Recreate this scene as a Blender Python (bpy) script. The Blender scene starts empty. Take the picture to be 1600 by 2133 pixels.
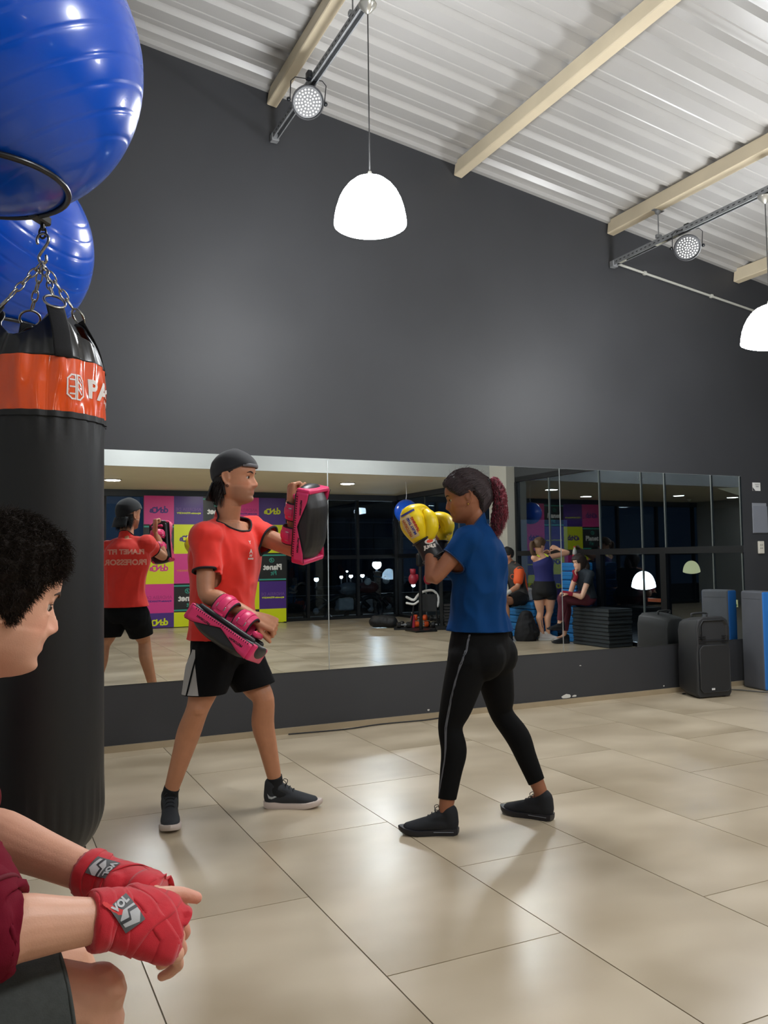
import bpy, bmesh, math, random
import numpy as np
from mathutils import Vector, Matrix, noise
from mathutils.bvhtree import BVHTree

random.seed(7); np.random.seed(7)
SC = bpy.context.scene
COL = SC.collection

# ------------------------------------------------------------------ camera
W, H, F = 1600, 2133, 1741.3
EYE = np.array([0.0, 0.0, 1.2])
YAW, PITCH, ROLL = 0.44585, 0.05612, -0.013234

def _basis():
    cy, sy = math.cos(YAW), math.sin(YAW)
    f = np.array([sy*math.cos(PITCH), cy*math.cos(PITCH), math.sin(PITCH)])
    r = np.array([cy, -sy, 0.0]); u = np.cross(r, f)
    c, s = math.cos(ROLL), math.sin(ROLL)
    return c*r+s*u, -s*r+c*u, f
CR, CU, CF = _basis()
cam = bpy.data.cameras.new('camera')
cam.sensor_fit = 'HORIZONTAL'; cam.sensor_width = 36.0; cam.lens = 36.0*F/W
cam.clip_start = 0.05; cam.clip_end = 200
camo = bpy.data.objects.new('camera', cam); COL.objects.link(camo)
M = Matrix.Identity(4)
for i in range(3):
    M[i][0] = CR[i]; M[i][1] = CU[i]; M[i][2] = -CF[i]; M[i][3] = EYE[i]
camo.matrix_world = M
SC.camera = camo

# ------------------------------------------------------------------ view + sampling
vs = SC.view_settings
vs.view_transform = 'Standard'; vs.look = 'None'; vs.gamma = 1.0; vs.use_curve_mapping = False
vs.exposure = 0.18
cy = SC.cycles
cy.use_denoising = True
cy.max_bounces = 10; cy.diffuse_bounces = 4; cy.glossy_bounces = 6; cy.transparent_max_bounces = 12
cy.sample_clamp_indirect = 0.0
cy.caustics_reflective = True; cy.caustics_refractive = False

# ------------------------------------------------------------------ world: a dark town night
wd = bpy.data.worlds.new('night'); SC.world = wd; wd.use_nodes = True
bg = wd.node_tree.nodes['Background']
bg.inputs[0].default_value = (0.012, 0.022, 0.040, 1); bg.inputs[1].default_value = 1.3

# lamp powers: the pendants and the recessed lights are emitting fittings built further down, one of them added fill
PENDANT_EMIT = 75.0
DOWNLIGHT_EMIT = 60.0

def at(px, py, depth):
    """point of the photographed room seen at pixel (px,py), depth metres in front of the lens"""
    d = (px-W/2)/F*CR - (py-H/2)/F*CU + CF
    return EYE + d*depth
D = 5.587                      # the mirror stands at y = D
def atm(px, py, depth):
    """same for something seen in the mirror: its real place in the room"""
    p = at(px, py, depth); p[1] = 2*D-p[1]; return p
def ry(yv): return 2*D-yv

# ------------------------------------------------------------------ materials
def lin(c):
    c = [x/255.0 for x in c]
    return tuple(x/12.92 if x <= 0.04045 else ((x+0.055)/1.055)**2.4 for x in c)+(1.0,)
MATS = {}
def mat(name, rgb, rough=0.6, metal=0.0, vary=0.0, scale=8.0, bump=0.0, bscale=60.0, spec=0.5, coat=0.0, sheen=0.0, emit=None, estr=0.0, attr=None, sss=0.0, raw=False, detail=3):
    if name in MATS: return MATS[name]
    m = bpy.data.materials.new(name); m.use_nodes = True
    nt = m.node_tree; b = nt.nodes['Principled BSDF']
    col = tuple(rgb)+(1.0,) if raw else lin(rgb)
    b.inputs['Base Color'].default_value = col
    b.inputs['Roughness'].default_value = rough
    b.inputs['Metallic'].default_value = metal
    b.inputs['Specular IOR Level'].default_value = spec
    b.inputs['Coat Weight'].default_value = coat
    b.inputs['Coat Roughness'].default_value = 0.08
    b.inputs['Sheen Weight'].default_value = sheen
    if sss:
        b.inputs['Subsurface Weight'].default_value = sss
        b.inputs['Subsurface Radius'].default_value = (0.012, 0.005, 0.003)
        b.inputs['Subsurface Scale'].default_value = 1.0
    if emit is not None:
        b.inputs['Emission Color'].default_value = tuple(emit)+(1.0,)
        b.inputs['Emission Strength'].default_value = estr
    tc = nt.nodes.new('ShaderNodeTexCoord')
    src = None
    if attr:
        a = nt.nodes.new('ShaderNodeAttribute'); a.attribute_name = attr
        src = a.outputs['Color']; nt.links.new(src, b.inputs['Base Color'])
    if vary > 0:
        n = nt.nodes.new('ShaderNodeTexNoise'); n.inputs['Scale'].default_value = scale; n.inputs['Detail'].default_value = detail
        nt.links.new(tc.outputs['Object'], n.inputs['Vector'])
        mr = nt.nodes.new('ShaderNodeMapRange'); mr.inputs[1].default_value = 0.3; mr.inputs[2].default_value = 0.7
        mr.inputs[3].default_value = 1-vary; mr.inputs[4].default_value = 1+vary
        nt.links.new(n.outputs['Fac'], mr.inputs[0])
        mx = nt.nodes.new('ShaderNodeVectorMath'); mx.operation = 'SCALE'
        if src is not None: nt.links.new(src, mx.inputs[0])
        else: mx.inputs[0].default_value = col[:3]
        nt.links.new(mr.outputs[0], mx.inputs['Scale'])
        nt.links.new(mx.outputs[0], b.inputs['Base Color'])
    if bump > 0:
        n2 = nt.nodes.new('ShaderNodeTexNoise'); n2.inputs['Scale'].default_value = bscale; n2.inputs['Detail'].default_value = 4
        nt.links.new(tc.outputs['Object'], n2.inputs['Vector'])
        bp = nt.nodes.new('ShaderNodeBump'); bp.inputs['Strength'].default_value = bump; bp.inputs['Distance'].default_value = 0.003
        nt.links.new(n2.outputs['Fac'], bp.inputs['Height']); nt.links.new(bp.outputs[0], b.inputs['Normal'])
    MATS[name] = m; return m
def emat(name, rgb, strength):
    if name in MATS: return MATS[name]
    m = bpy.data.materials.new(name); m.use_nodes = True; nt = m.node_tree
    b = nt.nodes['Principled BSDF']; b.inputs['Base Color'].default_value = tuple(rgb)+(1,)
    b.inputs['Emission Color'].default_value = tuple(rgb)+(1,); b.inputs['Emission Strength'].default_value = strength
    MATS[name] = m; return m

# ------------------------------------------------------------------ geometry helpers: G = (verts Nx3, faces)
def join(gs):
    V, Fc, o = [], [], 0
    for v, f in gs:
        v = np.asarray(v, float); V.append(v); Fc += [tuple(i+o for i in q) for q in f]; o += len(v)
    return np.vstack(V), Fc
def box(c, s, R=None):
    x, y, z = [d/2 for d in s]
    v = np.array([[-x,-y,-z],[x,-y,-z],[x,y,-z],[-x,y,-z],[-x,-y,z],[x,-y,z],[x,y,z],[-x,y,z]], float)
    if R is not None: v = v@np.asarray(R).T
    return v+np.asarray(c, float), [(0,3,2,1),(4,5,6,7),(0,1,5,4),(1,2,6,5),(2,3,7,6),(3,0,4,7)]
def span(a, b):
    a = np.asarray(a, float); b = np.asarray(b, float)
    return box((a+b)/2, np.abs(b-a))
def rbox(c, s, r=0.01, R=None, seg=3, warp=None):
    """box with rounded edges"""
    bm = bmesh.new(); bmesh.ops.create_cube(bm, size=1.0)
    for v in bm.verts: v.co = Vector((v.co.x*s[0], v.co.y*s[1], v.co.z*s[2]))
    bmesh.ops.bevel(bm, geom=bm.edges[:], offset=min(r, min(s)*0.49), segments=seg, profile=0.5, affect='EDGES')
    v = np.array([q.co[:] for q in bm.verts]); f = [tuple(x.index for x in q.verts) for q in bm.faces]; bm.free()
    if warp: v = warp(v)
    if R is not None: v = v@np.asarray(R).T
    return v+np.asarray(c, float), f
def nrm(v):
    v = np.asarray(v, float); return v/max(1e-12, np.linalg.norm(v))
def axes(f, u):
    """columns: right, forward, up"""
    f = nrm(f); r = nrm(np.cross(f, u)); u2 = np.cross(r, f)
    return np.stack([r, f, u2], axis=1)
def catmull(P, n):
    P = np.asarray(P, float)
    if len(P) < 3 or n <= 1:
        out = []
        for i in range(len(P)-1):
            for k in range(n): out.append(P[i]+(P[i+1]-P[i])*k/n)
        out.append(P[-1]); return np.array(out)
    Q = np.vstack([2*P[0]-P[1], P, 2*P[-1]-P[-2]]); out = []
    for i in range(1, len(Q)-2):
        p0, p1, p2, p3 = Q[i-1:i+3]
        for k in range(n):
            t = k/n
            out.append(0.5*((2*p1)+(-p0+p2)*t+(2*p0-5*p1+4*p2-p3)*t*t+(-p0+3*p1-3*p2+p3)*t**3))
    out.append(P[-1]); return np.array(out)
def tube(pts, rad, side=None, n=12, sub=3, caps='dome', closed=False):
    """swept tube through pts; rad: scalar, list or list of (a,b) half axes (a along side)"""
    pts = np.asarray(pts, float); k = len(pts)
    if np.isscalar(rad): rad = [rad]*k
    rad = np.array([(r, r) if np.isscalar(r) else r for r in rad], float)
    if closed:
        P, Rr = pts, rad
    else:
        P = catmull(pts, sub); Rr = np.maximum(catmull(rad, sub), 1e-5) if sub > 1 else rad
    m = len(P)
    T = np.zeros_like(P)
    if closed: T = np.roll(P, -1, 0)-np.roll(P, 1, 0)
    else:
        T[1:-1] = P[2:]-P[:-2]; T[0] = P[1]-P[0]; T[-1] = P[-1]-P[-2]
    T /= np.maximum(np.linalg.norm(T, axis=1, keepdims=True), 1e-9)
    if side is None:
        a = np.array([0, 0, 1.0]) if abs(T[0][2]) < 0.9 else np.array([1.0, 0, 0])
        S = [nrm(np.cross(a, T[0]))]
        for i in range(1, m):
            s = S[-1]-T[i]*(S[-1]@T[i]); S.append(nrm(s))
        S = np.array(S)
    else:
        side = np.asarray(side, float)
        if side.ndim == 1: side = np.repeat(side[None], m, 0)
        else: side = catmull(side, sub)
        S = side-T*np.sum(side*T, axis=1, keepdims=True); S /= np.maximum(np.linalg.norm(S, axis=1, keepdims=True), 1e-9)
    B = np.cross(T, S)
    th = np.linspace(0, 2*math.pi, n, endpoint=False)
    rings = []
    def ring(c, s, b, ra, rb): return c+np.outer(np.cos(th)*ra, s)+np.outer(np.sin(th)*rb, b)
    if not closed and caps == 'dome':
        for a in (0.98, 0.75, 0.4):
            q = math.sqrt(1-a*a); rr = min(Rr[0]); rings.append(ring(P[0]-T[0]*rr*a, S[0], B[0], Rr[0][0]*q, Rr[0][1]*q))
    for i in range(m): rings.append(ring(P[i], S[i], B[i], Rr[i][0], Rr[i][1]))
    if not closed and caps == 'dome':
        for a in (0.4, 0.75, 0.98):
            q = math.sqrt(1-a*a); rr = min(Rr[-1]); rings.append(ring(P[-1]+T[-1]*rr*a, S[-1], B[-1], Rr[-1][0]*q, Rr[-1][1]*q))
    V = np.vstack(rings); R_ = len(rings); fc = []
    for i in range(R_ if closed else R_-1):
        a0 = i*n; b0 = ((i+1) % R_)*n
        for j in range(n):
            j2 = (j+1) % n; fc.append((a0+j, a0+j2, b0+j2, b0+j))
    if not closed and caps != 'open':
        fc.append(tuple(range(n-1, -1, -1))); fc.append(tuple((R_-1)*n+j for j in range(n)))
    return V, fc
def ball(c, r, n=16, R=None):
    c = np.asarray(c, float); r = np.array([r]*3 if np.isscalar(r) else r, float)
    V = [[0, 0, 1]]; m = n//2
    for i in range(1, m):
        p = math.pi*i/m
        for j in range(n):
            t = 2*math.pi*j/n; V.append([math.sin(p)*math.cos(t), math.sin(p)*math.sin(t), math.cos(p)])
    V.append([0, 0, -1]); V = np.array(V)*r
    if R is not None: V = V@np.asarray(R).T
    fc = [(0, 1+j, 1+(j+1) % n) for j in range(n)]
    for i in range(m-2):
        for j in range(n):
            a = 1+i*n; b = a+n; j2 = (j+1) % n; fc.append((a+j, b+j, b+j2, a+j2))
    l = len(V)-1; a = 1+(m-2)*n
    fc += [(l, a+(j+1) % n, a+j) for j in range(n)]
    return V+c, fc
def lathe(prof, c=(0, 0, 0), n=32, R=None):
    """prof: list of (r,z)"""
    V, fc = [], []
    for r, z in prof:
        for j in range(n):
            t = 2*math.pi*j/n; V.append([r*math.cos(t), r*math.sin(t), z])
    for i in range(len(prof)-1):
        for j in range(n):
            j2 = (j+1) % n; fc.append((i*n+j, i*n+j2, (i+1)*n+j2, (i+1)*n+j))
    V = np.array(V, float)
    if R is not None: V = V@np.asarray(R).T
    return V+np.asarray(c, float), fc
def torus(c, R1, r, R=None, n=28, m=8, sx=1.0, sy=1.0):
    th = np.linspace(0, 2*math.pi, n, endpoint=False)
    P = np.stack([np.cos(th)*R1*sx, np.sin(th)*R1*sy, th*0], 1)
    if R is not None: P = P@np.asarray(R).T
    return tube(P+np.asarray(c, float), r, n=m, closed=True)
def prism(poly, y0, y1, axis=1):
    """polygon (list of 2D) extruded along an axis"""
    n = len(poly); V = []
    for y in (y0, y1):
        for a, b in poly:
            V.append({0: (y, a, b), 1: (a, y, b), 2: (a, b, y)}[axis])
    fc = [tuple(range(n)), tuple(range(2*n-1, n-1, -1))]+[(i, i+n, (i+1) % n+n, (i+1) % n) for i in range(n)]
    return np.array(V, float), fc
def obj(name, G, m, parent=None, smooth=False, fix=True):
    v, f = G
    me = bpy.data.meshes.new(name)
    me.from_pydata([tuple(x) for x in v], [], [tuple(q) for q in f]); me.validate()
    if fix:
        bm = bmesh.new(); bm.from_mesh(me); bmesh.ops.recalc_face_normals(bm, faces=bm.faces); bm.to_mesh(me); bm.free()
    if smooth:
        me.polygons.foreach_set('use_smooth', [True]*len(me.polygons))
    if m is not None: me.materials.append(m)
    o = bpy.data.objects.new(name, me); COL.objects.link(o)
    if parent is not None:
        o.parent = parent; o.matrix_parent_inverse = parent.matrix_world.inverted()
    return o
def autosmooth(o, ang=0.6):
    me = o.data; me.polygons.foreach_set('use_smooth', [True]*len(me.polygons))
    bm = bmesh.new(); bm.from_mesh(me)
    for e in bm.edges:
        if len(e.link_faces) == 2 and e.calc_face_angle(0) > ang: e.smooth = False
    bm.to_mesh(me); bm.free(); return o
def empty(name, loc, label=None, cat=None, group=None, kind=None):
    o = bpy.data.objects.new(name, None); o.location = tuple(loc); COL.objects.link(o)
    o.empty_display_size = 0.1
    o.matrix_world = Matrix.Translation(Vector(tuple(float(x) for x in loc)))
    tag(o, label, cat, group, kind); return o
def tag(o, label=None, cat=None, group=None, kind=None):
    if label: o['label'] = label
    if cat: o['category'] = cat
    if group: o['group'] = group
    if kind: o['kind'] = kind
    return o
def struct(name, G, m, parent=None, **k):
    o = obj(name, G, m, parent, **k)
    if parent is None: o['kind'] = 'structure'
    return o
def remesh(G, voxel, smooth=4, fac=0.5):
    v, f = G
    me = bpy.data.meshes.new('tmp'); me.from_pydata([tuple(x) for x in v], [], f)
    bm = bmesh.new(); bm.from_mesh(me); bmesh.ops.recalc_face_normals(bm, faces=bm.faces); bm.to_mesh(me); bm.free()
    o = bpy.data.objects.new('tmp', me); COL.objects.link(o)
    r = o.modifiers.new('r', 'REMESH'); r.mode = 'VOXEL'; r.voxel_size = voxel
    if smooth:
        s = o.modifiers.new('s', 'SMOOTH'); s.iterations = smooth; s.factor = fac
    dg = bpy.context.evaluated_depsgraph_get(); dg.update()
    m2 = bpy.data.meshes.new_from_object(o.evaluated_get(dg))
    n = len(m2.vertices); co = np.empty(n*3); m2.vertices.foreach_get('co', co)
    faces = [tuple(p.vertices) for p in m2.polygons]
    bpy.data.objects.remove(o); bpy.data.meshes.remove(me); bpy.data.meshes.remove(m2)
    return co.reshape(-1, 3), faces
def normals_of(G):
    v, f = G
    me = bpy.data.meshes.new('t'); me.from_pydata([tuple(x) for x in v], [], f)
    n = np.empty(len(v)*3); me.vertices.foreach_get('normal', n); bpy.data.meshes.remove(me)
    return n.reshape(-1, 3)
def wrinkle(G, amp, scale=9.0, stretch=(1, 1, 1), seed=0.0, mask=None):
    v, f = G; n = normals_of(G); st = np.array(stretch, float); out = v.copy()
    for i in range(len(v)):
        q = v[i]*st*scale+seed
        h = noise.noise(Vector(q))+0.5*noise.noise(Vector(q*2.3))
        h = -abs(h)*1.4+0.3
        a = amp if mask is None else amp*mask(v[i])
        out[i] = v[i]+n[i]*a*h
    return out, f
def cut(G, planes):
    """open a closed cloth shell at its hems: planes = (point, normal, radius); returns G and hem loops"""
    v, f = G
    me = bpy.data.meshes.new('t'); me.from_pydata([tuple(x) for x in v], [], f)
    bm = bmesh.new(); bm.from_mesh(me); res = []
    for pl in planes:
        p, nn, rad = pl[:3]; dep = pl[3] if len(pl) > 3 else 9.0
        p = Vector(p); nn = Vector(nn).normalized()
        def inside(c):
            a = (c-p).dot(nn); return -0.03 < a < dep and ((c-p)-nn*a).length < rad
        fs = [q for q in bm.faces if inside(q.calc_center_median())]
        vs_ = set(); es = set()
        for q in fs: vs_.update(q.verts); es.update(q.edges)
        bmesh.ops.bisect_plane(bm, geom=list(vs_)+list(es)+fs, plane_co=p, plane_no=nn, clear_outer=True)
    bmesh.ops.delete(bm, geom=[q for q in bm.verts if not q.link_faces], context='VERTS')
    # keep the biggest island
    seen = set(); isl = []
    for q in bm.verts:
        if q in seen: continue
        st = [q]; seen.add(q); c = []
        while st:
            w = st.pop(); c.append(w)
            for e in w.link_edges:
                o = e.other_vert(w)
                if o not in seen: seen.add(o); st.append(o)
        isl.append(c)
    isl.sort(key=len)
    for c in isl[:-1]:
        bmesh.ops.delete(bm, geom=c, context='VERTS')
    # boundary loops, eased so every hem runs smooth
    adj = {}
    for e in bm.edges:
        if len(e.link_faces) == 1:
            a_, b_ = e.verts; adj.setdefault(a_, []).append(b_); adj.setdefault(b_, []).append(a_)
    L_, seen = [], set()
    for s0 in adj:
        if s0 in seen: continue
        cur = s0; L = [s0]; seen.add(s0)
        while True:
            nx = [w for w in adj[cur] if w not in seen]
            if not nx: break
            cur = nx[0]; seen.add(cur); L.append(cur)
        L_.append(L)
    for L in L_:
        if len(L) < 8: continue
        P = np.array([w.co[:] for w in L])
        for _ in range(14): P = (np.roll(P, 1, 0)+P*2+np.roll(P, -1, 0))/4
        for w, p in zip(L, P): w.co = Vector(p)
    big = [np.array([w.co[:] for w in L]) for L in L_ if len(L) > 14]
    for pl in planes:
        c = np.asarray(pl[0], float)
        d_ = [np.linalg.norm(b.mean(0)-c) for b in big]
        res.append(big[int(np.argmin(d_))] if d_ and min(d_) < .15 else np.zeros((0, 3)))
    bm.verts.index_update()
    V = np.array([q.co[:] for q in bm.verts]); Fc = [tuple(w.index for w in q.verts) for q in bm.faces]
    bm.free(); bpy.data.meshes.remove(me)
    return (V, Fc), res
def shell(o, t=0.002):
    s = o.modifiers.new('thick', 'SOLIDIFY'); s.thickness = t; s.offset = -1; return o
def hem(name, loop, r, m, parent, step=3):
    if len(loop) < 6: return None
    L = loop[::step]
    for _ in range(3): L = (np.roll(L, 1, 0)+L*2+np.roll(L, -1, 0))/4
    return obj(name, tube(L, r, n=6, closed=True), m, parent, smooth=True)
def setcol(o, cols):
    a = o.data.color_attributes.new('tone', 'FLOAT_COLOR', 'POINT')
    c = np.ones((len(cols), 4)); c[:, :3] = cols; a.data.foreach_set('color', c.ravel())
def bvh(G): return BVHTree.FromPolygons([Vector(x) for x in G[0]], G[1])
def text2d(s, size=1.0, bold=0.0, font_spacing=1.0, align='CENTER'):
    """letters as flat filled polygons -> 2D verts + faces, centred"""
    c = bpy.data.curves.new('t', 'FONT'); c.body = s; c.size = size; c.align_x = align; c.align_y = 'CENTER'
    c.offset = bold; c.space_character = font_spacing; c.resolution_u = 3
    o = bpy.data.objects.new('t', c); COL.objects.link(o)
    dg = bpy.context.evaluated_depsgraph_get(); dg.update()
    me = bpy.data.meshes.new_from_object(o.evaluated_get(dg))
    v = np.array([q.co[:] for q in me.vertices]) if len(me.vertices) else np.zeros((0, 3)); f = [tuple(p.vertices) for p in me.polygons]
    bpy.data.objects.remove(o); bpy.data.curves.remove(c); bpy.data.meshes.remove(me)
    return v, f
def refine(G2, maxlen):
    v, f = G2
    me = bpy.data.meshes.new('t'); me.from_pydata([tuple(x) for x in v], [], f)
    bm = bmesh.new(); bm.from_mesh(me); bmesh.ops.triangulate(bm, faces=bm.faces)
    for _ in range(5):
        es = [e for e in bm.edges if e.calc_length() > maxlen]
        if not es: break
        bmesh.ops.subdivide_edges(bm, edges=es, cuts=1); bmesh.ops.triangulate(bm, faces=bm.faces)
    bm.verts.index_update()
    V = np.array([q.co[:] for q in bm.verts]); Fc = [tuple(w.index for w in q.verts) for q in bm.faces]; bm.free(); bpy.data.meshes.remove(me)
    return V, Fc
def decal(name, G2, c, right, up, target, m, parent, off=0.0012, maxlen=0.01):
    """flat print laid onto the surface it is printed on"""
    right = nrm(right); up = nrm(np.asarray(up, float)-right*np.dot(up, right)); nn = np.cross(right, up)
    v, f = refine(G2, maxlen); out = []
    for x in v:
        p = np.asarray(c)+right*x[0]+up*x[1]
        hit = target.ray_cast(Vector(p+nn*0.15), Vector(-nn), 0.3)
        if hit[0] is None:
            h2 = target.find_nearest(Vector(p)); out.append(np.array(h2[0])+np.array(h2[1])*off*(1 if Vector(h2[1]).dot(Vector(nn)) > -0.2 else -1))
        else: out.append(np.array(hit[0])+nn*off)
    return obj(name, (np.array(out), f), m, parent, fix=False)
# ================================================================== THE ROOM
XL, XR, YB = -0.62, 7.78, -4.48        # left wall, glazed right wall, glazed back wall
ZC, YC = 2.52, -0.68                   # low plaster ceiling and where it starts
def roofz(x): return 4.85-0.148*x
M_wall = mat('dark_grey_paint', (50, 51, 54), 0.55, vary=0.10, scale=1.3, bump=0.06, bscale=180)
M_side = mat('grey_paint', (172, 174, 172), 0.6, vary=0.05, scale=2)
M_plaster = mat('cream_plaster', (238, 230, 206), 0.7, vary=0.03, scale=2)
M_frame = mat('black_anodised_frame', (28, 30, 33), 0.35, metal=0.3)
M_grout = mat('tile_grout', (104, 92, 74), 0.8)
M_skirt = mat('skirting_tile', (158, 142, 116), 0.35, vary=0.08, scale=5)
M_white = mat('painted_white_steel', (168, 166, 163), 0.34, vary=0.05, scale=1.2)
M_beam = mat('cream_painted_beam', (214, 200, 172), 0.5, vary=0.06, scale=3)

def tile_material():
    m = bpy.data.materials.new('polished_porcelain_tile'); m.use_nodes = True
    nt = m.node_tree; b = nt.nodes['Principled BSDF']; tc = nt.nodes.new('ShaderNodeTexCoord')
    mp = nt.nodes.new('ShaderNodeMapping'); mp.inputs['Scale'].default_value = (1.0, 1.6, 1.0); mp.inputs['Rotation'].default_value = (0, 0, 0.5)
    nt.links.new(tc.outputs['Object'], mp.inputs[0])
    oi = nt.nodes.new('ShaderNodeObjectInfo')
    ad = nt.nodes.new('ShaderNodeVectorMath'); ad.operation = 'ADD'; nt.links.new(mp.outputs[0], ad.inputs[0])
    sc = nt.nodes.new('ShaderNodeMath'); sc.operation = 'MULTIPLY'; sc.inputs[1].default_value = 37.0
    nt.links.new(oi.outputs['Random'], sc.inputs[0])
    cb = nt.nodes.new('ShaderNodeCombineXYZ'); nt.links.new(sc.outputs[0], cb.inputs[2]); nt.links.new(cb.outputs[0], ad.inputs[1])
    n = nt.nodes.new('ShaderNodeTexNoise'); n.inputs['Scale'].default_value = 1.7; n.inputs['Detail'].default_value = 2; n.inputs['Distortion'].default_value = 0.0
    nt.links.new(ad.outputs[0], n.inputs['Vector'])
    cr = nt.nodes.new('ShaderNodeValToRGB'); e = cr.color_ramp.elements
    e[0].position = 0.30; e[0].color = lin((167, 151, 125)); e[1].position = 0.70; e[1].color = lin((199, 184, 159))
    nt.links.new(n.outputs['Fac'], cr.inputs[0]); nt.links.new(cr.outputs[0], b.inputs['Base Color'])
    mr = nt.nodes.new('ShaderNodeMapRange'); mr.inputs[1].default_value = 0.35; mr.inputs[2].default_value = 0.65; mr.inputs[3].default_value = 0.28; mr.inputs[4].default_value = 0.33
    nt.links.new(n.outputs['Fac'], mr.inputs[0]); nt.links.new(mr.outputs[0], b.inputs['Roughness'])
    b.inputs['Specular IOR Level'].default_value = 0.6
    return m
M_tile = tile_material()

# floor: grout bed with every porcelain tile laid on it
floor = struct('floor', span((XL-0.1, YB-0.1, -0.12), (XR+0.1, D+0.1, -0.0025)), M_grout)
TX0, TW, TL, GAP = 0.4415, 0.618, 1.275, 0.0022
for k in range(-2, 13):
    x0 = TX0+TW*k; x1 = x0+TW
    yb = (2.88 if k % 2 == 0 else 2.24)-8*TL
    for n in range(20):
        y0 = yb+n*TL; y1 = y0+TL
        a = (max(x0, XL)+GAP, max(y0, YB)+GAP); b = (min(x1, XR)-GAP, min(y1, D)-GAP)
        if b[0]-a[0] < 0.03 or b[1]-a[1] < 0.03: continue
        cx, cyy = (a[0]+b[0])/2, (a[1]+b[1])/2
        o = obj('floor_tile', box((0, 0, 0), (b[0]-a[0], b[1]-a[1], 0.009)), M_tile)
        o.location = (cx, cyy, -0.0045); o.parent = floor

# mirror wall (the dark wall at the front) with the sloping top under the roof
wall_front = struct('wall_front', prism([(XL-0.2, -0.1), (XR+0.2, -0.1), (XR+0.2, roofz(XR+0.2)), (XL-0.2, roofz(XL-0.2))], D+0.004, D+0.2), M_wall)
struct('baseboard_front', span((XL, D-0.012, 0), (6.9, D+0.003, 0.042)), M_skirt)
struct('baseboard_side', span((6.9, D-0.012, 0), (XR, D+0.003, 0.042)), M_skirt)
M_chip = mat('bare_plaster_chip', (205, 203, 196), 0.8)
rs = random.Random(3)
for (cx, cz, w, h) in [(3.13, 0.06, 0.02, 0.012), (3.02, 0.065, 0.012, 0.008), (3.19, 0.075, 0.015, 0.01), (4.30, 0.06, 0.055, 0.020), (4.38, 0.057, 0.03, 0.010), (0.33, 0.065, 0.012, 0.02), (4.45, 0.30, 0.012, 0.004), (5.35, 0.065, 0.01, 0.008)]:
    pts = [(cx+math.cos(t)*w*rs.uniform(.6, 1), cz+math.sin(t)*h*rs.uniform(.6, 1)) for t in np.linspace(0, 6.28, 9)[:-1]]
    obj('paint_chip', prism(pts, D+0.0025, D+0.0045), M_chip, wall_front)

# left wall, out of the picture but part of the room
struct('wall_left', prism([(YB, -0.1), (D+0.1, -0.1), (D+0.1, roofz(XL)), (YC, roofz(XL)), (YC, ZC), (YB, ZC)], XL-0.15, XL, axis=0), M_side)

# corrugated steel roof in one-metre sheets over four cream purlins
ceiling = empty('ceiling', (3.5, 2.5, 4.4), kind='structure')
rib = [(0.0, 0.0), (0.105, 0.0), (0.112, 0.004), (0.120, 0.0), (0.150, 0.0), (0.178, 0.036), (0.222, 0.036), (0.250, 0.0)]
def sheet(y0, ribs):
    P = []
    for r in range(ribs): P += [(y0+r*0.25+a, b) for a, b in rib[:-1]]
    P.append((y0+ribs*0.25, 0.0))
    V, fc = [], []
    for x in (XL-0.3, XR+0.3):
        for t in (0, 0.0008):
            V += [(x, y, roofz(x)+z+t) for y, z in P]
    n = len(P)
    for i in range(n-1):
        fc += [(i, i+1, 2*n+i+1, 2*n+i), (n+i, 3*n+i, 3*n+i+1, n+i+1)]
    return np.array(V), fc
y = D+0.14
while y > YC-0.3:
    obj('roof_sheet', sheet(y-1.0, 4), M_white, ceiling); y -= 1.0
bx = 1.79
def beam(x, w=0.075, h=0.125):
    zt = roofz(x)-0.004
    o = obj('purlin', rbox((0, 0, 0), (w, D-YC, h), 0.006, seg=1), M_beam, None)
    o.rotation_euler = (0, math.atan(0.148), 0); o.location = (x+w/2, (D+YC)/2, zt-h/2-0.148*w/2)
    o.name = 'roof_purlin'; o.parent = ceiling; o.matrix_parent_inverse = Matrix.Translation((-3.5, -2.5, -4.4)); return o
for x in (0.25, 1.79, 3.33, 4.865, 6.375): beam(x)
# flashing between roof and wall
obj('wall_flashing', prism([(XL, roofz(XL)-0.035), (XR, roofz(XR)-0.035), (XR, roofz(XR)+0.002), (XL, roofz(XL)+0.002)], D-0.035, D+0.003), M_white, ceiling)

# low plaster ceiling over the back of the room and its fascia
struct('ceiling_low', span((XL, YB, ZC), (XR, YC, ZC+0.06)), M_plaster)
struct('wall_fascia', prism([(XL, ZC), (XR, ZC), (XR, roofz(XR)), (XL, roofz(XL))], YC, YC+0.03), M_side)

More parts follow.
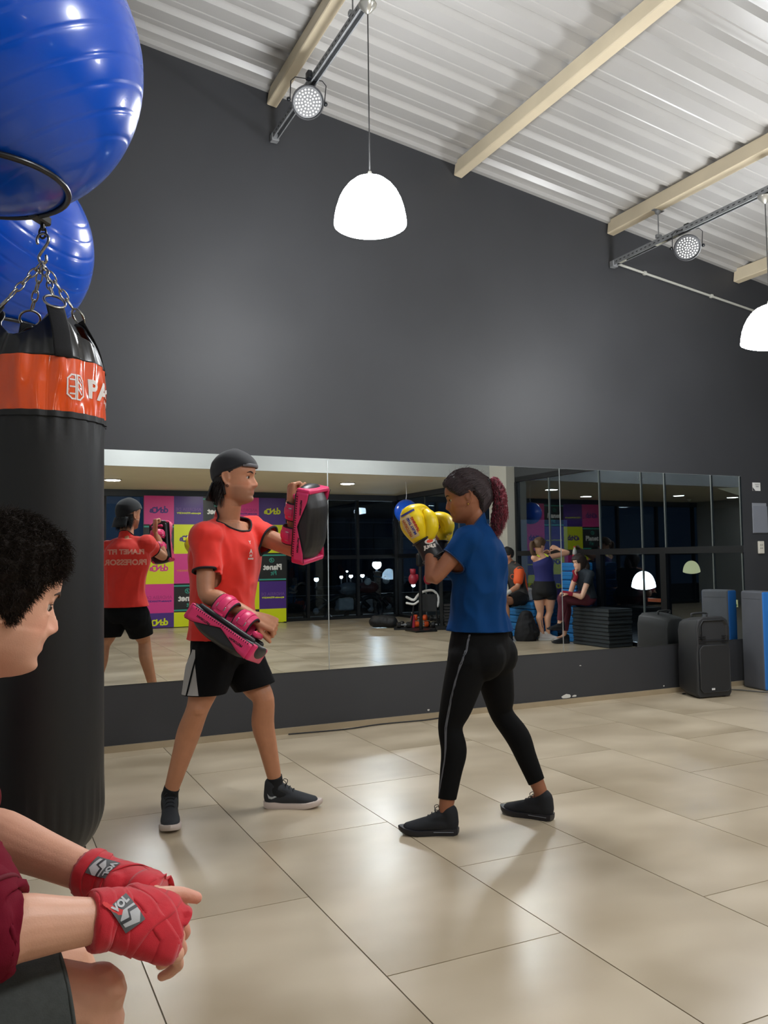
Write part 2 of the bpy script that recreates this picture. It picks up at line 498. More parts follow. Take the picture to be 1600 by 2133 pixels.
# glazed back wall
def glass_material(base, name='window_glass'):
    m = bpy.data.materials.new(name); m.use_nodes = True; nt = m.node_tree
    for n in list(nt.nodes): nt.nodes.remove(n)
    out = nt.nodes.new('ShaderNodeOutputMaterial'); mx = nt.nodes.new('ShaderNodeMixShader')
    tr = nt.nodes.new('ShaderNodeBsdfTransparent'); tr.inputs[0].default_value = (0.72, 0.80, 0.86, 1)
    gl = nt.nodes.new('ShaderNodeBsdfGlossy'); gl.inputs['Roughness'].default_value = 0.0; gl.inputs[0].default_value = (0.9, 0.95, 1, 1)
    fr = nt.nodes.new('ShaderNodeLayerWeight'); fr.inputs[0].default_value = 0.5
    pw = nt.nodes.new('ShaderNodeMath'); pw.operation = 'POWER'; pw.inputs[1].default_value = 3.0; nt.links.new(fr.outputs['Facing'], pw.inputs[0])
    ma = nt.nodes.new('ShaderNodeMath'); ma.operation = 'MULTIPLY_ADD'; ma.inputs[1].default_value = 0.8; ma.inputs[2].default_value = base
    ma.use_clamp = True
    nt.links.new(pw.outputs[0], ma.inputs[0]); nt.links.new(ma.outputs[0], mx.inputs[0])
    nt.links.new(tr.outputs[0], mx.inputs[1]); nt.links.new(gl.outputs[0], mx.inputs[2]); nt.links.new(mx.outputs[0], out.inputs[0])
    return m
M_glass = glass_material(0.03); M_glass2 = glass_material(0.065, 'tinted_partition_glass')
wb = struct('wall_back', span((XL, YB-0.12, 2.40), (XR+0.1, YB+0.02, ZC)), mat('slate_header', (70, 78, 92), 0.6))
obj('bottom_rail', span((XL, YB-0.08, 0.0), (XR, YB, 0.055)), M_frame, wb)
obj('transom', span((XL, YB-0.07, 1.21), (XR, YB+0.005, 1.285)), M_frame, wb)
mull = [-0.5, 0.7, 1.93, 3.1, 4.25, 5.33, 5.80, 6.88, 7.74]
for x in mull: obj('mullion', span((x-0.028, YB-0.075, 0.05), (x+0.028, YB+0.012, 2.40)), M_frame, wb)
for a, b in zip(mull[:-1], mull[1:]):
    for z0, z1 in ((0.055, 1.21), (1.285, 2.40)):
        obj('glass_pane', span((a+0.028, YB-0.04, z0), (b-0.028, YB-0.034, z1)), M_glass, wb)

# glazed right wall with a plastered column
wr = struct('wall_right', prism([(YC, 2.50), (D+0.1, 2.50), (D+0.1, roofz(XR)), (YC, roofz(XR))], XR, XR+0.12, axis=0), mat('dark_upper_wall', (58, 60, 62), 0.6))
struct('wall_right_header', span((XR-0.01, YB, 2.42), (XR+0.11, YC, ZC)), mat('slate_header', (70, 78, 92)))
struct('column_side', span((XR-0.16, -0.68, 0), (XR+0.02, -0.16, 3.6)), mat('pale_column', (188, 184, 172), 0.6))
obj('top_rail', span((XR, YB, 2.42), (XR+0.07, D, 2.50)), M_frame, wr)
obj('transom', span((XR-0.005, YB, 1.22), (XR+0.07, D, 1.30)), M_frame, wr)
obj('bottom_rail', span((XR, YB, 0.0), (XR+0.07, D, 0.055)), M_frame, wr)
ym = [-4.46, -3.3, -2.0, -0.68, -0.14, 0.72, 1.88, 2.71, 3.13, 3.89, 4.31, 5.56]
for yy in ym:
    thick = yy in (-4.46, -0.68, -0.14, 5.56)
    w = 0.03 if thick else 0.008
    mf = M_frame if thick else mat('pale_glass_edge', (104, 110, 108), 0.35)
    obj('mullion', span((XR+(-0.006 if thick else .018), yy-w, 0.05), (XR+0.07 if thick else XR+.045, yy+w, 2.42)), mf, wr)
for yy in (1.86, 3.10): obj('door_stile', span((XR-0.01, yy-.05, 0.05), (XR+0.07, yy+.05, 1.22)), M_frame, wr)
for a, b in zip(ym[:-1], ym[1:]):
    if a == -0.68: continue
    for z0, z1 in ((0.055, 1.22), (1.30, 2.42)):
        obj('glass_pane', span((XR+0.03, a+0.012, z0), (XR+0.036, b-0.012, z1)), M_glass2, wr)
# doors of dark smoked backing behind part of the right glazing: the neighbouring hall, unlit
M_dark = mat('unlit_hall_grey', (34, 38, 42), 0.7)
M_asph = mat('asphalt', (38, 38, 40), 0.8, vary=0.2, scale=2)
struct('ground', span((-12, YB-30, -0.4), (XR+18, YB-0.15, -0.16)), M_asph)
struct('ground_side', span((XR+0.15, YB-0.1, -0.4), (XR+18, D+8, -0.16)), M_asph)

# the mirror, three big panels
mm = bpy.data.materials.new('silvered_mirror'); mm.use_nodes = True
_b = mm.node_tree.nodes['Principled BSDF']; _b.inputs['Metallic'].default_value = 1.0; _b.inputs['Roughness'].default_value = 0.0
_b.inputs['Base Color'].default_value = (0.80, 0.83, 0.82, 1)
M_edge = mat('mirror_glass_edge', (150, 158, 156), 0.25)
mirror = empty('wall_mirror', (3.2, D, 0.42), 'wide frameless wall mirror of three panels along the dark wall', 'mirror')
xs = [-0.55, 2.222, 4.28, 6.374]
for a, b in zip(xs[:-1], xs[1:]):
    p = obj('mirror_panel', span((a+0.0015, D-0.0008, 0.421), (b-0.0015, D+0.0002, 1.927)), mm, mirror)
    obj('panel_backing', span((a+0.001, D+0.0003, 0.42), (b-0.001, D+0.0036, 1.928)), M_edge, p)
for x in xs[1:3]:
    obj('seam_strip', span((x-0.0035, D-0.0022, 0.421), (x+0.0035, D-0.0009, 1.927)), mat('seam_silver', (190, 196, 196), 0.2, metal=0.7), mirror)
# ================================================================== PENDANTS, STRUT RAILS, SPOTS, DOWNLIGHTS
M_shade = emat('lit_opal_shade', (0.95, 0.975, 1.0), PENDANT_EMIT)
M_galv = mat('galvanised_steel', (136, 138, 140), 0.5, metal=0.15, vary=0.15, scale=12)
M_wire = mat('grey_cable', (60, 60, 60), 0.6)
M_cup = mat('brushed_canopy', (190, 188, 180), 0.3, metal=0.8)
SHADE = [(0.022, 0.0), (0.05, -0.006), (0.085, -0.022), (0.118, -0.05), (0.145, -0.085), (0.165, -0.125), (0.180, -0.17), (0.190, -0.22), (0.194, -0.255), (0.192, -0.262), (0.175, -0.272), (0.12, -0.292), (0.06, -0.302), (0.001, -0.305)]
def pendant(x, y, ztop, zlamp, label, group='dome pendants over the training floor', shade=None):
    t = empty('pendant_lamp', (x, y, zlamp), label, 'lamp', group)
    obj('lamp_shade', lathe(SHADE, (x, y, zlamp), 40), shade or M_shade, t, smooth=True)
    obj('lamp_holder', lathe([(0.001, 0.034), (0.008, 0.032), (0.012, 0.02), (0.016, 0.004), (0.024, -0.004)], (x, y, zlamp), 20), M_cup, t, smooth=True)
    obj('cord', tube([(x, y, zlamp+0.03), (x, y, ztop)], 0.0035, n=6, sub=1), M_wire, t)
    obj('ceiling_cup', lathe([(0.001, -0.055), (0.012, -0.05), (0.03, -0.03), (0.048, -0.008), (0.05, 0.0), (0.001, 0.0)], (x, y, ztop), 24), M_cup, t, smooth=True)
    return t
pendant(1.83, 3.95, 4.19, 3.235, 'glowing white dome pendant hanging highest in the picture, above the two sparring people')
pendant(4.9, 4.00, 3.70, 2.925, 'glowing white dome pendant at the picture edge above the right end of the mirror')
pendant(1.83, 0.55, 4.19, 3.21, 'dome pendant on the first steel rail, behind the viewer')
pendant(4.9, 0.75, 3.70, 2.925, 'dome pendant on the second steel rail, behind the sparring woman')

def strut(x, z, y0, y1, label):
    t = empty('strut_rail', (x, (y0+y1)/2, z), label, 'rail', 'perforated steel rails under the roof')
    w = 0.044
    prof = [(-w/2, w/2), (w/2, w/2), (w/2, -w/2), (w/2-0.008, -w/2), (w/2-0.008, -w/2+0.003), (w/2-0.003, -w/2+0.003), (w/2-0.003, w/2-0.003), (-w/2+0.003, w/2-0.003), (-w/2+0.003, -w/2+0.003), (-w/2+0.008, -w/2+0.003), (-w/2+0.008, -w/2), (-w/2, -w/2)]
    obj('channel', prism([(x+a, z+b) for a, b in prof], y0, y1), M_galv, t)
    slots = []
    yy = y0+0.05
    while yy < y1-0.05:
        slots.append(rbox((x-w/2-0.0004, yy, z), (0.0012, 0.022, 0.009), 0.0004, seg=1)); yy += 0.05
    o = obj('slots', join(slots), mat('slot_shadow_black', (60, 61, 64), 0.9), t); o['kind'] = 'stuff'
    obj('end_clamp', rbox((x, y1-0.03, z-0.008), (0.055, 0.05, 0.055), 0.004, seg=1), M_galv, t)
    return t
r1 = strut(1.83, 4.215, -0.6, D, 'perforated grey steel rail beside the first purlin, meeting the wall above the mitt holder')
r2 = strut(4.9, 3.735, -0.6, D, 'perforated grey steel rail with taped sections beside the purlin over the right of the mirror')
for yy, ww in ((5.45, 0.07), (5.0, 0.11), (4.85, 0.05)):
    obj('tape', rbox((4.9, yy, 3.735), (0.0405, ww, 0.0405), 0.002, seg=1), mat('masking_tape', (168, 166, 150), 0.7), r2)
def hanger(x, y, ztop, zbot, parent):
    t = obj('hanger_rod', tube([(x, y, ztop), (x, y, zbot)], 0.005, n=8, sub=1), M_galv, parent)
    obj('hanger_plate', rbox((x, y, ztop+0.004), (0.11, 0.035, 0.006), 0.002, seg=1), M_galv, t)
    obj('hanger_cone', lathe([(0.006, -0.03), (0.02, -0.02), (0.026, 0.0)], (x, y, ztop), 16), M_galv, t, smooth=True)
    obj('hanger_clamp', rbox((x, y, zbot+0.015), (0.05, 0.03, 0.03), 0.003, seg=1), M_galv, t)
hanger(4.9, 5.02, 3.99, 3.765, r2); hanger(4.9, 2.6, 3.99, 3.765, r2)
hanger(1.83, 4.15, 4.44, 4.245, r1); hanger(1.83, 2.1, 4.44, 4.245, r1)
# thin conduit on the wall, from the rail towards the pendant
c = empty('wall_conduit', (5.6, D, 3.66), 'thin pale conduit running down the dark wall from the steel rail', 'conduit')
P0, P1 = np.array([4.97, D-0.014, 3.742]), np.array([7.4, D-0.014, 3.42])
obj('conduit_pipe', tube([P0, P1], 0.011, n=10, sub=1), mat('pale_pvc', (168, 168, 160), 0.5), c, smooth=True)
for t in (0.12, 0.45, 0.8): obj('conduit_clip', rbox(P0+(P1-P0)*t, (0.035, 0.03, 0.034), 0.006, seg=1), mat('pale_pvc', (168, 168, 160)), c)

# LED PAR spots
def par_spot(c, aim, label, yoke_side=(1, 0, 0), r=0.098):
    c = np.array(c, float); f = nrm(aim); R = axes(f, (0, 0, 1)); R2 = np.stack([R[:, 0], R[:, 2], f], 1)   # local z = aim
    t = empty('stage_spotlight', c, label, 'spotlight', 'round LED spotlights clamped to the rails')
    body = lathe([(0.001, -0.085), (0.06, -0.083), (0.075, -0.07), (0.088, -0.03), (r, -0.004), (r+0.004, 0.0), (r+0.004, 0.014), (r-0.004, 0.016), (r-0.006, 0.004), (0.001, 0.004)], c, 36, R2)
    obj('housing', body, mat('black_spot_housing', (38, 39, 42), 0.45), t, smooth=False)
    L = []
    for ring_r, cnt in ((0.0, 1), (0.019, 6), (0.038, 12), (0.057, 18), (0.075, 22)):
        for k in range(cnt):
            a = 2*math.pi*k/max(cnt, 1)+ring_r*9
            L.append((ring_r*math.cos(a), ring_r*math.sin(a)))
    ml = mat('faint_glow_led_lens', (225, 225, 220), 0.12, spec=1.0, coat=0.6, emit=(0.9, 0.9, 0.86), estr=0.25)  # faint emission brightens the lenses; the spots are switched off
    base = ball((0, 0, 0), (0.0066, 0.0066, 0.0045), 10)
    for a, b in L:
        v, fcs = base; v2 = (v+np.array([a, b, 0.006]))@R2.T+c
        obj('led_lens', (v2, fcs), ml, t, smooth=True)
    # yoke and clamp
    s = R[:, 0]
    up = R[:, 2]*0.6+np.array([0, 0, 0.8]); up = nrm(up-s*(up@s))
    y = [c+s*(r+0.012)-f*0.02, c+s*(r+0.014)+up*0.11, c+s*(r-0.012)+up*0.135, c-s*(r-0.012)+up*0.135, c-s*(r+0.014)+up*0.11, c-s*(r+0.012)-f*0.02]
    obj('yoke', tube(y, [(0.010, 0.003)]*6, side=f, n=8, sub=1, caps='flat'), mat('black_spot_housing', (38, 39, 42)), t)
    for sg in (1, -1): obj('yoke_knob', ball(c+s*sg*(r+0.02)-f*0.02, (0.014, 0.014, 0.014), 10), M_frame, t, smooth=True)
    obj('clamp', rbox(c+up*0.155, (0.03, 0.05, 0.05), 0.006, seg=2), M_frame, t)
    return t
par_spot((1.80, 4.80, 4.075), nrm(EYE*0+np.array([-0.12, -0.75, -0.62])), 'round black LED spotlight on the rail left of the highest pendant')
par_spot((4.93, 4.75, 3.600), nrm(np.array([-0.55, -0.62, -0.55])), 'round black LED spotlight clamped to the rail left of the pendant at the picture edge')

# recessed discs in the low ceiling (some seen in the mirror, the rearmost added as fill)
M_disc = emat('lit_downlight', (1.0, 0.97, 0.90), DOWNLIGHT_EMIT)
lab = ['round flush ceiling light mirrored at the top left beside the punch bag', 'round flush ceiling light mirrored between the two sparring people', 'round flush ceiling light over the middle of the back row', None]
for (x, yy, l) in [(1.82, -2.62, lab[0]), (5.65, -2.1, lab[1]), (3.75, -2.35, None), (0.2, -2.6, None), (7.1, -2.2, None)][:2]+[(0.1, -2.7, 'round flush ceiling light nearest the left wall, behind the viewer')]+[(3.75, -3.4, 'unseen ceiling light added to brighten the low ceiling, by the glazed back wall')]:
    t = empty('ceiling_light', (x, yy, ZC), l, 'ceiling light', 'flush ceiling lights in the low ceiling')
    obj('diffuser', lathe([(0.001, -0.022), (0.10, -0.021), (0.118, -0.014), (0.122, -0.001)], (x, yy, ZC), 32), M_disc, t, smooth=True)
    obj('trim_ring', lathe([(0.122, -0.016), (0.134, -0.014), (0.138, 0.0), (0.121, 0.0)], (x, yy, ZC), 32), M_white, t, smooth=True)
# ================================================================== FIGURE BUILDING
UPV = np.array([0, 0, 1.0])
def smooth_interp(z, Z, Y):
    z = np.asarray(z, float); h = 0.005
    return (np.interp(z-h, Z, Y)+2*np.interp(z, Z, Y)+np.interp(z+h, Z, Y))/4
_fz = [-.122, -.115, -.106, -.098, -.092, -.082, -.077, -.070, -.063, -.058, -.052, -.045, -.036, -.02, .0, .010, .020, .030, .045, .065, .085, .103, .115, .119]
_fy = [ .015,  .052,  .072,  .0845, .0855, .0800, .0768, .0845, .0868, .0800, .0885, .0850, .0798, .079, .0785, .0800, .0870, .0880, .0870, .0800, .064, .040, .012, 0.0]
_fs = [ .015,  .046,  .060,  .068,  .072,  .0745, .0755, .0762, .0768, .0772, .0776, .0782, .0785, .079, .0785, .0800, .0860, .0875, .0865, .0800, .064, .040, .012, 0.0]
_bz = [-.122, -.11, -.09, -.06, -.03, 0.0, .03, .06, .085, .103, .115, .119]
_by = [-.03, -.045, -.052, -.062, -.080, -.096, -.102, -.096, -.076, -.050, -.018, 0.0]
_wz = [-.122, -.115, -.105, -.092, -.075, -.055, -.03, 0.0, .03, .055, .075, .092, .105, .115, .119]
_ww = [ .006,  .018,  .033,  .046,  .056,  .063, .068, .0715, .0735, .0725, .068, .058, .043, .020, .003]
def head_point(th, z, jaw=1.0, nose=1.0):
    """th 0 = face front; arrays"""
    c, s = np.cos(th), np.sin(th)
    w = smooth_interp(z, _wz, _ww); w = np.where(z < -.04, w*jaw, w)
    yb = smooth_interp(z, _bz, _by); y0 = -0.012+0*z
    x = w*np.sign(s)*np.abs(s)**0.92
    g = np.exp(-(x/0.028)**2)
    yf = smooth_interp(z, _fz, _fy)*g+smooth_interp(z, _fz, _fs)*(1-g)
    y = np.where(c >= 0, y0+(yf-y0)*np.abs(c)**0.86, y0-(y0-yb)*np.abs(c)**0.95)
    front = np.clip(c, 0, 1)
    # nose
    nz = [-.050, -.044, -.041, -.037, -.031, -.024, -.014, -.004, .006, .016, .022]
    nh = [0, .002, .010, .021, .0245, .0225, .017, .0115, .006, .002, 0]
    nw = [.012, .013, .0145, .014, .0115, .0095, .0082, .0075, .0075, .009, .01]
    hgt = smooth_interp(z, nz, nh)*nose; wid = np.interp(z, nz, nw)
    y = y+front*hgt*np.exp(-(np.abs(x)/wid)**2.2)
    # alar wings
    y = y+front*0.006*nose*np.exp(-((np.abs(x)-.0135)/.0045)**2-((z+.036)/.006)**2)
    # eye sockets, cheek bones, lips corners
    y = y-front*0.0115*np.exp(-((np.abs(x)-.031)/.0145)**2-((z-.001)/.0115)**2)
    y = y+front*0.004*np.exp(-((np.abs(x)-.043)/.016)**2-((z+.022)/.016)**2)
    y = y-front*0.003*np.exp(-((np.abs(x)-.027)/.005)**2-((z+.058)/.007)**2)
    return x, y
def head_G(R, c, s=1.0, jaw=1.0, nose=1.0, nth=96, nz=110, neck=True):
    zt = -.122+.241*(0.5-0.5*np.cos(np.linspace(0, math.pi, nz)))
    th = np.linspace(-math.pi, math.pi, nth, endpoint=False)
    V = []
    for z in zt:
        x, y = head_point(th, np.full_like(th, z), jaw, nose); V.append(np.stack([x, y, np.full_like(x, z)], 1))
    V = np.vstack(V); fc = []
    for i in range(nz-1):
        for j in range(nth):
            j2 = (j+1) % nth; fc.append((i*nth+j, i*nth+j2, (i+1)*nth+j2, (i+1)*nth+j))
    fc.append(tuple(range(nth-1, -1, -1))); fc.append(tuple((nz-1)*nth+j for j in range(nth)))
    G = [(V, fc)]
    for sg in (1, -1):      # ears
        P = np.array([[.069, -.002, -.026], [.073, -.006, -.030], [.077, -.014, -.024], [.081, -.024, -.008], [.083, -.030, .010], [.081, -.026, .024], [.077, -.014, .029], [.073, -.003, .022], [.070, .001, .010]])
        P[:, 0] *= sg; P[:, 1] -= .004; P[:, 2] -= .006
        G.append(tube(P, [.004, .0055, .0042, .0038, .0038, .0038, .0038, .0035, .003], n=8, sub=3))
        G.append(ball((.0745*sg, -.017, -.004), (.0035, .016, .024), 12))
        G.append(ball((.0745*sg, -.006, -.010), (.006, .004, .008), 8))
    for sg in (1, -1):      # lids
        G.append(ball((.0310*sg, .0605, .0124), (.0160, .0138, .0104), 14)); G.append(ball((.0310*sg, .0600, -.0124), (.0160, .0128, .0096), 14)); G.append(ball((.0455*sg, .0545, .0), (.0070, .0085, .0120), 12))
    G = join(G)
    return (G[0]*s)@R.T+np.asarray(c, float), G[1]
def hand(w, d, n, thumb, size=0.185, curl=(70, 80, 60), spread=1.0, tcurl=25, tdir=None, curls=None, wrist_r=0.027, fat=1.0):
    """w wrist, d direction of the knuckles, n back-of-hand normal, thumb = +1/-1 side of cross(d,n) the thumb is on; curl toward -n"""
    w = np.asarray(w, float); d = nrm(d); n = nrm(np.asarray(n, float)-d*np.dot(n, d)); s = np.cross(d, n)*thumb
    L = size; P = []
    pal = L*0.50
    off = [0.036, 0.012, -0.012, -0.034]; ln = [0.40, 0.45, 0.42, 0.33]; fr = [.0090, .0092, .0088, .0078]
    k = L/0.185
    for i in range(4):
        kn = w+d*(pal*(1.0 if i < 2 else 0.97-0.03*(i-2)))+s*off[i]*k*spread
        P.append(tube([w+s*off[i]*0.55*k, w+d*pal*0.5+s*off[i]*0.9*k, kn], [(.020*k, .0155*k), (.0165*k, .0140*k), (.0125*k*fat, .0115*k*fat)], side=s, n=10, sub=3))
        c = curls[i] if curls else curl
        a = 0; p = kn.copy(); pts = [p-d*0.004]; lens = [ln[i]*L*0.48, ln[i]*L*0.30, ln[i]*L*0.24]
        for q in range(3):
            a += math.radians(c[q]); dd = d*math.cos(a)-n*math.sin(a)
            m = p+dd*lens[q]*0.5; p = p+dd*lens[q]; pts += [m, p.copy()]
        r = fr[i]*k*fat
        P.append(tube(pts, [r*1.08, r*1.02, r*1.03, r*.95, r*.97, r*.9, r*.82], n=10, sub=2))
    P.append(tube([w-d*0.01, w+d*0.03, w+d*pal*0.75], [(wrist_r*1.05, wrist_r*.82), (.033*k, .019*k), (.036*k, .015*k)], side=s, n=14, sub=3))
    # thumb
    b = w+d*0.018*k+s*0.020*k-n*0.006*k
    t1 = nrm(d*0.75+s*0.75-n*0.35) if tdir is None else nrm(tdir)
    t2 = nrm(t1+(d*0.8-s*0.5-n*0.5)*math.sin(math.radians(tcurl)))
    m1 = b+t1*0.045*k; m2 = m1+t2*0.034*k; m3 = m2+nrm(t2+(-s*0.4-n*0.3)*math.sin(math.radians(tcurl)))*0.027*k
    P.append(tube([b, (b+m1)/2, m1, m2, m3], [.017*k, .0150*k, .0118*k, .0108*k, .0088*k], n=10, sub=3))
    return join(P)
def limb_r(kind, fem):
    if kind == 'arm': return [.050, .046, .0385, .041, .033, .026] if not fem else [.044, .042, .034, .036, .028, .022]
    return [.088, .080, .067, .052, .055, .046, .032] if not fem else [.096, .088, .072, .053, .056, .046, .033]
def lerp(a, b, t): return np.asarray(a, float)*(1-t)+np.asarray(b, float)*t
def arm_G(sh, el, wr, fem=False, k=1.0, infl=0.0, t0=0.0, t1=1.0, nrm_bulge=None):
    r = limb_r('arm', fem)
    P = [sh, lerp(sh, el, .5), el, lerp(el, wr, .25), lerp(el, wr, .6), wr]
    return tube(P, [x*k+infl for x in r], n=18, sub=4)
def leg_pts(hip, kn, an, back):
    hip, kn, an, back = [np.asarray(x, float) for x in (hip, kn, an, back)]
    return [hip, lerp(hip, kn, .3), lerp(hip, kn, .7), kn, lerp(kn, an, .28)+back*.022, lerp(kn, an, .55)+back*.014, an]
def leg_G(hip, kn, an, back, fem=False, k=1.0, infl=0.0, upto=7):
    P = leg_pts(hip, kn, an, back)[:upto]; r = limb_r('leg', fem)[:upto]
    return tube(P, [x*k+infl for x in r], n=20, sub=4)
def torso_prof(fem, heavy=1.0):
    #        crotch        hips          belly         waist         ribs          chest        upper       neckbase
    if not fem: return [(.150, .100), (.168, .118), (.152, .108), (.142, .102), (.152, .108), (.172, .120), (.158, .102), (.085, .068)]
    return [(.150, .100), (.176, .130), (.155, .115), (.134, .100), (.138, .104), (.150, .118), (.135, .092), (.072, .058)]
def torso_G(J, infl=0.0, upto=8, lo=0, profile=None):
    k = J.get('k', 1.0)
    pe, ch, nk = [np.asarray(J[x], float) for x in ('pelvis', 'chest', 'neck')]
    wa = np.asarray(J.get('waist', lerp(pe, ch, .5)), float)
    sp = nrm(np.asarray(J['hipL'])-np.asarray(J['hipR'])); ss = nrm(np.asarray(J['shL'])-np.asarray(J['shR']))
    up = nrm(wa-pe)
    pts = [pe-up*.075*k, pe-up*.005, lerp(pe, wa, .55), wa, lerp(wa, ch, .5), ch, lerp(ch, nk, .55), nk]
    sd = [sp, sp, sp*.8+ss*.2, sp*.5+ss*.5, ss*.75+sp*.25, ss, ss, ss]
    pr = profile or torso_prof(J.get('fem', False)); wd = J.get('wide', 1.0)
    rr = [(a*k*wd+infl, b*k*wd+infl) for a, b in pr]
    return tube(pts[lo:upto], rr[lo:upto], side=np.array(sd[lo:upto]), n=28, sub=4, caps='flat')
def person_G(J, hands=(), legs=True, head=True, arms='LR'):
    k = J.get('k', 1.0); fem = J.get('fem', False); P = [torso_G(J)]
    nk = np.asarray(J['neck'], float); hd = np.asarray(J['head'], float); R = J['HR']
    nr = .054*k if not fem else .046*k
    P.append(tube([lerp(nk, J['chest'], .25), nk, hd+R@np.array([0, -.022, -.085])*k, hd+R@np.array([0, -.02, -.05])*k], [(nr*1.5, nr*1.2), nr*1.12, nr, nr*.95], n=20, sub=3))
    for s_ in arms:
        sh, el, wr = J['sh'+s_], J['el'+s_], J['wr'+s_]
        ak = k*J.get('armk', 1.0)
        P.append(arm_G(sh, el, wr, fem, ak))
        P.append(ball(sh, .056*ak if not fem else .047*ak, 16))
        P.append(tube([lerp(nk, J['chest'], .22), lerp(nk, sh, .5)+np.array([0, 0, -.012]), sh], [.048*k, .042*k, .042*k] if not fem else [.040*k, .036*k, .036*k], n=14, sub=3))
        P.append(tube([lerp(J['chest'], J['waist'], .1) if 'waist' in J else J['chest'], lerp(J['chest'], sh, .6), sh], [.06*k, .06*k, .048*k], n=14, sub=3))
    if legs:
        for s_ in 'LR':
            P.append(leg_G(J['hip'+s_], J['kn'+s_], J['an'+s_], J['back'+s_], fem, k))
            a = np.asarray(J['an'+s_], float); t = np.asarray(J['to'+s_], float)
            P.append(tube([a, lerp(a, t, .35)-np.array([0,0,.01]), t], [.027*k, .020*k, .015*k], n=12, sub=3))
            P.append(ball(lerp(J['hip'+s_], J['kn'+s_], .04), .090*k if not fem else .100*k, 16))
        P.append(ball(np.asarray(J['kn'+s_])-np.asarray(J['back'+s_])*.022+UPV*.008, (.040*k), 12))
    if head: P.append(head_G(R, hd, k*J.get('hk', 1.0), J.get('jaw', 1.0), J.get('nose', 1.0)))
    P += list(hands)
    return join(P)
def skin_cols(V, J, base, beard=0.0, beardcol=(60, 48, 42), blush=1.06):
    b = np.array(lin(base)[:3]); C = np.repeat(b[None], len(V), 0)
    k = J.get('k', 1.0)*J.get('hk', 1.0); q = (V-np.asarray(J['head']))@J['HR']/k
    x, y, z = q[:, 0], q[:, 1], q[:, 2]
    isface = (z > -.125) & (z < .13) & (np.abs(x) < .1) & (np.abs(y) < .13)
    lips = np.exp(-(x/.021)**4-((z+.0605)/.0085)**4)*(y > .068)*isface
    C = C*(1-lips[:, None]*.55)+np.array(lin((170, 92, 84))[:3])*b.mean()/0.35*lips[:, None]*.55
    ck = np.exp(-((np.abs(x)-.042)/.02)**2-((z+.03)/.02)**2)*(y > .03)*isface+np.exp(-(x/.016)**2-((z+.03)/.012)**2)*(y > .08)*isface
    C = C*(1+ck[:, None]*np.array([.05, -.06, -.05])*blush)
    if beard > 0:
        m = np.clip((-.028-z)/.02, 0, 1)*np.clip((y+.01)/.03, 0, 1)*isface*(1-lips)
        m = m*(1-np.exp(-((np.abs(x)-.04)/.016)**2-((z+.035)/.014)**2))
        m = m*beard
        C = C*(1-m[:, None])+np.array(lin(beardcol)[:3])*m[:, None]
    return C
def face_bits(J, root, iris=(60, 40, 25), brow=(40, 30, 26), heavy=1.0, lidcol=None, gaze=0.0):
    k = J.get('k', 1.0)*J.get('hk', 1.0); R = J['HR']; c = np.asarray(J['head'], float)
    T = lambda p: c+R@(np.asarray(p, float)*k)
    for sg in (1, -1):
        e = obj('eye', ball(T((.0300*sg, .0595, .0000)), .0112*k, 16), mat('eye_white', (186, 174, 164), 0.3), root, smooth=True)
        g = np.array([0, .0084, -.0008-gaze*.001])
        obj('iris', ball(T((.0305*sg, .0600, .0005)+g), (.0060*k, .0052*k, .0060*k), 12), mat('iris_%d%d%d' % iris, iris, 0.2), e, smooth=True)
        if lidcol is not None:
            P = []
            for a in np.linspace(-.75, .85, 9): P.append(T((.0305*sg+math.sin(a)*.0128, .0600+math.cos(a)*.0128-.0004, .0046+.003*math.cos(a))))
            P2 = [p-R[:, 2]*.0022*k+R[:, 1]*.0014*k for p in P]
            obj('eyelash', tube(P2, .0007*k, n=5, sub=1), mat('dark_lash', (28, 20, 18), .7), root)
        P = [T((x*sg, y, z)) for x, y, z in ((.016, .0850, .0190), (.024, .0838, .0222), (.034, .0785, .0245), (.046, .0680, .0200))]
        obj('eyebrow', tube(P, [(.0010*k*heavy, .0022*k*heavy), (.0015*k*heavy, .0034*k*heavy), (.0014*k*heavy, .0030*k*heavy), (.0008*k, .0014*k)], side=R[:, 1], n=8, sub=3), mat('brow_%d' % brow[0], brow, .9), root, smooth=True)
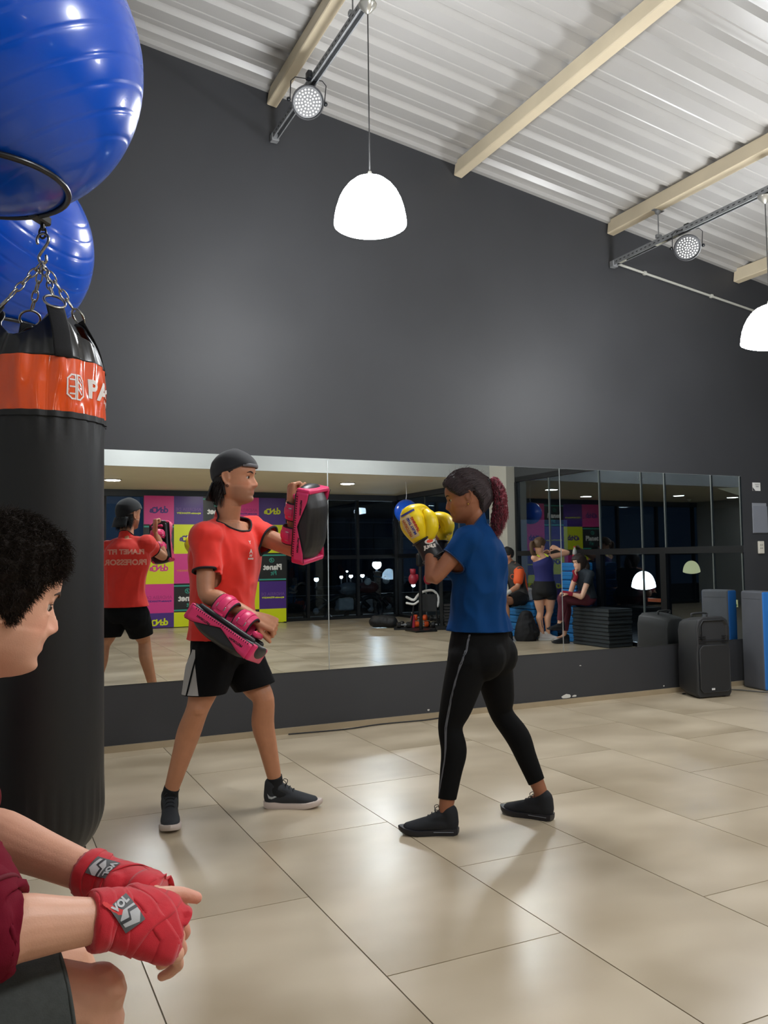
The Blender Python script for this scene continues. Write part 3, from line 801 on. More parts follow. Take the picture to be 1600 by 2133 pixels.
def scalp_cap(J, thick, mask, R0=None, zmin=-.13, nth=72, nz=70, bumps=0.0, seed=1.0, bs=40, closed=False):
    """closed shell over the part of the head where mask(th,z) > 0, thickness thick*mask"""
    k = J.get('k', 1.0)*J.get('hk', 1.0); R = J['HR']; c = np.asarray(J['head'], float)
    zt = np.linspace(zmin, .1189, nz) ; zt = zmin+(.1189-zmin)*np.sin(np.linspace(0, math.pi/2, nz))
    th = np.linspace(-math.pi, math.pi, nth, endpoint=False); V = np.zeros((nz, nth, 3)); Mk = np.zeros((nz, nth))
    for i, z in enumerate(zt):
        x, y = head_point(th, np.full_like(th, z), J.get('jaw', 1.0), 0.0)
        V[i] = np.stack([x, y, np.full_like(x, z)], 1); Mk[i] = [mask(t, z) for t in th]
    ctr = np.array([0, -.01, .01])
    N = V-ctr; N /= np.linalg.norm(N, axis=2, keepdims=True)
    t_ = np.clip(Mk, 0, 1)[..., None]*thick-(Mk <= 0)[..., None]*(.012 if closed else .006)
    out = V+N*t_
    if bumps:
        for i in range(nz):
            for j in range(nth):
                if Mk[i, j] > 0:
                    out[i, j] += N[i, j]*bumps*noise.noise(Vector(V[i, j]*bs+seed))*min(1, Mk[i, j]*2)
    V = out.reshape(-1, 3); fc = []
    if closed: fc.append(tuple(range(nth-1, -1, -1)))
    for i in range(nz-1):
        for j in range(nth):
            j2 = (j+1) % nth
            if closed or max(Mk[i, j], Mk[i+1, j], Mk[i, j2], Mk[i+1, j2]) > 0: fc.append((i*nth+j, i*nth+j2, (i+1)*nth+j2, (i+1)*nth+j))
    if closed or max(Mk[-1]) > 0: fc.append(tuple((nz-1)*nth+j for j in range(nth)))
    used = sorted({a for q in fc for a in q}); mp = {a: i for i, a in enumerate(used)}
    V = V[used]; fc = [tuple(mp[a] for a in q)[::-1] for q in fc]
    return (V*k)@R.T+c, fc
def strands(roots, dirs, length, width, n=5, curl=0.0, grav=0.0, jit=0.3, seed=0, wave=0.0, taper=0.3):
    """thin three-sided hair strands"""
    rr = np.random.RandomState(seed); V, fc = [], []
    for p, d in zip(roots, dirs):
        d = nrm(d+rr.normal(0, jit, 3)); L = length*rr.uniform(.6, 1.15); p = np.array(p, float)
        a = nrm(np.cross(d, rr.normal(0, 1, 3))); ph = rr.uniform(0, 6.28); P = [p.copy()]
        for i in range(n):
            b = np.cross(d, a)
            p = p+d*L/n; 
            d = nrm(d+a*curl*math.cos(ph+i*1.3)+b*curl*math.sin(ph+i*1.3)+np.array([0, 0, -grav]))
            P.append(p+a*wave*math.sin(ph+i*1.7))
        o = len(V)
        for i, q in enumerate(P):
            t = nrm(P[min(i+1, n)]-P[max(i-1, 0)]); s = nrm(np.cross(t, [0.3, 0.5, 0.8])); b = np.cross(t, s)
            w = width*(1-(1-taper)*i/n)
            for ang in (0, 2.09, 4.19): V.append(q+s*w*math.cos(ang)+b*w*math.sin(ang))
        for i in range(n):
            for j in range(3):
                j2 = (j+1) % 3; fc.append((o+i*3+j, o+i*3+j2, o+(i+1)*3+j2, o+(i+1)*3+j))
    return np.array(V), fc
def sample_faces(G, n, seed=0, cond=None):
    v, f = G; v = np.asarray(v); rr = np.random.RandomState(seed)
    tri = np.array([q[:3] for q in f]+[(q[0], q[2], q[3]) for q in f if len(q) == 4])
    a, b, c = v[tri[:, 0]], v[tri[:, 1]], v[tri[:, 2]]; nn = np.cross(b-a, c-a); ar = np.linalg.norm(nn, axis=1)+1e-12
    if cond is not None:
        ctr = (a+b+c)/3; ar = ar*np.array([1.0 if cond(q) else 0.0 for q in ctr])
    i = rr.choice(len(tri), n, p=ar/ar.sum()); u, w = rr.rand(2, n); m = u+w > 1; u[m] = 1-u[m]; w[m] = 1-w[m]
    P = a[i]+(b[i]-a[i])*u[:, None]+(c[i]-a[i])*w[:, None]; N = nn[i]/np.linalg.norm(nn[i], axis=1, keepdims=True)
    return P, N
def smooth_obj(name, G, m, parent): return obj(name, G, m, parent, smooth=True, fix=False)

# shoes: local x right, y forward (toe), z up, heel at y=-.07, toe at y=.19
def shoe(root, name, ankle_ground, fwd, size, mats, side=1, pitch=0.0, laces=True, swoosh=None, upper_r=1.0, sole_h=0.026, label=None):
    fwd = nrm(np.array([fwd[0], fwd[1], 0.0])); r = np.array([fwd[1], -fwd[0], 0.0]); u = np.array([0, 0, 1.0])
    if pitch:
        f2 = fwd*math.cos(pitch)+u*math.sin(pitch); u = np.cross(r, f2); fwd = f2
    k = size/0.28; g = np.asarray(ankle_ground, float); T = lambda V: g+(np.asarray(V)*k)@np.stack([r, fwd, u])
    up_m, sole_m, lace_m = mats
    outl = [(-.070, .030), (-.052, .034), (-.02, .034), (.03, .033), (.08, .041), (.12, .047), (.155, .044), (.18, .034), (.196, .016)]
    def ring(y, w, z0, z1, sh=0.0): return [(-w+sh, y, z0), (w+sh, y, z0), (w+sh, y, z1), (-w+sh, y, z1)]
    # sole: lofted outline
    th = []
    for y, w in outl: th.append((w+side*0.0, y))
    P = [(w, y) for y, w in outl]+[(0, .204)]+[(-w, y) for y, w in reversed(outl)]+[(0, -.078)]
    P = np.array(P); n = len(P)
    lay = []
    for z, sc, lift in ((0.0, .95, 0), (.004, 1.0, 0), (sole_h*.8, 1.03, 0), (sole_h, 1.0, 0)):
        q = np.stack([P[:, 0]*sc, P[:, 1]*(1+(sc-1)*.4), np.full(n, z)], 1)
        q[:, 2] += np.clip(P[:, 1]-.11, 0, 1)**1.5*.55+np.where(P[:, 1] < -.05, (-.05-P[:, 1])*.25*(1 if z < .01 else .1), 0)
        if z > .01: q[:, 2] += np.where(P[:, 1] < .02, .006, 0.0)
        lay.append(q)
    V = np.vstack(lay); fc = []
    for i in range(3):
        for j in range(n): j2 = (j+1) % n; fc.append((i*n+j, i*n+j2, (i+1)*n+j2, (i+1)*n+j))
    fc.append(tuple(range(n-1, -1, -1))); fc.append(tuple(3*n+j for j in range(n)))
    sh = obj(name, (T(V), fc), sole_m, root, smooth=False); autosmooth(sh, 0.7); sh.name = name
    # upper
    z0 = sole_h-.008
    G = [tube([(0, -.036, z0+.035), (0, -.032, z0+.075), (0, -.028, z0+.088*upper_r)], [(.039, .042), (.038, .043), (.040, .047)], side=(1, 0, 0), n=18, sub=2),
         tube([(0, -.042, z0+.022), (0, .0, z0+.032), (0, .06, z0+.028), (0, .12, z0+.019), (0, .163, z0+.015)], [(.036, .032), (.037, .040), (.038, .037), (.043, .028), (.035, .020)], side=(1, 0, 0), n=20, sub=3),
         tube([(0, -.022, z0+.076*upper_r), (0, .018, z0+.066*upper_r), (0, .055, z0+.047), (0, .09, z0+.034)], [(.037, .032), (.034, .027), (.031, .023), (.030, .017)], side=(1, 0, 0), n=14, sub=3)]
    U = remesh(join(G), .005, 5)
    V, f = U; V = V.copy(); V[:, 2] = np.maximum(V[:, 2], z0+.004)
    up = smooth_obj('shoe_upper', (T(V), f), up_m, sh)
    tg = bvh((T(V), f))
    if laces:
        for i, (y, z) in enumerate([(.010, .098), (.028, .090), (.046, .078), (.064, .066)]):
            P = [(-.024, y, z0+z-.016), (-.012, y+.003, z0+z+.001), (.012, y+.001, z0+z+.001), (.024, y+.004, z0+z-.016)]
            obj('lace', tube(T(P), .0021*k, n=6, sub=3), lace_m, sh, smooth=True)
        for sg in (1, -1):
            P = [(0, .008, z0+.092), (.012*sg, .018, z0+.112), (.026*sg, .034, z0+.104), (.018*sg, .030, z0+.088), (0, .012, z0+.092)]
            obj('lace_loop', tube(T(P), .0017*k, n=6, sub=4), lace_m, sh, smooth=True)
    return sh, T, tg, (r, fwd, u)
def shirt(J, root, m, trim=None, infl=0.018, sleeve=(.55, .55), srad=.066, bottom=None, name='t_shirt', voxel=.008, neck_tilt=.45, neckr=.118, wr=.010, loose=0.012, seed=3.0, collar_drop=0.012, neck_up=0.026, bot_n=None, profile=None, smooth=5, arms='LR', bot_r=.34, scut=(1.25, 1.12)):
    k = J.get('k', 1.0); fem = J.get('fem', False); pe, ch, nk = [np.asarray(J[x], float) for x in ('pelvis', 'chest', 'neck')]
    pr = profile or torso_prof(fem); pr = [(a+loose*max(0, 1-i/4), b+loose*max(0, 1-i/4)) for i, (a, b) in enumerate(pr)]
    pr[6] = (pr[6][0]-infl*.2, pr[6][1]-infl*.15); pr[7] = (pr[7][0]-infl*.6, pr[7][1]-infl*.45)
    P = [torso_G(J, infl*k, 8, 0, pr)]
    # collar stub
    upv = nrm(np.asarray(J['head'])-nk)
    P.append(tube([lerp(nk, ch, .35), nk+upv*.05], [(.088*k, .072*k), (.062*k, .060*k)], side=nrm(np.asarray(J['shL'])-np.asarray(J['shR'])), n=20, sub=3))
    planes = []
    for i, s_ in enumerate('LR'):
        sh, el = np.asarray(J['sh'+s_], float), np.asarray(J['el'+s_], float)
        end = sh+(el-sh)*sleeve[i]+nrm(el-sh)*.035
        P.append(ball(sh, (.056 if not fem else .048)*k+infl*k, 16))
        P.append(tube([lerp(nk, ch, .22), lerp(nk, sh, .5)+np.array([0, 0, -.012]), sh], [(.050 if not fem else .044)*k+infl*.6, (.044 if not fem else .040)*k+infl*.75, .047*k+infl*.8], n=14, sub=3))
        P.append(tube([ch, lerp(ch, sh, .6), sh], [.07*k+infl*.7, .068*k+infl*.7, .054*k+infl*.6], n=14, sub=3))
        P.append(tube([sh, lerp(sh, end, .5), end], [.055*k+infl*.7, srad*k*.98, srad*k], n=18, sub=3, caps='flat'))
        planes.append((lerp(sh, el, sleeve[i]), nrm(el-sh), srad*k*scut[i], .052))
    G = remesh(join(P), voxel, smooth)
    G = wrinkle(G, wr, 7.0, (1, 1, .55), seed)
    bp = np.asarray(bottom, float) if bottom is not None else pe-np.array([0, 0, .03])
    bn = bot_n if bot_n is not None else (0, 0, -1)
    fwd = nrm(np.cross(np.asarray(J['shR'])-np.asarray(J['shL']), upv))*-1
    fwd = nrm(np.cross(upv, np.asarray(J['shR'])-np.asarray(J['shL'])))
    nn = nrm(upv+fwd*neck_tilt)
    planes.append((nk+upv*neck_up+fwd*collar_drop, nn, neckr*k, .12)); planes.append((bp, bn, bot_r))
    G, loops = cut(G, planes)
    o = obj(name, G, m, root, smooth=True, fix=False); shell(o, .0025)
    if trim:
        for i, L in enumerate(loops[:3]):
            hem('sleeve_trim' if i < 2 else 'collar_trim', L, .0062 if i < 2 else .0048, trim, o, step=2)
    return o, G, loops
def shorts(J, root, m, infl=.022, frac=(.5, .5), rad=.095, name='shorts', voxel=.008, top=None, seed=8.0, wr=.010, norms=(None, None), loose=.0, smooth=4, rad_end=None):
    k = J.get('k', 1.0); pe = np.asarray(J['pelvis'], float); P = [torso_G(J, infl, 4, 0, [(.12, .09)]+torso_prof(J.get('fem', False))[1:])]
    planes = []
    for i, s_ in enumerate('LR'):
        h, n_ = np.asarray(J['hip'+s_], float), np.asarray(J['kn'+s_], float)
        e = lerp(h, n_, frac[i]+.14); P.append(tube([h+np.array([0, 0, .02]), lerp(h, e, .5), e], [rad*k+.004, rad*k+.004, (rad_end or rad)*k+loose], n=20, sub=3))
        P.append(ball(lerp(h, n_, .05), rad*k+infl*.7, 14))
        planes.append((lerp(h, n_, frac[i]), nrm(n_-h) if norms[i] is None else norms[i], rad*k*1.35, .15))
    G = remesh(join(P), voxel, smooth); G = wrinkle(G, wr, 6.0, (1, 1, .6), seed)
    wa = np.asarray(J.get('waist', lerp(J['pelvis'], J['chest'], .5)), float)
    planes.append((lerp(pe, wa, .8) if top is None else top, nrm(wa-pe), .3))
    G, loops = cut(G, planes)
    o = obj(name, G, m, root, smooth=True, fix=False); shell(o, .0025)
    return o, G, loops
def leggings(J, root, m, name='leggings', infl=.004, frac=.93, voxel=.007, top=None, smooth=4):
    k = J.get('k', 1.0); P = [torso_G(J, infl, 4, 0)]; planes = []
    for s_ in 'LR':
        P.append(leg_G(J['hip'+s_], J['kn'+s_], J['an'+s_], J['back'+s_], J.get('fem', False), k, infl))
        P.append(ball(lerp(J['hip'+s_], J['kn'+s_], .04), (.090 if not J.get('fem') else .100)*k+infl, 16))
        for q in J.get('extra_leg', []): P.append(ball(q[0], q[1]+infl, 16))
        kn, an = np.asarray(J['kn'+s_], float), np.asarray(J['an'+s_], float)
        planes.append((lerp(kn, an, frac), nrm(an-kn), .09))
    for q in J.get('extra', []): P.append(ball(q[0], q[1]+infl, 18))
    G = remesh(join(P), voxel, smooth)
    wa = np.asarray(J.get('waist', lerp(J['pelvis'], J['chest'], .5)), float)
    planes.append((lerp(J['pelvis'], wa, .8) if top is None else top, nrm(wa-np.asarray(J['pelvis'])), .3))
    G, loops = cut(G, planes)
    o = obj(name, G, m, root, smooth=True, fix=False); shell(o, .0015)
    return o, G, loops
def headR(right, depth, up, roll=0.0):
    """head frame from a direction given as (to the picture's right, away from the lens, up)"""
    rh = np.array([.9026, -.4305, 0]); dh = np.array([.4305, .9026, 0]); f = nrm(rh*right+dh*depth+np.array([0, 0, up]))
    A = axes(f, (0, 0, 1))
    if roll: A = A@np.array(Matrix.Rotation(roll, 3, 'Y'))
    return A
RH = np.array([.9026, -.4305, 0.0]); DH = np.array([.4305, .9026, 0.0]); UP = np.array([0, 0, 1.0])
def vdir(r, u, d=0.0): return nrm(RH*r+UP*u+DH*d)
# ================================================================== THE COACH: orange-red shirt, cap backwards, kick pads
M_skinA = mat('skin_tan', (200, 140, 108), 0.5, vary=0.05, scale=25, attr='tone', bump=.05, bscale=300)
M_red = mat('vermilion_jersey', (232, 40, 22), 0.75, sheen=.2, vary=.03, scale=30)
M_blk = mat('black_jersey', (10, 10, 13), 0.85, spec=.2)
M_trim = mat('black_trim', (20, 14, 20), 0.8)
M_greyp = mat('pale_grey_panel', (176, 172, 168), 0.7, bump=.2, bscale=500)
M_pink = mat('magenta_leather', (226, 52, 108), 0.38, bump=.05, bscale=400)
M_padblk = mat('black_leather', (34, 33, 35), 0.42, bump=.1, bscale=300)
J = dict(k=1.0, hk=1.09, jaw=1.04, nose=1.1, wide=1.04)
J['pelvis'] = at(468, 1348, 4.03); J['waist'] = at(464, 1272, 4.04); J['chest'] = at(470, 1165, 4.06); J['neck'] = at(473, 1086, 4.06)
J['head'] = at(491, 996, 4.04); J['HR'] = headR(.985, -.16, -.02)
J['hipR'] = at(452, 1352, 3.94); J['hipL'] = at(488, 1352, 4.12)
J['knR'] = at(411, 1478, 3.86); J['knL'] = at(549, 1458, 4.02)
J['anR'] = at(352, 1668, 3.99); J['anL'] = at(572, 1645, 4.13)
J['backR'] = vdir(-.35, 0, .9); J['backL'] = vdir(-.9, 0, .3)
J['shR'] = at(430, 1118, 3.90); J['shL'] = at(522, 1108, 4.20)
J['elR'] = at(430, 1236, 3.80); J['wrR'] = at(533, 1287, 3.74)
J['elL'] = at(622, 1146, 4.08); J['wrL'] = at(606, 1048, 4.02)
gR = at(352, 1668, 3.99); gR = np.array([.790, 4.00, 0]); gL = np.array([1.312, 3.965, 0])
fR = nrm(np.array([-.18, -1, 0])); fL = nrm(np.array([.236, -.12, 0])*1.0)
J['toR'] = gR+fR*.10+UP*.045; J['toL'] = gL+fL*.10+UP*.045
J['anR'] = gR-fR*.02+UP*.115; J['anL'] = gL-fL*.02+UP*.115
hR = hand(J['wrR'], vdir(.93, -.36, -.05), vdir(.30, .75, -.6), 1, .185, curl=(75, 95, 60), tcurl=50)
hL = hand(J['wrL'], vdir(.05, 1, -.05), vdir(-.85, .1, -.35), 1, .180, curl=(75, 95, 60), tcurl=60)
coach = empty('person', (J['pelvis'][0], J['pelvis'][1], 0), 'man in an orange-red T-shirt and backward black cap, strapping on pink kick pads', 'person')
body = remesh(person_G(J, [hR, hL]), .0042, 3)
bo = smooth_obj('body', body, M_skinA, coach)
setcol(bo, skin_cols(body[0], J, (192, 132, 98), beard=.5, beardcol=(110, 84, 68)))
face_bits(J, coach, lidcol=mat('skin_lid_tan', (168, 110, 82), .5))
sh_o, shG, loops = shirt(J, coach, M_red, M_trim, infl=.030, sleeve=(.40, .62), srad=.072, bottom=at(460, 1326, 4.03), loose=.028, wr=.013, neck_tilt=.60, collar_drop=.0, neck_up=.026, scut=(1.2, 1.0), bot_n=(0.02, 0.0, -1))
tg = bvh(shG)
M_wp = mat('white_print', (226, 214, 208), .6)
for s_, sz, px, py in (('Y', .022, 521, 1130), ('A', .030, 521, 1149), ('FIT', .014, 521, 1158), ('DANCE', .010, 521, 1164)):
    decal('chest_print', text2d(s_, sz, .0008), at(px, py, 4.0), vdir(.75, 0, .66), UP, tg, M_wp, sh_o)
# block lettering across the back, seen in the mirror
bk = J['chest']+vdir(-.55, .0, .83)*.14
rt = vdir(-.85, 0, -.52)
decal('back_print', text2d('PLANET FIT', .055, .0025), bk+UP*.075, rt, UP, tg, mat('faded_print', (236, 150, 130), .7), sh_o)
decal('back_print', text2d('PROFESSOR', .062, .0025), bk-UP*.01, rt, UP, tg, mat('faded_print', (236, 150, 130), .7), sh_o)
so, sG, sl = shorts(J, coach, M_blk, infl=.024, frac=(.74, .74), rad=.106, rad_end=.092, norms=(vdir(.25, -1, 0), vdir(-.02, -1, 0)), wr=.008)
tgs = bvh(sG)
def strip(name, pts, m, target, parent, nn, off=.0014):
    """cloth panel: quad strip between two edge curves (lists of 3D pairs) laid on the target"""
    A = catmull([p[0] for p in pts], 6); B = catmull([p[1] for p in pts], 6); n = len(A); C = 8; V = []
    for i in range(n):
        for j in range(C+1):
            p = lerp(A[i], B[i], j/C); h = target.find_nearest(Vector(p))
            V.append(np.array(h[0])+np.array(h[1])*off if h[0] is not None else p)
    fc = [(i*(C+1)+j, i*(C+1)+j+1, (i+1)*(C+1)+j+1, (i+1)*(C+1)+j) for i in range(n-1) for j in range(C)]
    V = np.array(V); o = obj(name, (V, fc), m, parent, smooth=True, fix=False); s = o.modifiers.new('t', 'SOLIDIFY'); s.thickness = .002; s.offset = 0; return o
def leg_panel(name, m, a0, a1, s0, s1, off, parent, target, hip, kn, dirc, top_w=.12, n=18, c=14):
    dirc = nrm(np.array([dirc[0], dirc[1], 0])); per = np.array([-dirc[1], dirc[0], 0]); V = []
    for i in range(n):
        q = s0+(s1-s0)*i/(n-1); w = top_w+(1-top_w)*(i/(n-1))**1.1; ax = lerp(hip, kn, q)
        for j in range(c):
            a = (a0+(a1-a0)*j/(c-1))*w; u = dirc*math.cos(a)+per*math.sin(a)
            h = target.ray_cast(Vector(ax+u*.35), Vector(-u), .4)
            V.append(np.array(h[0])+u*off if h[0] is not None else ax+u*.11)
    fc = [(i*c+j, i*c+j+1, (i+1)*c+j+1, (i+1)*c+j) for i in range(n-1) for j in range(c-1)]
    return obj(name, (np.array(V), fc), m, parent, smooth=True, fix=False)
rear = vdir(-.80, 0, -.60)
leg_panel('side_panel', M_greyp, -1.05, .95, -.02, .722, .0016, so, tgs, J['hipR'], J['knR'], rear)
leg_panel('panel_piping', M_blk, .28, .38, .10, .722, .0030, so, tgs, J['hipR'], J['knR'], rear, top_w=.9, c=3)
# socks and trainers
M_sock = mat('black_sock', (16, 17, 20), .9)
for s_, g_, f_ in (('R', gR, fR), ('L', gL, fL)):
    a = J['an'+s_]; kn = J['kn'+s_]
    sk = obj('sock', tube([lerp(a, kn, .085), lerp(a, kn, .03), a-UP*.03, a-UP*.05+f_*.03, g_+f_*.09+UP*.045], [.0365, .0365, .040, .038, .028], n=20, sub=3, caps='flat'), M_sock, coach, smooth=True)
M_up = mat('charcoal_knit_upper', (38, 41, 46), .75, bump=.3, bscale=600); M_sole = mat('offwhite_rubber', (205, 190, 182), .5); M_lace = mat('black_lace', (14, 14, 16), .8)
s1 = shoe(coach, 'shoe', gR, fR, .285, (M_up, M_sole, M_lace))
s2 = shoe(coach, 'shoe', gL, fL, .285, (M_up, M_sole, M_lace))
sw = [(-.034, .012), (-.026, -.010), (-.012, -.014), (.012, -.004), (.040, .012), (.014, .004), (-.008, -.003), (-.020, -.001)]
for (s_, T, tgt, ax), sg in ((s1, -1), (s2, 1)):
    r_, f_, u_ = ax
    nnv = r_
    decal('curved_tick', (np.array([(a*1.0, b, 0) for a, b in sw]), [tuple(range(len(sw)))]), T(np.array([(0.05, -.022, .062)]))[0], f_, u_, tgt, mat('silver_tick', (170, 176, 180), .4), s_, off=.0015, maxlen=.008)
# cap worn backwards: crown, brim over the nape, adjuster band over the forehead
M_cap = mat('black_cotton_cap', (20, 21, 26), .85, sheen=.2)
def capmask(t, z):
    lim = .047 if abs(t) < .9 else .047-(abs(t)-.9)/2.24*.085
    if abs(t) > 2.5: lim = -.030
    return 1.0 if z > lim else 0.0
co = obj('cap', remesh(scalp_cap(J, .0135, capmask, zmin=-.05, closed=True), .0035, 3), M_cap, coach, smooth=True)
R_, hc, hk = J['HR'], J['head'], J['hk']
HT = lambda P: np.asarray(P)@R_.T*hk+hc
br = []
V = []
for i in range(9):
    a = -1.05+2.1*i/8
    for j in range(5):
        r0 = 1+j*.17; V.append((math.sin(a)*.082*(1+j*.02), -.062-math.cos(a)*.040-j*.007*math.cos(a*.6), -.024-j*.019))
fc = [(i*5+j, i*5+j+1, (i+1)*5+j+1, (i+1)*5+j) for i in range(8) for j in range(4)]
bm_ = obj('brim', (HT(V), fc), M_cap, co, smooth=True); q = bm_.modifiers.new('t', 'SOLIDIFY'); q.thickness = .004
P = []
for a in np.linspace(-1.0, 1.0, 11):
    x, y = head_point(np.array([a]), np.array([.052]), 1.04, 0); P.append((x[0]*1.07, y[0]+.012, .052))
obj('adjuster_band', tube(HT(P), [(.0022, .0085)]*11, side=-R_[:, 1], n=8, sub=2), mat('grey_snap_band', (90, 88, 92), .5), co, smooth=True)
decal('cap_badge', text2d('X', .022, .002), HT([(.085, -.035, .035)])[0], -R_[:, 1], R_[:, 2], bvh(scalp_cap(J, .0135, capmask, zmin=-.05, closed=True)), mat('dark_red_thread', (110, 28, 50), .8), co)
# hair at nape, temples and through the cap opening
M_hairA = mat('dark_brown_hair', (30, 22, 20), .6, spec=.4)
def hm(t, z):
    if abs(t) > 1.8 and z > -.075 and z < .0: return 1.0
    if 1.32 < abs(t) <= 1.75 and z < .05 and z > -.016+(1.75-abs(t))*.12: return .18
    return 0.0
hairG = scalp_cap(J, .011, hm, zmin=-.08, bumps=.003, bs=60)
ho = obj('hair', hairG, M_hairA, coach, smooth=True)
Pn, Nn = sample_faces(hairG, 700, 4, lambda q: ((q-hc)@R_)[1] < -.03*hk and ((q-hc)@R_)[2] < -.02)
obj('hair_strands', strands(Pn, Nn*.5+R_[:, 1]*-.4-UP*.9, .060, .0016, curl=.18, grav=.3, jit=.12, seed=5), M_hairA, ho)['kind'] = 'stuff'
for sg in (1, -1):
    obj('earring', torus(HT([(.078*sg, -.010, -.040)])[0], .0055, .0014, R_@np.array(Matrix.Rotation(1.57, 3, 'Y')), 16, 6), mat('dark_metal', (40, 40, 42), .3, metal=.8), coach)

# kick pads: A long axis (elbow to hand), N away from the forearm, built where each forearm carries it
def kick_pad(c, A, N, label, fore, flip=1, thick=.10, ln=.345):
    A = nrm(A); N = nrm(np.asarray(N)-A*np.dot(N, A)); S = np.cross(A, N)*flip; Rp = np.stack([S, A, N], 1); c = np.asarray(c, float)
    T = lambda V: np.asarray(V)@Rp.T+c
    t = empty('kick_pad', c, label, 'kick pad', 'pink and black kick pads on the coach\'s forearms')
    hw = .088
    P = []
    # curved thick body, bowing forward
    def off(y): return .016*(1-(y/(ln/2))**2)
    body = tube([(0, -ln/2+.02, off(-ln/2)-.012), (0, -ln/4, off(-ln/4)), (0, 0, off(0)), (0, ln/4, off(ln/4)), (0, ln/2-.02, off(ln/2)-.012)], [(hw*.86, thick*.44), (hw, thick*.50), (hw, thick*.50), (hw, thick*.50), (hw*.86, thick*.44)], side=(1, 0, 0), n=24, sub=3)
    V = body[0].copy(); V[:, 0] = np.sign(V[:, 0])*np.minimum(np.abs(V[:, 0])*1.25, hw)
    V[:, 2] = np.maximum(V[:, 2], -thick*.36)
    G = remesh((V, body[1]), .005, 3)
    o = obj('pad_body', (T(G[0]), G[1]), M_padblk, t, smooth=True)
    o.data.materials.append(M_padblk); tgp = bvh((T(G[0]), G[1]))
    for sg in (1, -1):
        # bow-tie side panel, wide at both ends and narrow in the middle
        top = [(-ln/2+.004, .040), (-ln*.36, .034), (-ln*.18, .012), (0, -.010), (ln*.18, .012), (ln*.36, .036), (ln/2-.006, .042)]
        V = []; n = 25
        ys = np.linspace(-ln/2+.006, ln/2-.008, n)
        for y in ys:
            h = np.interp(y, [a for a, b in top], [b for a, b in top]); base = -thick*.30+.004
            for j in range(5):
                z = base+(h-base)*j/4
                V.append((sg*(hw+.0035), y, z))
        fc = [(i*5+j, i*5+j+1, (i+1)*5+j+1, (i+1)*5+j) for i in range(n-1) for j in range(4)]
        sp = obj('side_panel', (T(V), fc), M_pink, t, smooth=True); m = sp.modifiers.new('t', 'SOLIDIFY'); m.thickness = .006; m.offset = 0
        e = [V[i*5+4] for i in range(n)]; e2 = [V[i*5] for i in range(n)]
        obj('piping', tube(T(e), .0022, n=6, sub=1), M_trim, sp); obj('piping', tube(T(e2), .0032, n=6, sub=1), M_trim, sp)
        st = [box((sg*(hw+.0072), y, -thick*.30+.010), (.001, .0035, .008)) for y in np.linspace(-ln/2+.03, ln/2-.03, 26)]
        stv = join(st); obj('stitching', (T(stv[0]), stv[1]), M_trim, sp)['kind'] = 'stuff'
        for yy in (-ln*.25, ln*.27):
            tx = text2d('PRETORIAN', .0135, .0006); tv = tx[0].copy()
            q = np.stack([np.full(len(tv), sg*(hw+.0075)), yy+tv[:, 0]*sg*flip, tv[:, 1]+.004], 1)
            obj('side_lettering', (T(q), tx[1]), M_trim, sp, fix=False)
    # pink end caps
    for sg in (1, -1):
        g = rbox((0, sg*(ln/2-.004), .004), (hw*2.03, .024, thick*.74), .009)
        obj('end_cap', (T(g[0]), g[1]), M_pink, t, smooth=True)
    # back roll
    g = tube([(-hw*.72, -ln/2+.03, -thick*.38), (-hw*.72, ln/2-.03, -thick*.38)], .013, n=12, sub=1); obj('back_roll', (T(g[0]), g[1]), M_padblk, t, smooth=True)
    g = tube([(hw*.72, -ln/2+.03, -thick*.38), (hw*.72, ln/2-.03, -thick*.38)], .013, n=12, sub=1); obj('back_roll', (T(g[0]), g[1]), M_padblk, t, smooth=True)
    # arm cuffs round the forearm + hand grip
    for i, y in enumerate((-.065, .050)):
        rr = .053-.006*i; zc = -thick*.36-rr*.80; wd = .078
        lo = []
        angs = np.linspace(-2.55, 2.55, 19)+math.pi/2*0
        V = []
        for a in angs:
            x = math.sin(a)*rr; z = zc-math.cos(a)*rr
            V.append((x, z))
        ring = []
        for (dy, dr) in ((-wd/2, -.001), (-wd/2+.006, .006), (0, .009), (wd/2-.006, .006), (wd/2, -.001)):
            for a in angs: ring.append((math.sin(a)*(rr+dr), y+dy, zc-math.cos(a)*(rr+dr)))
        n = len(angs); fc = [(k*n+j, k*n+j+1, (k+1)*n+j+1, (k+1)*n+j) for k in range(4) for j in range(n-1)]
        cf = obj('arm_cuff', (T(ring), fc), M_pink, t, smooth=True); m = cf.modifiers.new('t', 'SOLIDIFY'); m.thickness = .011; m.offset = 0
        for dy in (-wd/2, wd/2):
            pts = [(math.sin(a)*(rr+.003), y+dy, zc-math.cos(a)*(rr+.003)) for a in angs]
            obj('cuff_binding', tube(T(pts), .0052, n=8, sub=1), M_trim, cf, smooth=True)
        pts = [(math.sin(a)*(rr+.0145), y, zc-math.cos(a)*(rr+.0145)) for a in np.linspace(-1.7, 1.7, 13)]
        obj('cuff_strap', tube(T(pts), [(.018, .003)]*13, side=Rp[:, 1], n=10, sub=1), M_pink, cf, smooth=True)
        for sg in (1, -1):
            g = rbox((sg*(rr*.98+.010), y, zc-.004), (.008, .046, .020), .003); obj('buckle', (T(g[0]), g[1]), mat('steel_buckle', (190, 190, 192), .25, metal=.9), cf)
            g = rbox((sg*(rr*.95+.012), y+.004, zc+.026), (.010, .050, .012), .004); obj('strap_tab', (T(g[0]), g[1]), M_pink, cf, smooth=True)
    g = rbox((0, ln/2-.045, -thick*.38-.028), (.10, .026, .026), .010); obj('hand_grip', (T(g[0]), g[1]), M_pink, t, smooth=True)
    return t
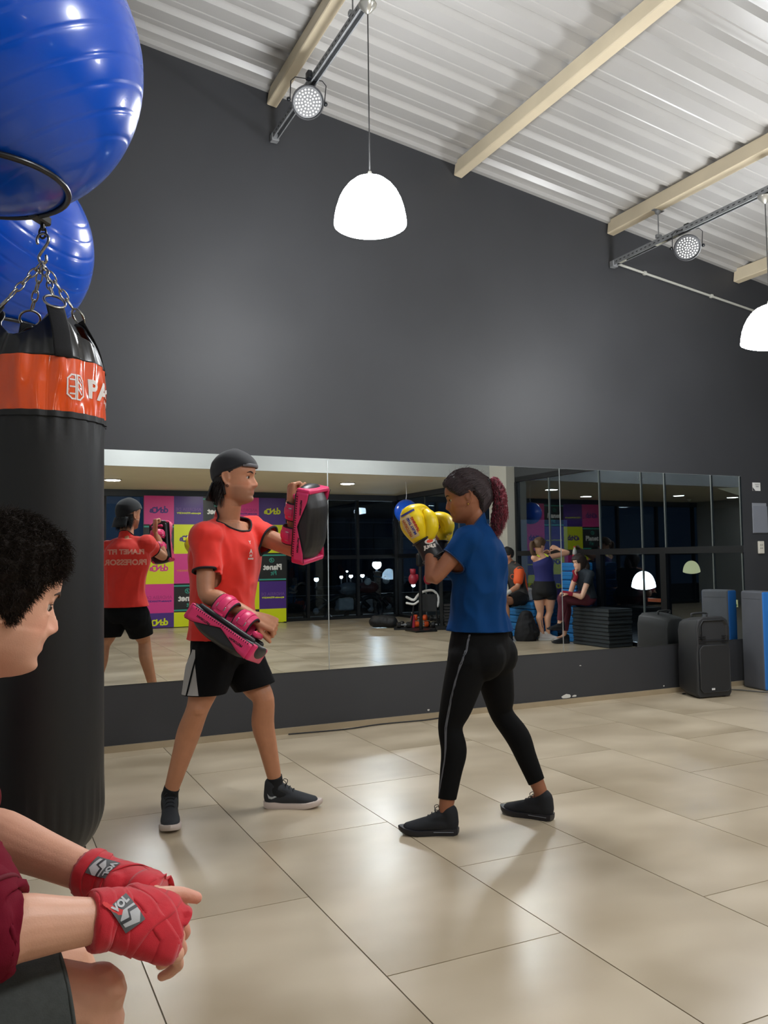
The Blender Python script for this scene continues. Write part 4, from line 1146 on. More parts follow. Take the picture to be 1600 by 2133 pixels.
kick_pad(at(472, 1318, 3.69), at(545, 1358, 3.66)-at(410, 1266, 3.76), vdir(-.55, -.80, -.10), 'pink and black kick pad held low across the coach\'s shorts', None, flip=1)
padc = at(652, 1098, 4.0)
kick_pad(at(645, 1092, 3.98), at(642, 1032, 3.96)-at(632, 1160, 4.02), vdir(.80, .05, -.45), 'pink and black kick pad raised upright in front of the coach', None, flip=1)
# ================================================================== THE BOXER: blue shirt, black leggings, yellow gloves
M_skinB = mat('skin_brown', (150, 96, 66), 0.48, vary=0.05, scale=25, attr='tone', bump=.05, bscale=300)
M_blue = mat('petrol_blue_jersey', (8, 56, 108), 0.85, spec=.15, vary=.06, scale=14, bump=.1, bscale=400)
M_leg = mat('black_lycra', (6, 6, 7), 0.85, spec=.2)
J = dict(k=.93, hk=1.03, fem=True, wide=1.05, jaw=.96, nose=.95)
J['pelvis'] = at(1000, 1362, 3.83); J['waist'] = at(997, 1268, 3.82); J['chest'] = at(998, 1165, 3.81); J['neck'] = at(993, 1096, 3.80)
J['head'] = at(968, 1036, 3.79); J['HR'] = headR(-.95, .10, -.22)
J['hipL'] = at(978, 1372, 3.745); J['hipR'] = at(1024, 1366, 3.90)
J['knL'] = at(938, 1515, 3.72); J['knR'] = at(1046, 1488, 3.94)
g1 = np.array([1.815, 3.250, 0]); f1 = nrm(np.array([-.22, .12, 0])); g2 = np.array([2.315, 3.235, 0]); f2 = nrm(np.array([-.14, .22, 0]))
J['anL'] = g1-f1*.015+UP*.10; J['anR'] = g2-f2*.015+UP*.115
J['toL'] = g1+f1*.09+UP*.04; J['toR'] = g2+f2*.09+UP*.045
J['backL'] = vdir(1, 0, 0); J['backR'] = vdir(.9, 0, -.3)
J['shL'] = at(975, 1122, 3.69); J['shR'] = at(985, 1120, 3.95)
J['elL'] = at(903, 1205, 3.66); J['wrL'] = at(893, 1125, 3.76)
J['elR'] = at(905, 1190, 3.98); J['wrR'] = at(908, 1120, 3.97)
boxer = empty('person', (J['pelvis'][0], J['pelvis'][1], 0), 'woman in a blue T-shirt and black leggings standing guard with raised yellow gloves', 'person')
hA = hand(J['wrL'], vdir(-.3, .95, 0), vdir(-.9, -.3, 0), 1, .13, curl=(60, 80, 60)); hB = hand(J['wrR'], vdir(-.1, 1, 0), vdir(-.9, 0, .2), 1, .11, curl=(80, 90, 60), tdir=vdir(0, 1, 0))
# hips, seat and bust that give the figure its outline
but = [(lerp(J['pelvis'], J['hipL'], .8)+vdir(1, -.05, 0)*.048+UP*.004, .102), (lerp(J['pelvis'], J['hipR'], .8)+vdir(1, -.05, 0)*.026+UP*.004, .102)]
J['extra'] = but
bust = [(J['chest']+vdir(-.96, -.12, -.25)*.085-UP*.015, .070), (J['chest']+vdir(-.96, -.12, .25)*.085-UP*.015, .070)]
bodyG = join([person_G(J, [hA, hB])]+[ball(c, r, 16) for c, r in but+bust])
body = remesh(bodyG, .0042, 3)
bo = smooth_obj('body', body, M_skinB, boxer); setcol(bo, skin_cols(body[0], J, (146, 92, 64)))
face_bits(J, boxer, iris=(30, 20, 15), brow=(26, 20, 20), lidcol=mat('skin_lid_brown', (120, 74, 54), .5))
def shirt2():
    k = J['k']; pr = torso_prof(True)
    J2 = dict(J); J2['wide'] = 1.06
    old = globals()['torso_G']
    def tg_(JJ, infl=0, upto=8, lo=0, profile=None):
        return join([old(JJ, infl, upto, lo, profile)]+[ball(c, r+infl*.6, 16) for c, r in bust]+[ball(c, r+infl*.5, 16) for c, r in but])
    globals()['torso_G'] = tg_
    r = shirt(J2, boxer, M_blue, None, infl=.022, sleeve=(.46, .46), srad=.062, bottom=at(1000, 1313, 3.83), loose=.012, wr=.020, neck_tilt=.45, neck_up=.022, collar_drop=0.0, bot_n=(-.03, 0, -1))
    globals()['torso_G'] = old; return r
ws, wsG, wl = shirt2()
for i, L in enumerate(wl[:3]): hem('sleeve_hem' if i < 2 else 'neckline_hem', L, .0035, mat('dark_blue_hem', (18, 44, 84), .8), ws, 2)
lg, lgG, _ = leggings(J, boxer, M_leg, infl=.006, frac=.86, top=lerp(J['pelvis'], J['waist'], .85))
tgl = bvh(lgG)
# twin reflective side stripes down the outside of the near leg
M_str = mat('grey_reflective_stripe', (96, 98, 104), .45)
ctl = [(966, 1322, 3.60), (955, 1345, 3.58), (938, 1385, 3.58), (922, 1440, 3.60), (916, 1500, 3.62), (912, 1560, 3.63), (908, 1620, 3.64), (906, 1672, 3.65)]
for d in (0, 7):
    pts = [(at(x+d*(1 if i < 5 else .7), y, z), at(x+(d+4.2)*(1 if i < 5 else .75), y+1, z)) for i, (x, y, z) in enumerate(ctl)]
    strip('side_stripe', pts, M_str, tgl, lg, None, off=.001)
M_up2 = mat('black_mesh_upper', (17, 20, 26), .8, bump=.3, bscale=600); M_sole2 = mat('black_rubber_sole', (22, 22, 30), .45); M_l2 = mat('dark_lace', (40, 38, 40), .8)
sA = shoe(boxer, 'shoe', g1, f1, .262, (M_up2, M_sole2, M_l2), upper_r=.92); sB = shoe(boxer, 'shoe', g2, f2, .262, (M_up2, M_sole2, M_l2), upper_r=.92)
for s_ in (sA, sB):
    obj('sole_line', tube(s_[1]([(.036*s, y, .019+max(0, y-.11)*.2) for s, y in ((-1, -.05), (-1, 0), (-1, .04))]), .0016, n=6), mat('grey_sole_line', (120, 122, 130), .5), s_[0])
# hair: dark brown swept back into a wine-red curly ponytail
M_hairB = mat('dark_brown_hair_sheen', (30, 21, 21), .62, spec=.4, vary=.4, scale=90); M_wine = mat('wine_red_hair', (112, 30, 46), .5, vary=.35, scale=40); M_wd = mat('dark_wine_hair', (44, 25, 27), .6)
R_, hc, hk = J['HR'], J['head'], J['k']*J['hk']
HT = lambda P: (np.asarray(P, float)@R_.T)*hk+hc
def hw_(t, z):
    a = abs(t)
    lim = .062 if a < .5 else (.062-(a-.5)*.075 if a < 1.25 else (.006 if a < 1.85 else .006-(a-1.85)*.085))
    if 1.5 < a < 1.95: lim = .014
    return min(1.0, max(0.0, (z-lim)/.014)) if z > lim else 0.0
hg = scalp_cap(J, .018, hw_, zmin=-.12, nth=96, nz=90, bumps=.003, bs=50)
ho = obj('hair', hg, M_hairB, boxer, smooth=True)
tie = HT([(0, -.118, .040)])[0]
Pn, Nn = sample_faces(hg, 3400, 11, lambda q: True)
V, fc = [], []
rr = np.random.RandomState(3)
for p, n_ in zip(Pn, Nn):
    q = tie+rr.normal(0, .008, 3); mid = lerp(p, q, .5); r_ = np.linalg.norm(mid-HT([(0, -.01, .01)])[0]); tgt = .5*(np.linalg.norm(p-HT([(0, -.01, .01)])[0])+.120*hk)+.004
    mid = HT([(0, -.01, .01)])[0]+(mid-HT([(0, -.01, .01)])[0])*max(1.0, tgt/max(r_, .02))+n_*.002
    g = tube([p+n_*.0012, mid, q], [.0011, .0013, .0009], n=3, sub=3, caps='open'); o_ = len(V); V += list(g[0]); fc += [tuple(i+o_ for i in w) for w in g[1]]
so_ = obj('combed_strands', (np.array(V), fc), M_wd, ho); so_['kind'] = 'stuff'
obj('hair_tie', torus(tie+vdir(.6, .1, 0)*.008, .017, .006, axes(vdir(.9, .2, 0), (0, 0, 1))@np.array(Matrix.Rotation(1.57, 3, 'X')), 18, 8), mat('black_elastic', (14, 14, 16), .8), ho, smooth=True)
pt = [at(1016, 1004, 3.79), at(1030, 1002, 3.79), at(1040, 1022, 3.78), at(1042, 1055, 3.77), at(1036, 1085, 3.77), at(1034, 1103, 3.76)]
pony = wrinkle(remesh(tube(pt, [.012, .020, .025, .029, .025, .008], n=16, sub=4), .005, 2), .014, 32.0)
po = obj('ponytail', pony, M_wine, boxer, smooth=True, fix=False)
Pn, Nn = sample_faces(pony, 2000, 8)
ax = np.array([0, 0, -1.0])
obj('curls', strands(Pn, Nn*.10+ax*.95, .045, .0013, n=9, curl=.55, grav=.35, jit=.10, seed=4, wave=.003), M_wine, po)['kind'] = 'stuff'
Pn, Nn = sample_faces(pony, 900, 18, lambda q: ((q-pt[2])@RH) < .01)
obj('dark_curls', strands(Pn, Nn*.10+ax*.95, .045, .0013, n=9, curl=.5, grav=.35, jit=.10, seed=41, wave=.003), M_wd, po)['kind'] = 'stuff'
Pn, Nn = sample_faces(hg, 70, 9, lambda q: ((q-hc)@R_)[2] > .07)
obj('flyaway_hair', strands(Pn, Nn+vdir(.8, 0, 0), .035, .0005, curl=.4, seed=9), M_hairB, ho)['kind'] = 'stuff'
obj('earring', ball(HT([(-.078 if (HT([(-.078, 0, 0)])-EYE)@CF < (HT([(.078, 0, 0)])-EYE)@CF else .078, -.008, -.040)])[0], .0035, 10), mat('gold_stud', (200, 160, 80), .25, metal=.9), boxer, smooth=True)

# boxing gloves
M_yel = mat('yellow_leather', (238, 206, 6), .38, bump=.05, bscale=300); M_wh = mat('cream_leather', (216, 190, 140), .4); M_cuff = mat('black_glove_cuff', (18, 18, 20), .5); M_vio = mat('navy_binding', (34, 40, 120), .5)
def boxing_glove(w, d, n, ths, label, k=1.0, text=True):
    """w wrist, d towards the knuckles, n back of the hand, ths which side the thumb lies on"""
    w = np.asarray(w, float); d = nrm(d); n = nrm(np.asarray(n)-d*np.dot(n, d)); s = np.cross(d, n)*ths; Rg = np.stack([s, d, n], 1)
    T = lambda V: (np.asarray(V, float)*k)@Rg.T+w
    t = empty('boxing_glove', w, label, 'boxing glove', 'the boxer\'s pair of yellow gloves')
    # fist: padded block folded over; x to the thumb side, y to knuckles, z back of hand
    P = [tube([(0, .015, .0), (0, .055, .004), (0, .100, .008), (-.002, .132, -.002)], [(.040, .036), (.054, .044), (.062, .048), (.054, .040)], side=(1, 0, 0), n=24, sub=3),
         tube([(-.002, .138, -.010), (-.002, .132, -.044), (0, .098, -.058), (0, .070, -.052)], [(.052, .034), (.050, .028), (.046, .024), (.042, .018)], side=(1, 0, 0), n=20, sub=3)]
    U = remesh(join(P), .0045, 5)
    o = obj('glove_fist', (T(U[0]), U[1]), M_yel, t, smooth=True); tg_ = bvh((T(U[0]), U[1]))
    Th = remesh(join([tube([(.040, .030, -.006), (.062, .052, -.018), (.064, .086, -.030), (.050, .108, -.038)], [.024, .026, .025, .019], n=18, sub=3)]), .0045, 4)
    obj('glove_thumb', (T(Th[0]), Th[1]), M_yel, o, smooth=True)
    C = remesh(join([tube([(0, .030, .001), (0, -.010, .0), (0, -.062, .0)], [(.047, .043), (.044, .040), (.049, .045)], side=(1, 0, 0), n=24, sub=3, caps='flat')]), .005, 3)
    c_ = obj('cuff', (T(C[0]), C[1]), M_cuff, t, smooth=True); tc_ = bvh((T(C[0]), C[1]))
    st = [(math.cos(a)*.0490, -.052, math.sin(a)*.0455) for a in np.linspace(0, 2*math.pi, 25)[:-1]]
    obj('wrist_strap', tube(T(st), [(.026*k, .003)]*24, side=np.repeat(Rg[:, 1][None], 24, 0), n=8, sub=1, closed=True) if False else (lambda V, F_: (V, F_))(*tube(T(st), .0035*k, n=6, closed=True)), M_cuff, c_, smooth=True)
    obj('binding', tube(T([(math.cos(a)*.0500, .026, .001+math.sin(a)*.0455) for a in np.linspace(0, 2*math.pi, 25)[:-1]]), .0036*k, n=6, closed=True), M_cuff, o, smooth=True)
    return t, T, Rg, tg_, tc_, o, c_
gd = vdir(-.46, .88, .05); gn = vdir(-.80, -.30, -.55)
gt, T, Rg, tgf, tgc, fo, cfo = boxing_glove(at(890, 1136, 3.75), gd, gn, 1, 'yellow boxing glove with a black cuff, the nearer one in front of the woman\'s face', 1.16)
# printed panel on the outer side of the near glove
tow = nrm(-CF*np.array([1, 1, 0])+vdir(0, 0, 0)*0); tow = nrm(np.array([-CF[0], -CF[1], 0]))
rgt = nrm(np.cross(UP, tow)); 
pc = at(866, 1086, 3.5)
upg = nrm(gd-tow*np.dot(gd, tow)); rg2 = np.cross(upg, tow)*1.0
sw2 = [(-.052, .020), (-.040, .062), (.0, .066), (.0, .020), (-.004, -.040), (-.040, -.040)]
decal('print_panel', (np.array([(a-.004, b-.008, 0) for a, b in sw2]), [tuple(range(6))[::-1]]), at(868, 1092, 3.63), rg2, upg, tgf, M_wh, fo, off=.001, maxlen=.008)
for s_, dx, m in (('PRETORIAN', -.040, mat('faded_orange_print', (196, 110, 60), .6)), ('MUAY THAI', -.020, mat('blue_print', (40, 60, 150), .6)), ('TRAINING', -.002, mat('red_print', (190, 40, 40), .6))):
    decal('glove_lettering', text2d(s_, .0155, .0008), at(868, 1092, 3.63)+rg2*dx+upg*.004, upg, -rg2, tgf, m, fo, off=.0018, maxlen=.008)
decal('top_band', (np.array([(-.05, -.004, 0), (.03, -.004, 0), (.03, .006, 0), (-.05, .006, 0)]), [(0, 1, 2, 3)]), at(868, 1092, 3.63)+upg*.064-rg2*.004, rg2, upg, tgf, M_vio, fo, off=.0018, maxlen=.008)
up_c = nrm(gd-tow*np.dot(gd, tow))
ov = [(math.cos(a)*.024, math.sin(a)*.012) for a in np.linspace(0, 2*math.pi, 25)[:-1]]
cc = at(897, 1132, 3.65); cr = vdir(.95, .22, 0)
decal('cuff_oval', (np.array([(a, b, 0) for a, b in ov]), [tuple(range(24))]), cc+UP*.012, cr, nrm(np.cross(tow, cr)), tgc, mat('cuff_white', (220, 210, 200), .5), cfo, off=.0012, maxlen=.006)
decal('cuff_oval_fill', (np.array([(a*.62, b*.62, 0) for a, b in ov]), [tuple(range(24))]), cc+UP*.012, cr, nrm(np.cross(tow, cr)), tgc, mat('cuff_orange', (226, 70, 40), .5), cfo, off=.0018, maxlen=.006)
decal('cuff_lettering', text2d('JUGUI', .020, .0016), cc-UP*.013, cr, nrm(np.cross(tow, cr)), tgc, mat('cuff_white', (220, 210, 200), .5), cfo, off=.0014, maxlen=.006)
boxing_glove(at(915, 1140, 3.99), vdir(-.05, .98, .1), vdir(-.9, 0, .4), -1, 'yellow boxing glove partly hidden behind the nearer glove', 1.0)
# ================================================================== THE SITTER: close by, maroon T-shirt, red hand wraps
M_skinC = mat('skin_fair', (214, 158, 130), 0.45, vary=0.04, scale=30, attr='tone', bump=.12, bscale=420)
M_maroon = mat('maroon_jersey', (112, 12, 36), .85, spec=.2, vary=.05, scale=30, bump=.15, bscale=600)
M_char = mat('charcoal_melange', (62, 66, 64), .85, vary=.12, scale=120, bump=.2, bscale=500)
J = dict(k=1.0, hk=1.0, jaw=1.04, nose=1.08, wide=1.02, armk=1.0)
J['head'] = at(-4, 1246, 1.30); J['HR'] = headR(.74, .64, -.24)
J['neck'] = at(-135, 1480, 1.30); J['chest'] = at(-290, 1660, 1.34); J['waist'] = np.array([-.36, 1.30, .66]); J['pelvis'] = np.array([-.38, 1.28, .56])
J['hipR'] = np.array([-.36, 1.18, .56]); J['hipL'] = np.array([-.36, 1.38, .56])
J['knR'] = at(168, 2090, 1.14); J['knL'] = at(128, 2000, 1.42)
J['anR'] = np.array([J['knR'][0]+.02, J['knR'][1]-.02, .10]); J['anL'] = np.array([J['knL'][0]+.02, J['knL'][1]+.01, .10])
gR_, gL_ = J['anR']*np.array([1, 1, 0]), J['anL']*np.array([1, 1, 0]); fs = np.array([1.0, -.1, 0]); fs2 = np.array([1.0, .1, 0])
J['toR'] = gR_+fs*.10+UP*.05; J['toL'] = gL_+fs2*.10+UP*.05; J['backR'] = np.array([-1.0, 0, 0]); J['backL'] = np.array([-1.0, 0, 0])
J['shR'] = at(-235, 1600, 1.14); J['shL'] = at(-165, 1550, 1.46)
J['elR'] = at(-30, 1938, 1.04); J['wrR'] = at(240, 1914, 1.13)
J['elL'] = at(-60, 1718, 1.34); J['wrL'] = at(218, 1832, 1.24)
dR = vdir(.77, -.34, .50); nR = vdir(.12, .78, -.60)
hR_ = hand(J['wrR'], dR, nR, -1, .188, curls=[(46, 40, 20), (50, 42, 20), (54, 42, 20), (56, 40, 20)], spread=1.12, tdir=vdir(.75, .15, .6), tcurl=25, wrist_r=.029, fat=1.04)
dL = vdir(.93, -.22, -.12); nL = vdir(.22, .80, .40)
hL_ = hand(J['wrL'], dL, nL, 1, .186, curls=[(74, 60, 25), (76, 60, 25), (78, 60, 25), (78, 50, 25)], tdir=vdir(.75, -.42, -.40), tcurl=45, wrist_r=.028)
sitter = empty('person', (-.38, 1.28, 0), 'seated man in profile, short dark curly hair, maroon T-shirt and red hand wraps', 'person')
body = remesh(person_G(J, [hR_, hL_]), .0030, 2)
bo = smooth_obj('body', body, M_skinC, sitter)
cols = skin_cols(body[0], J, (228, 172, 144), beard=.16, beardcol=(150, 112, 96))
# warmer knuckles and fingertips
for tip, r_ in ((J['wrR']+dR*.16, .06), (J['wrL']+dL*.16, .06)):
    w_ = np.exp(-(np.linalg.norm(body[0]-tip, axis=1)/r_)**4); cols = cols*(1+w_[:, None]*np.array([.0, -.16, -.14]))
setcol(bo, cols)
face_bits(J, sitter, lidcol=mat('skin_lid_fair', (206, 148, 122), .5), brow=(64, 48, 40), heavy=.9, gaze=.6)
# ---- hair
M_hairC = mat('near_black_hair', (36, 28, 23), .75, spec=.25)
R_, hc, hk = J['HR'], J['head'], J['hk']
def hm3(t, z):
    a = abs(t)
    if a < .45: lim = .066
    elif a < 1.05: lim = .066-(a-.45)*.050
    elif a < 1.45: lim = .036-(a-1.05)*.19          # temple down into the sideburn
    elif a < 1.62: lim = -.034
    elif a < 1.95: lim = -.034+(a-1.62)*.16
    else: lim = .019-(a-1.95)*.082
    return min(1.0, max(.12, (z-lim)/.030)) if z > lim else 0.0
hg = scalp_cap(J, .017, hm3, zmin=-.12, nth=150, nz=130, bumps=.008, bs=75)
ho = obj('hair', hg, M_hairC, sitter, smooth=True)
Pn, Nn = sample_faces(hg, 12000, 21)
Fw = R_[:, 1]
dens = ((Pn-hc)@R_)[:, 2]/hk
up_ = np.clip((dens-.0)/.05, 0, 1)[:, None]
tan_ = Fw[None]*.75-UP[None]*(.9-.9*up_); tan_ = tan_-Nn*np.sum(tan_*Nn, axis=1, keepdims=True)
o_ = obj('hair_strands', strands(Pn+Nn*.0015, Nn*.42+tan_*.9, .017, .00062, n=6, curl=.75, grav=.03, jit=.25, seed=31, wave=.0008), M_hairC, ho); o_['kind'] = 'stuff'
Pn, Nn = sample_faces(hg, 1500, 22, lambda q: ((q-hc)@R_)[1] > .045)
o_ = obj('front_curls', strands(Pn, Nn*.6+Fw*.8+UP*.0, .028, .0006, n=7, curl=1.05, grav=.12, jit=.3, seed=32), M_hairC, ho); o_['kind'] = 'stuff'
# ---- T-shirt
o, G_, lps = shirt(J, sitter, M_maroon, None, infl=.020, sleeve=(.84, .90), srad=.064, bottom=J['pelvis']+np.array([-.0, 0, -.0]), loose=.01, wr=.016, neck_tilt=.5, neck_up=.04, bot_n=(0, 0, -1), bot_r=.5, voxel=.007)
for i, L in enumerate(lps[:3]): hem('sleeve_hem' if i < 2 else 'neckline_hem', L, .0035, mat('maroon_hem', (104, 10, 32), .8), o, 2)
el_, wr_, sh_ = np.asarray(J['elR']), np.asarray(J['wrR']), np.asarray(J['shR'])
rs_ = tube([lerp(sh_, el_, .62), lerp(sh_, el_, .84), el_, lerp(el_, wr_, .11), lerp(el_, wr_, .19)], [.064, .064, .062, .056, .053], n=40, sub=6, caps='open')
rs_ = wrinkle(rs_, .008, 26.0, (1, 1, 1), 2.0); q_ = obj('rolled_sleeve', rs_, M_maroon, sitter, smooth=True); md_ = q_.modifiers.new('t', 'SOLIDIFY'); md_.thickness = .003
# ---- shorts
so_, sG_, sl_ = shorts(J, sitter, M_char, infl=.022, frac=(.82, .945), rad=.104, rad_end=.090, wr=.008, voxel=.007)
for L in sl_[:2]: hem('leg_hem', L, .0028, M_char, so_, 2)
M_shC = mat('dark_trainer_upper', (40, 42, 46), .8)
for g_, f_ in ((gR_, fs), (gL_, fs2)): shoe(sitter, 'shoe', g_, f_, .28, (M_shC, M_sole, M_lace))
# ---- red hand wraps: cloth layers round wrist and palm, edges of each turn standing proud
M_wrap = mat('red_cotton_wrap', (206, 26, 44), .82, sheen=.3, vary=.06, scale=60, bump=.25, bscale=900); M_wrapd = mat('red_wrap_edge', (170, 16, 32), .85)
M_vel = mat('red_hook_tape', (228, 62, 62), .7); M_patch = mat('grey_rubber_patch', (88, 90, 92), .6); M_emb = mat('silver_emblem', (190, 190, 192), .45)
def wrap(w, d, n, ths, el, size, name, turns, seed):
    w = np.asarray(w, float); d = nrm(d); n = nrm(np.asarray(n)-d*np.dot(n, d)); s = np.cross(d, n)*ths; k = size/.2; fa = nrm(w-np.asarray(el))
    P = [tube([w-fa*.034, w, w+d*.045*k, w+d*.075*k, w+d*.092*k-n*.003], [(.042*k, .039*k), (.042*k, .036*k), (.053*k, .034*k), (.057*k, .032*k), (.054*k, .028*k)], side=np.array([s]*5), n=32, sub=4, caps='flat'),
         tube([w+d*.012*k+s*.012*k, w+d*.032*k+s*.036*k-n*.006*k], [.028*k, .025*k], n=16, sub=2)]
    S_ = remesh(join(P), .0045, 12); G = remesh(join(P), .0030, 5); G = wrinkle(G, .0012, 55.0, (1, 1, 1), seed)
    o = obj(name, G, M_wrap, sitter, smooth=True, fix=False); T = bvh(G)
    # the turns of cloth, each a flat band lying on the ones below
    for (pa, pb, tilt, wd) in turns:       # point along the hand (a) and across (b), tilt of the loop, width of the band
        c = w+d*pa+s*pb; m = nrm(d*math.cos(tilt)+s*math.sin(tilt)); u1 = nrm(np.cross(m, n)); u2 = np.cross(m, u1)
        for e, lift in ((-.5, .0004), (.5, .0022)):
            pass
        rows = []
        for q in np.linspace(-.5, .5, 6):
            row = []
            for th in np.linspace(0, 2*math.pi, 56, endpoint=False):
                u = u1*math.cos(th)+u2*math.sin(th); cc = c+m*(q*wd+.0025*math.sin(th*3+seed))
                h = T.ray_cast(Vector(cc+u*.16), Vector(-u), .16)
                p = np.array(h[0]) if h[0] is not None else cc+u*.03
                row.append(p+u*(.0006+.0018*(q+.5)))
            rows.append(row)
        V = np.array(rows).reshape(-1, 3); fc = [(i*56+j, i*56+(j+1) % 56, (i+1)*56+(j+1) % 56, (i+1)*56+j) for i in range(5) for j in range(56)]
        b = obj('wrap_turn', (V, fc), M_wrap, o, smooth=True); md = b.modifiers.new('t', 'SOLIDIFY'); md.thickness = .0012; md.offset = -1
    return o, G, S_
wo, wG, wS1 = wrap(J['wrR'], dR, nR, -1, J['elR'], .188, 'hand_wrap', [(-.026, 0, .10, .022), (-.014, 0, -.12, .022), (-.002, 0, .14, .020), (.080, 0, -.25, .030), (.062, 0, .55, .026), (.050, 0, -.75, .026), (.034, .0, .80, .024)], 1.0)
wo2, wG2, wS2 = wrap(J['wrL'], dL, nL, 1, J['elL'], .186, 'hand_wrap', [(-.026, 0, .08, .022), (-.012, 0, -.1, .022), (.078, 0, .2, .028), (.060, 0, -.6, .026), (.045, 0, .7, .026)], 4.0)
tw1, tw2 = bvh(wS1), bvh(wS2)   # the wraps without their ridges
def patch(c, right, up, tgt, parent, sc=1.0, word='VOL'):
    right = nrm(right); up = nrm(np.asarray(up)-right*np.dot(up, right)); nn = np.cross(right, up)
    h = tgt.ray_cast(Vector(np.asarray(c)+nn*.15), Vector(-nn), .4)
    if h[0] is not None:                       # lie in the cloth's own tangent plane
        c = np.array(h[0]); m = nrm(np.array(h[1])*.75+nn*.25) if np.dot(np.array(h[1]), nn) > 0 else nn
        right = nrm(right-m*np.dot(right, m)); up = np.cross(m, right)
    def P(q): return np.array([(a*sc, b*sc, 0) for a, b in q])
    poly = [(-.028, -.016), (-.022, .022), (.030, .020), (.026, -.022)]
    decal('logo_patch', (P(poly), [(3, 2, 1, 0)]), c, right, up, tgt, M_patch, parent, off=.0045, maxlen=.004)
    hexa = [(-.024, -.006), (-.014, .018), (.000, .018), (.010, .004), (.006, -.019), (-.012, -.018)]
    decal('emblem', (P(hexa), [tuple(range(6))[::-1]]), c, right, up, tgt, M_emb, parent, off=.0050, maxlen=.004)
    zz = [(-.004, .019), (-.009, .003), (.003, -.003), (-.001, -.019)]
    w_ = .0028; L = [(a-w_, b) for a, b in zz]; R2 = [(a+w_, b) for a, b in zz]
    q = L+R2[::-1]; n_ = len(zz)
    decal('chevron', (P(L+R2), [(i, i+1, n_+i+1, n_+i) for i in range(n_-1)]), c, right, up, tgt, mat('dark_chevron', (52, 52, 56), .5), parent, off=.0055, maxlen=.004)
    t = text2d(word, .017*sc, .0010*sc); v = np.stack([t[0][:, 1]+.020*sc, -t[0][:, 0], t[0][:, 2]], 1)
    decal('patch_lettering', (v, t[1]), c, right, up, tgt, M_emb, parent, off=.0055, maxlen=.004)
patch(at(206, 1816, 1.20), vdir(.95, -.30, 0), vdir(.30, .95, 0), tw2, wo2, sc=.72)
patch(at(240, 1938, 1.06), vdir(-.62, .78, 0), vdir(-.78, -.62, 0), tw1, wo, sc=.78)
# hook tape tab on the near wrap
decal('closing_tab', (np.array([(-.024, -.009, 0), (.016, -.011, 0), (.024, 0, 0), (.016, .011, 0), (-.024, .010, 0)]), [(0, 1, 2, 3, 4)]), at(262, 1866, 1.08), vdir(.80, -.60, 0), vdir(.6, .8, 0), tw1, M_vel, wo, off=.0045, maxlen=.005)
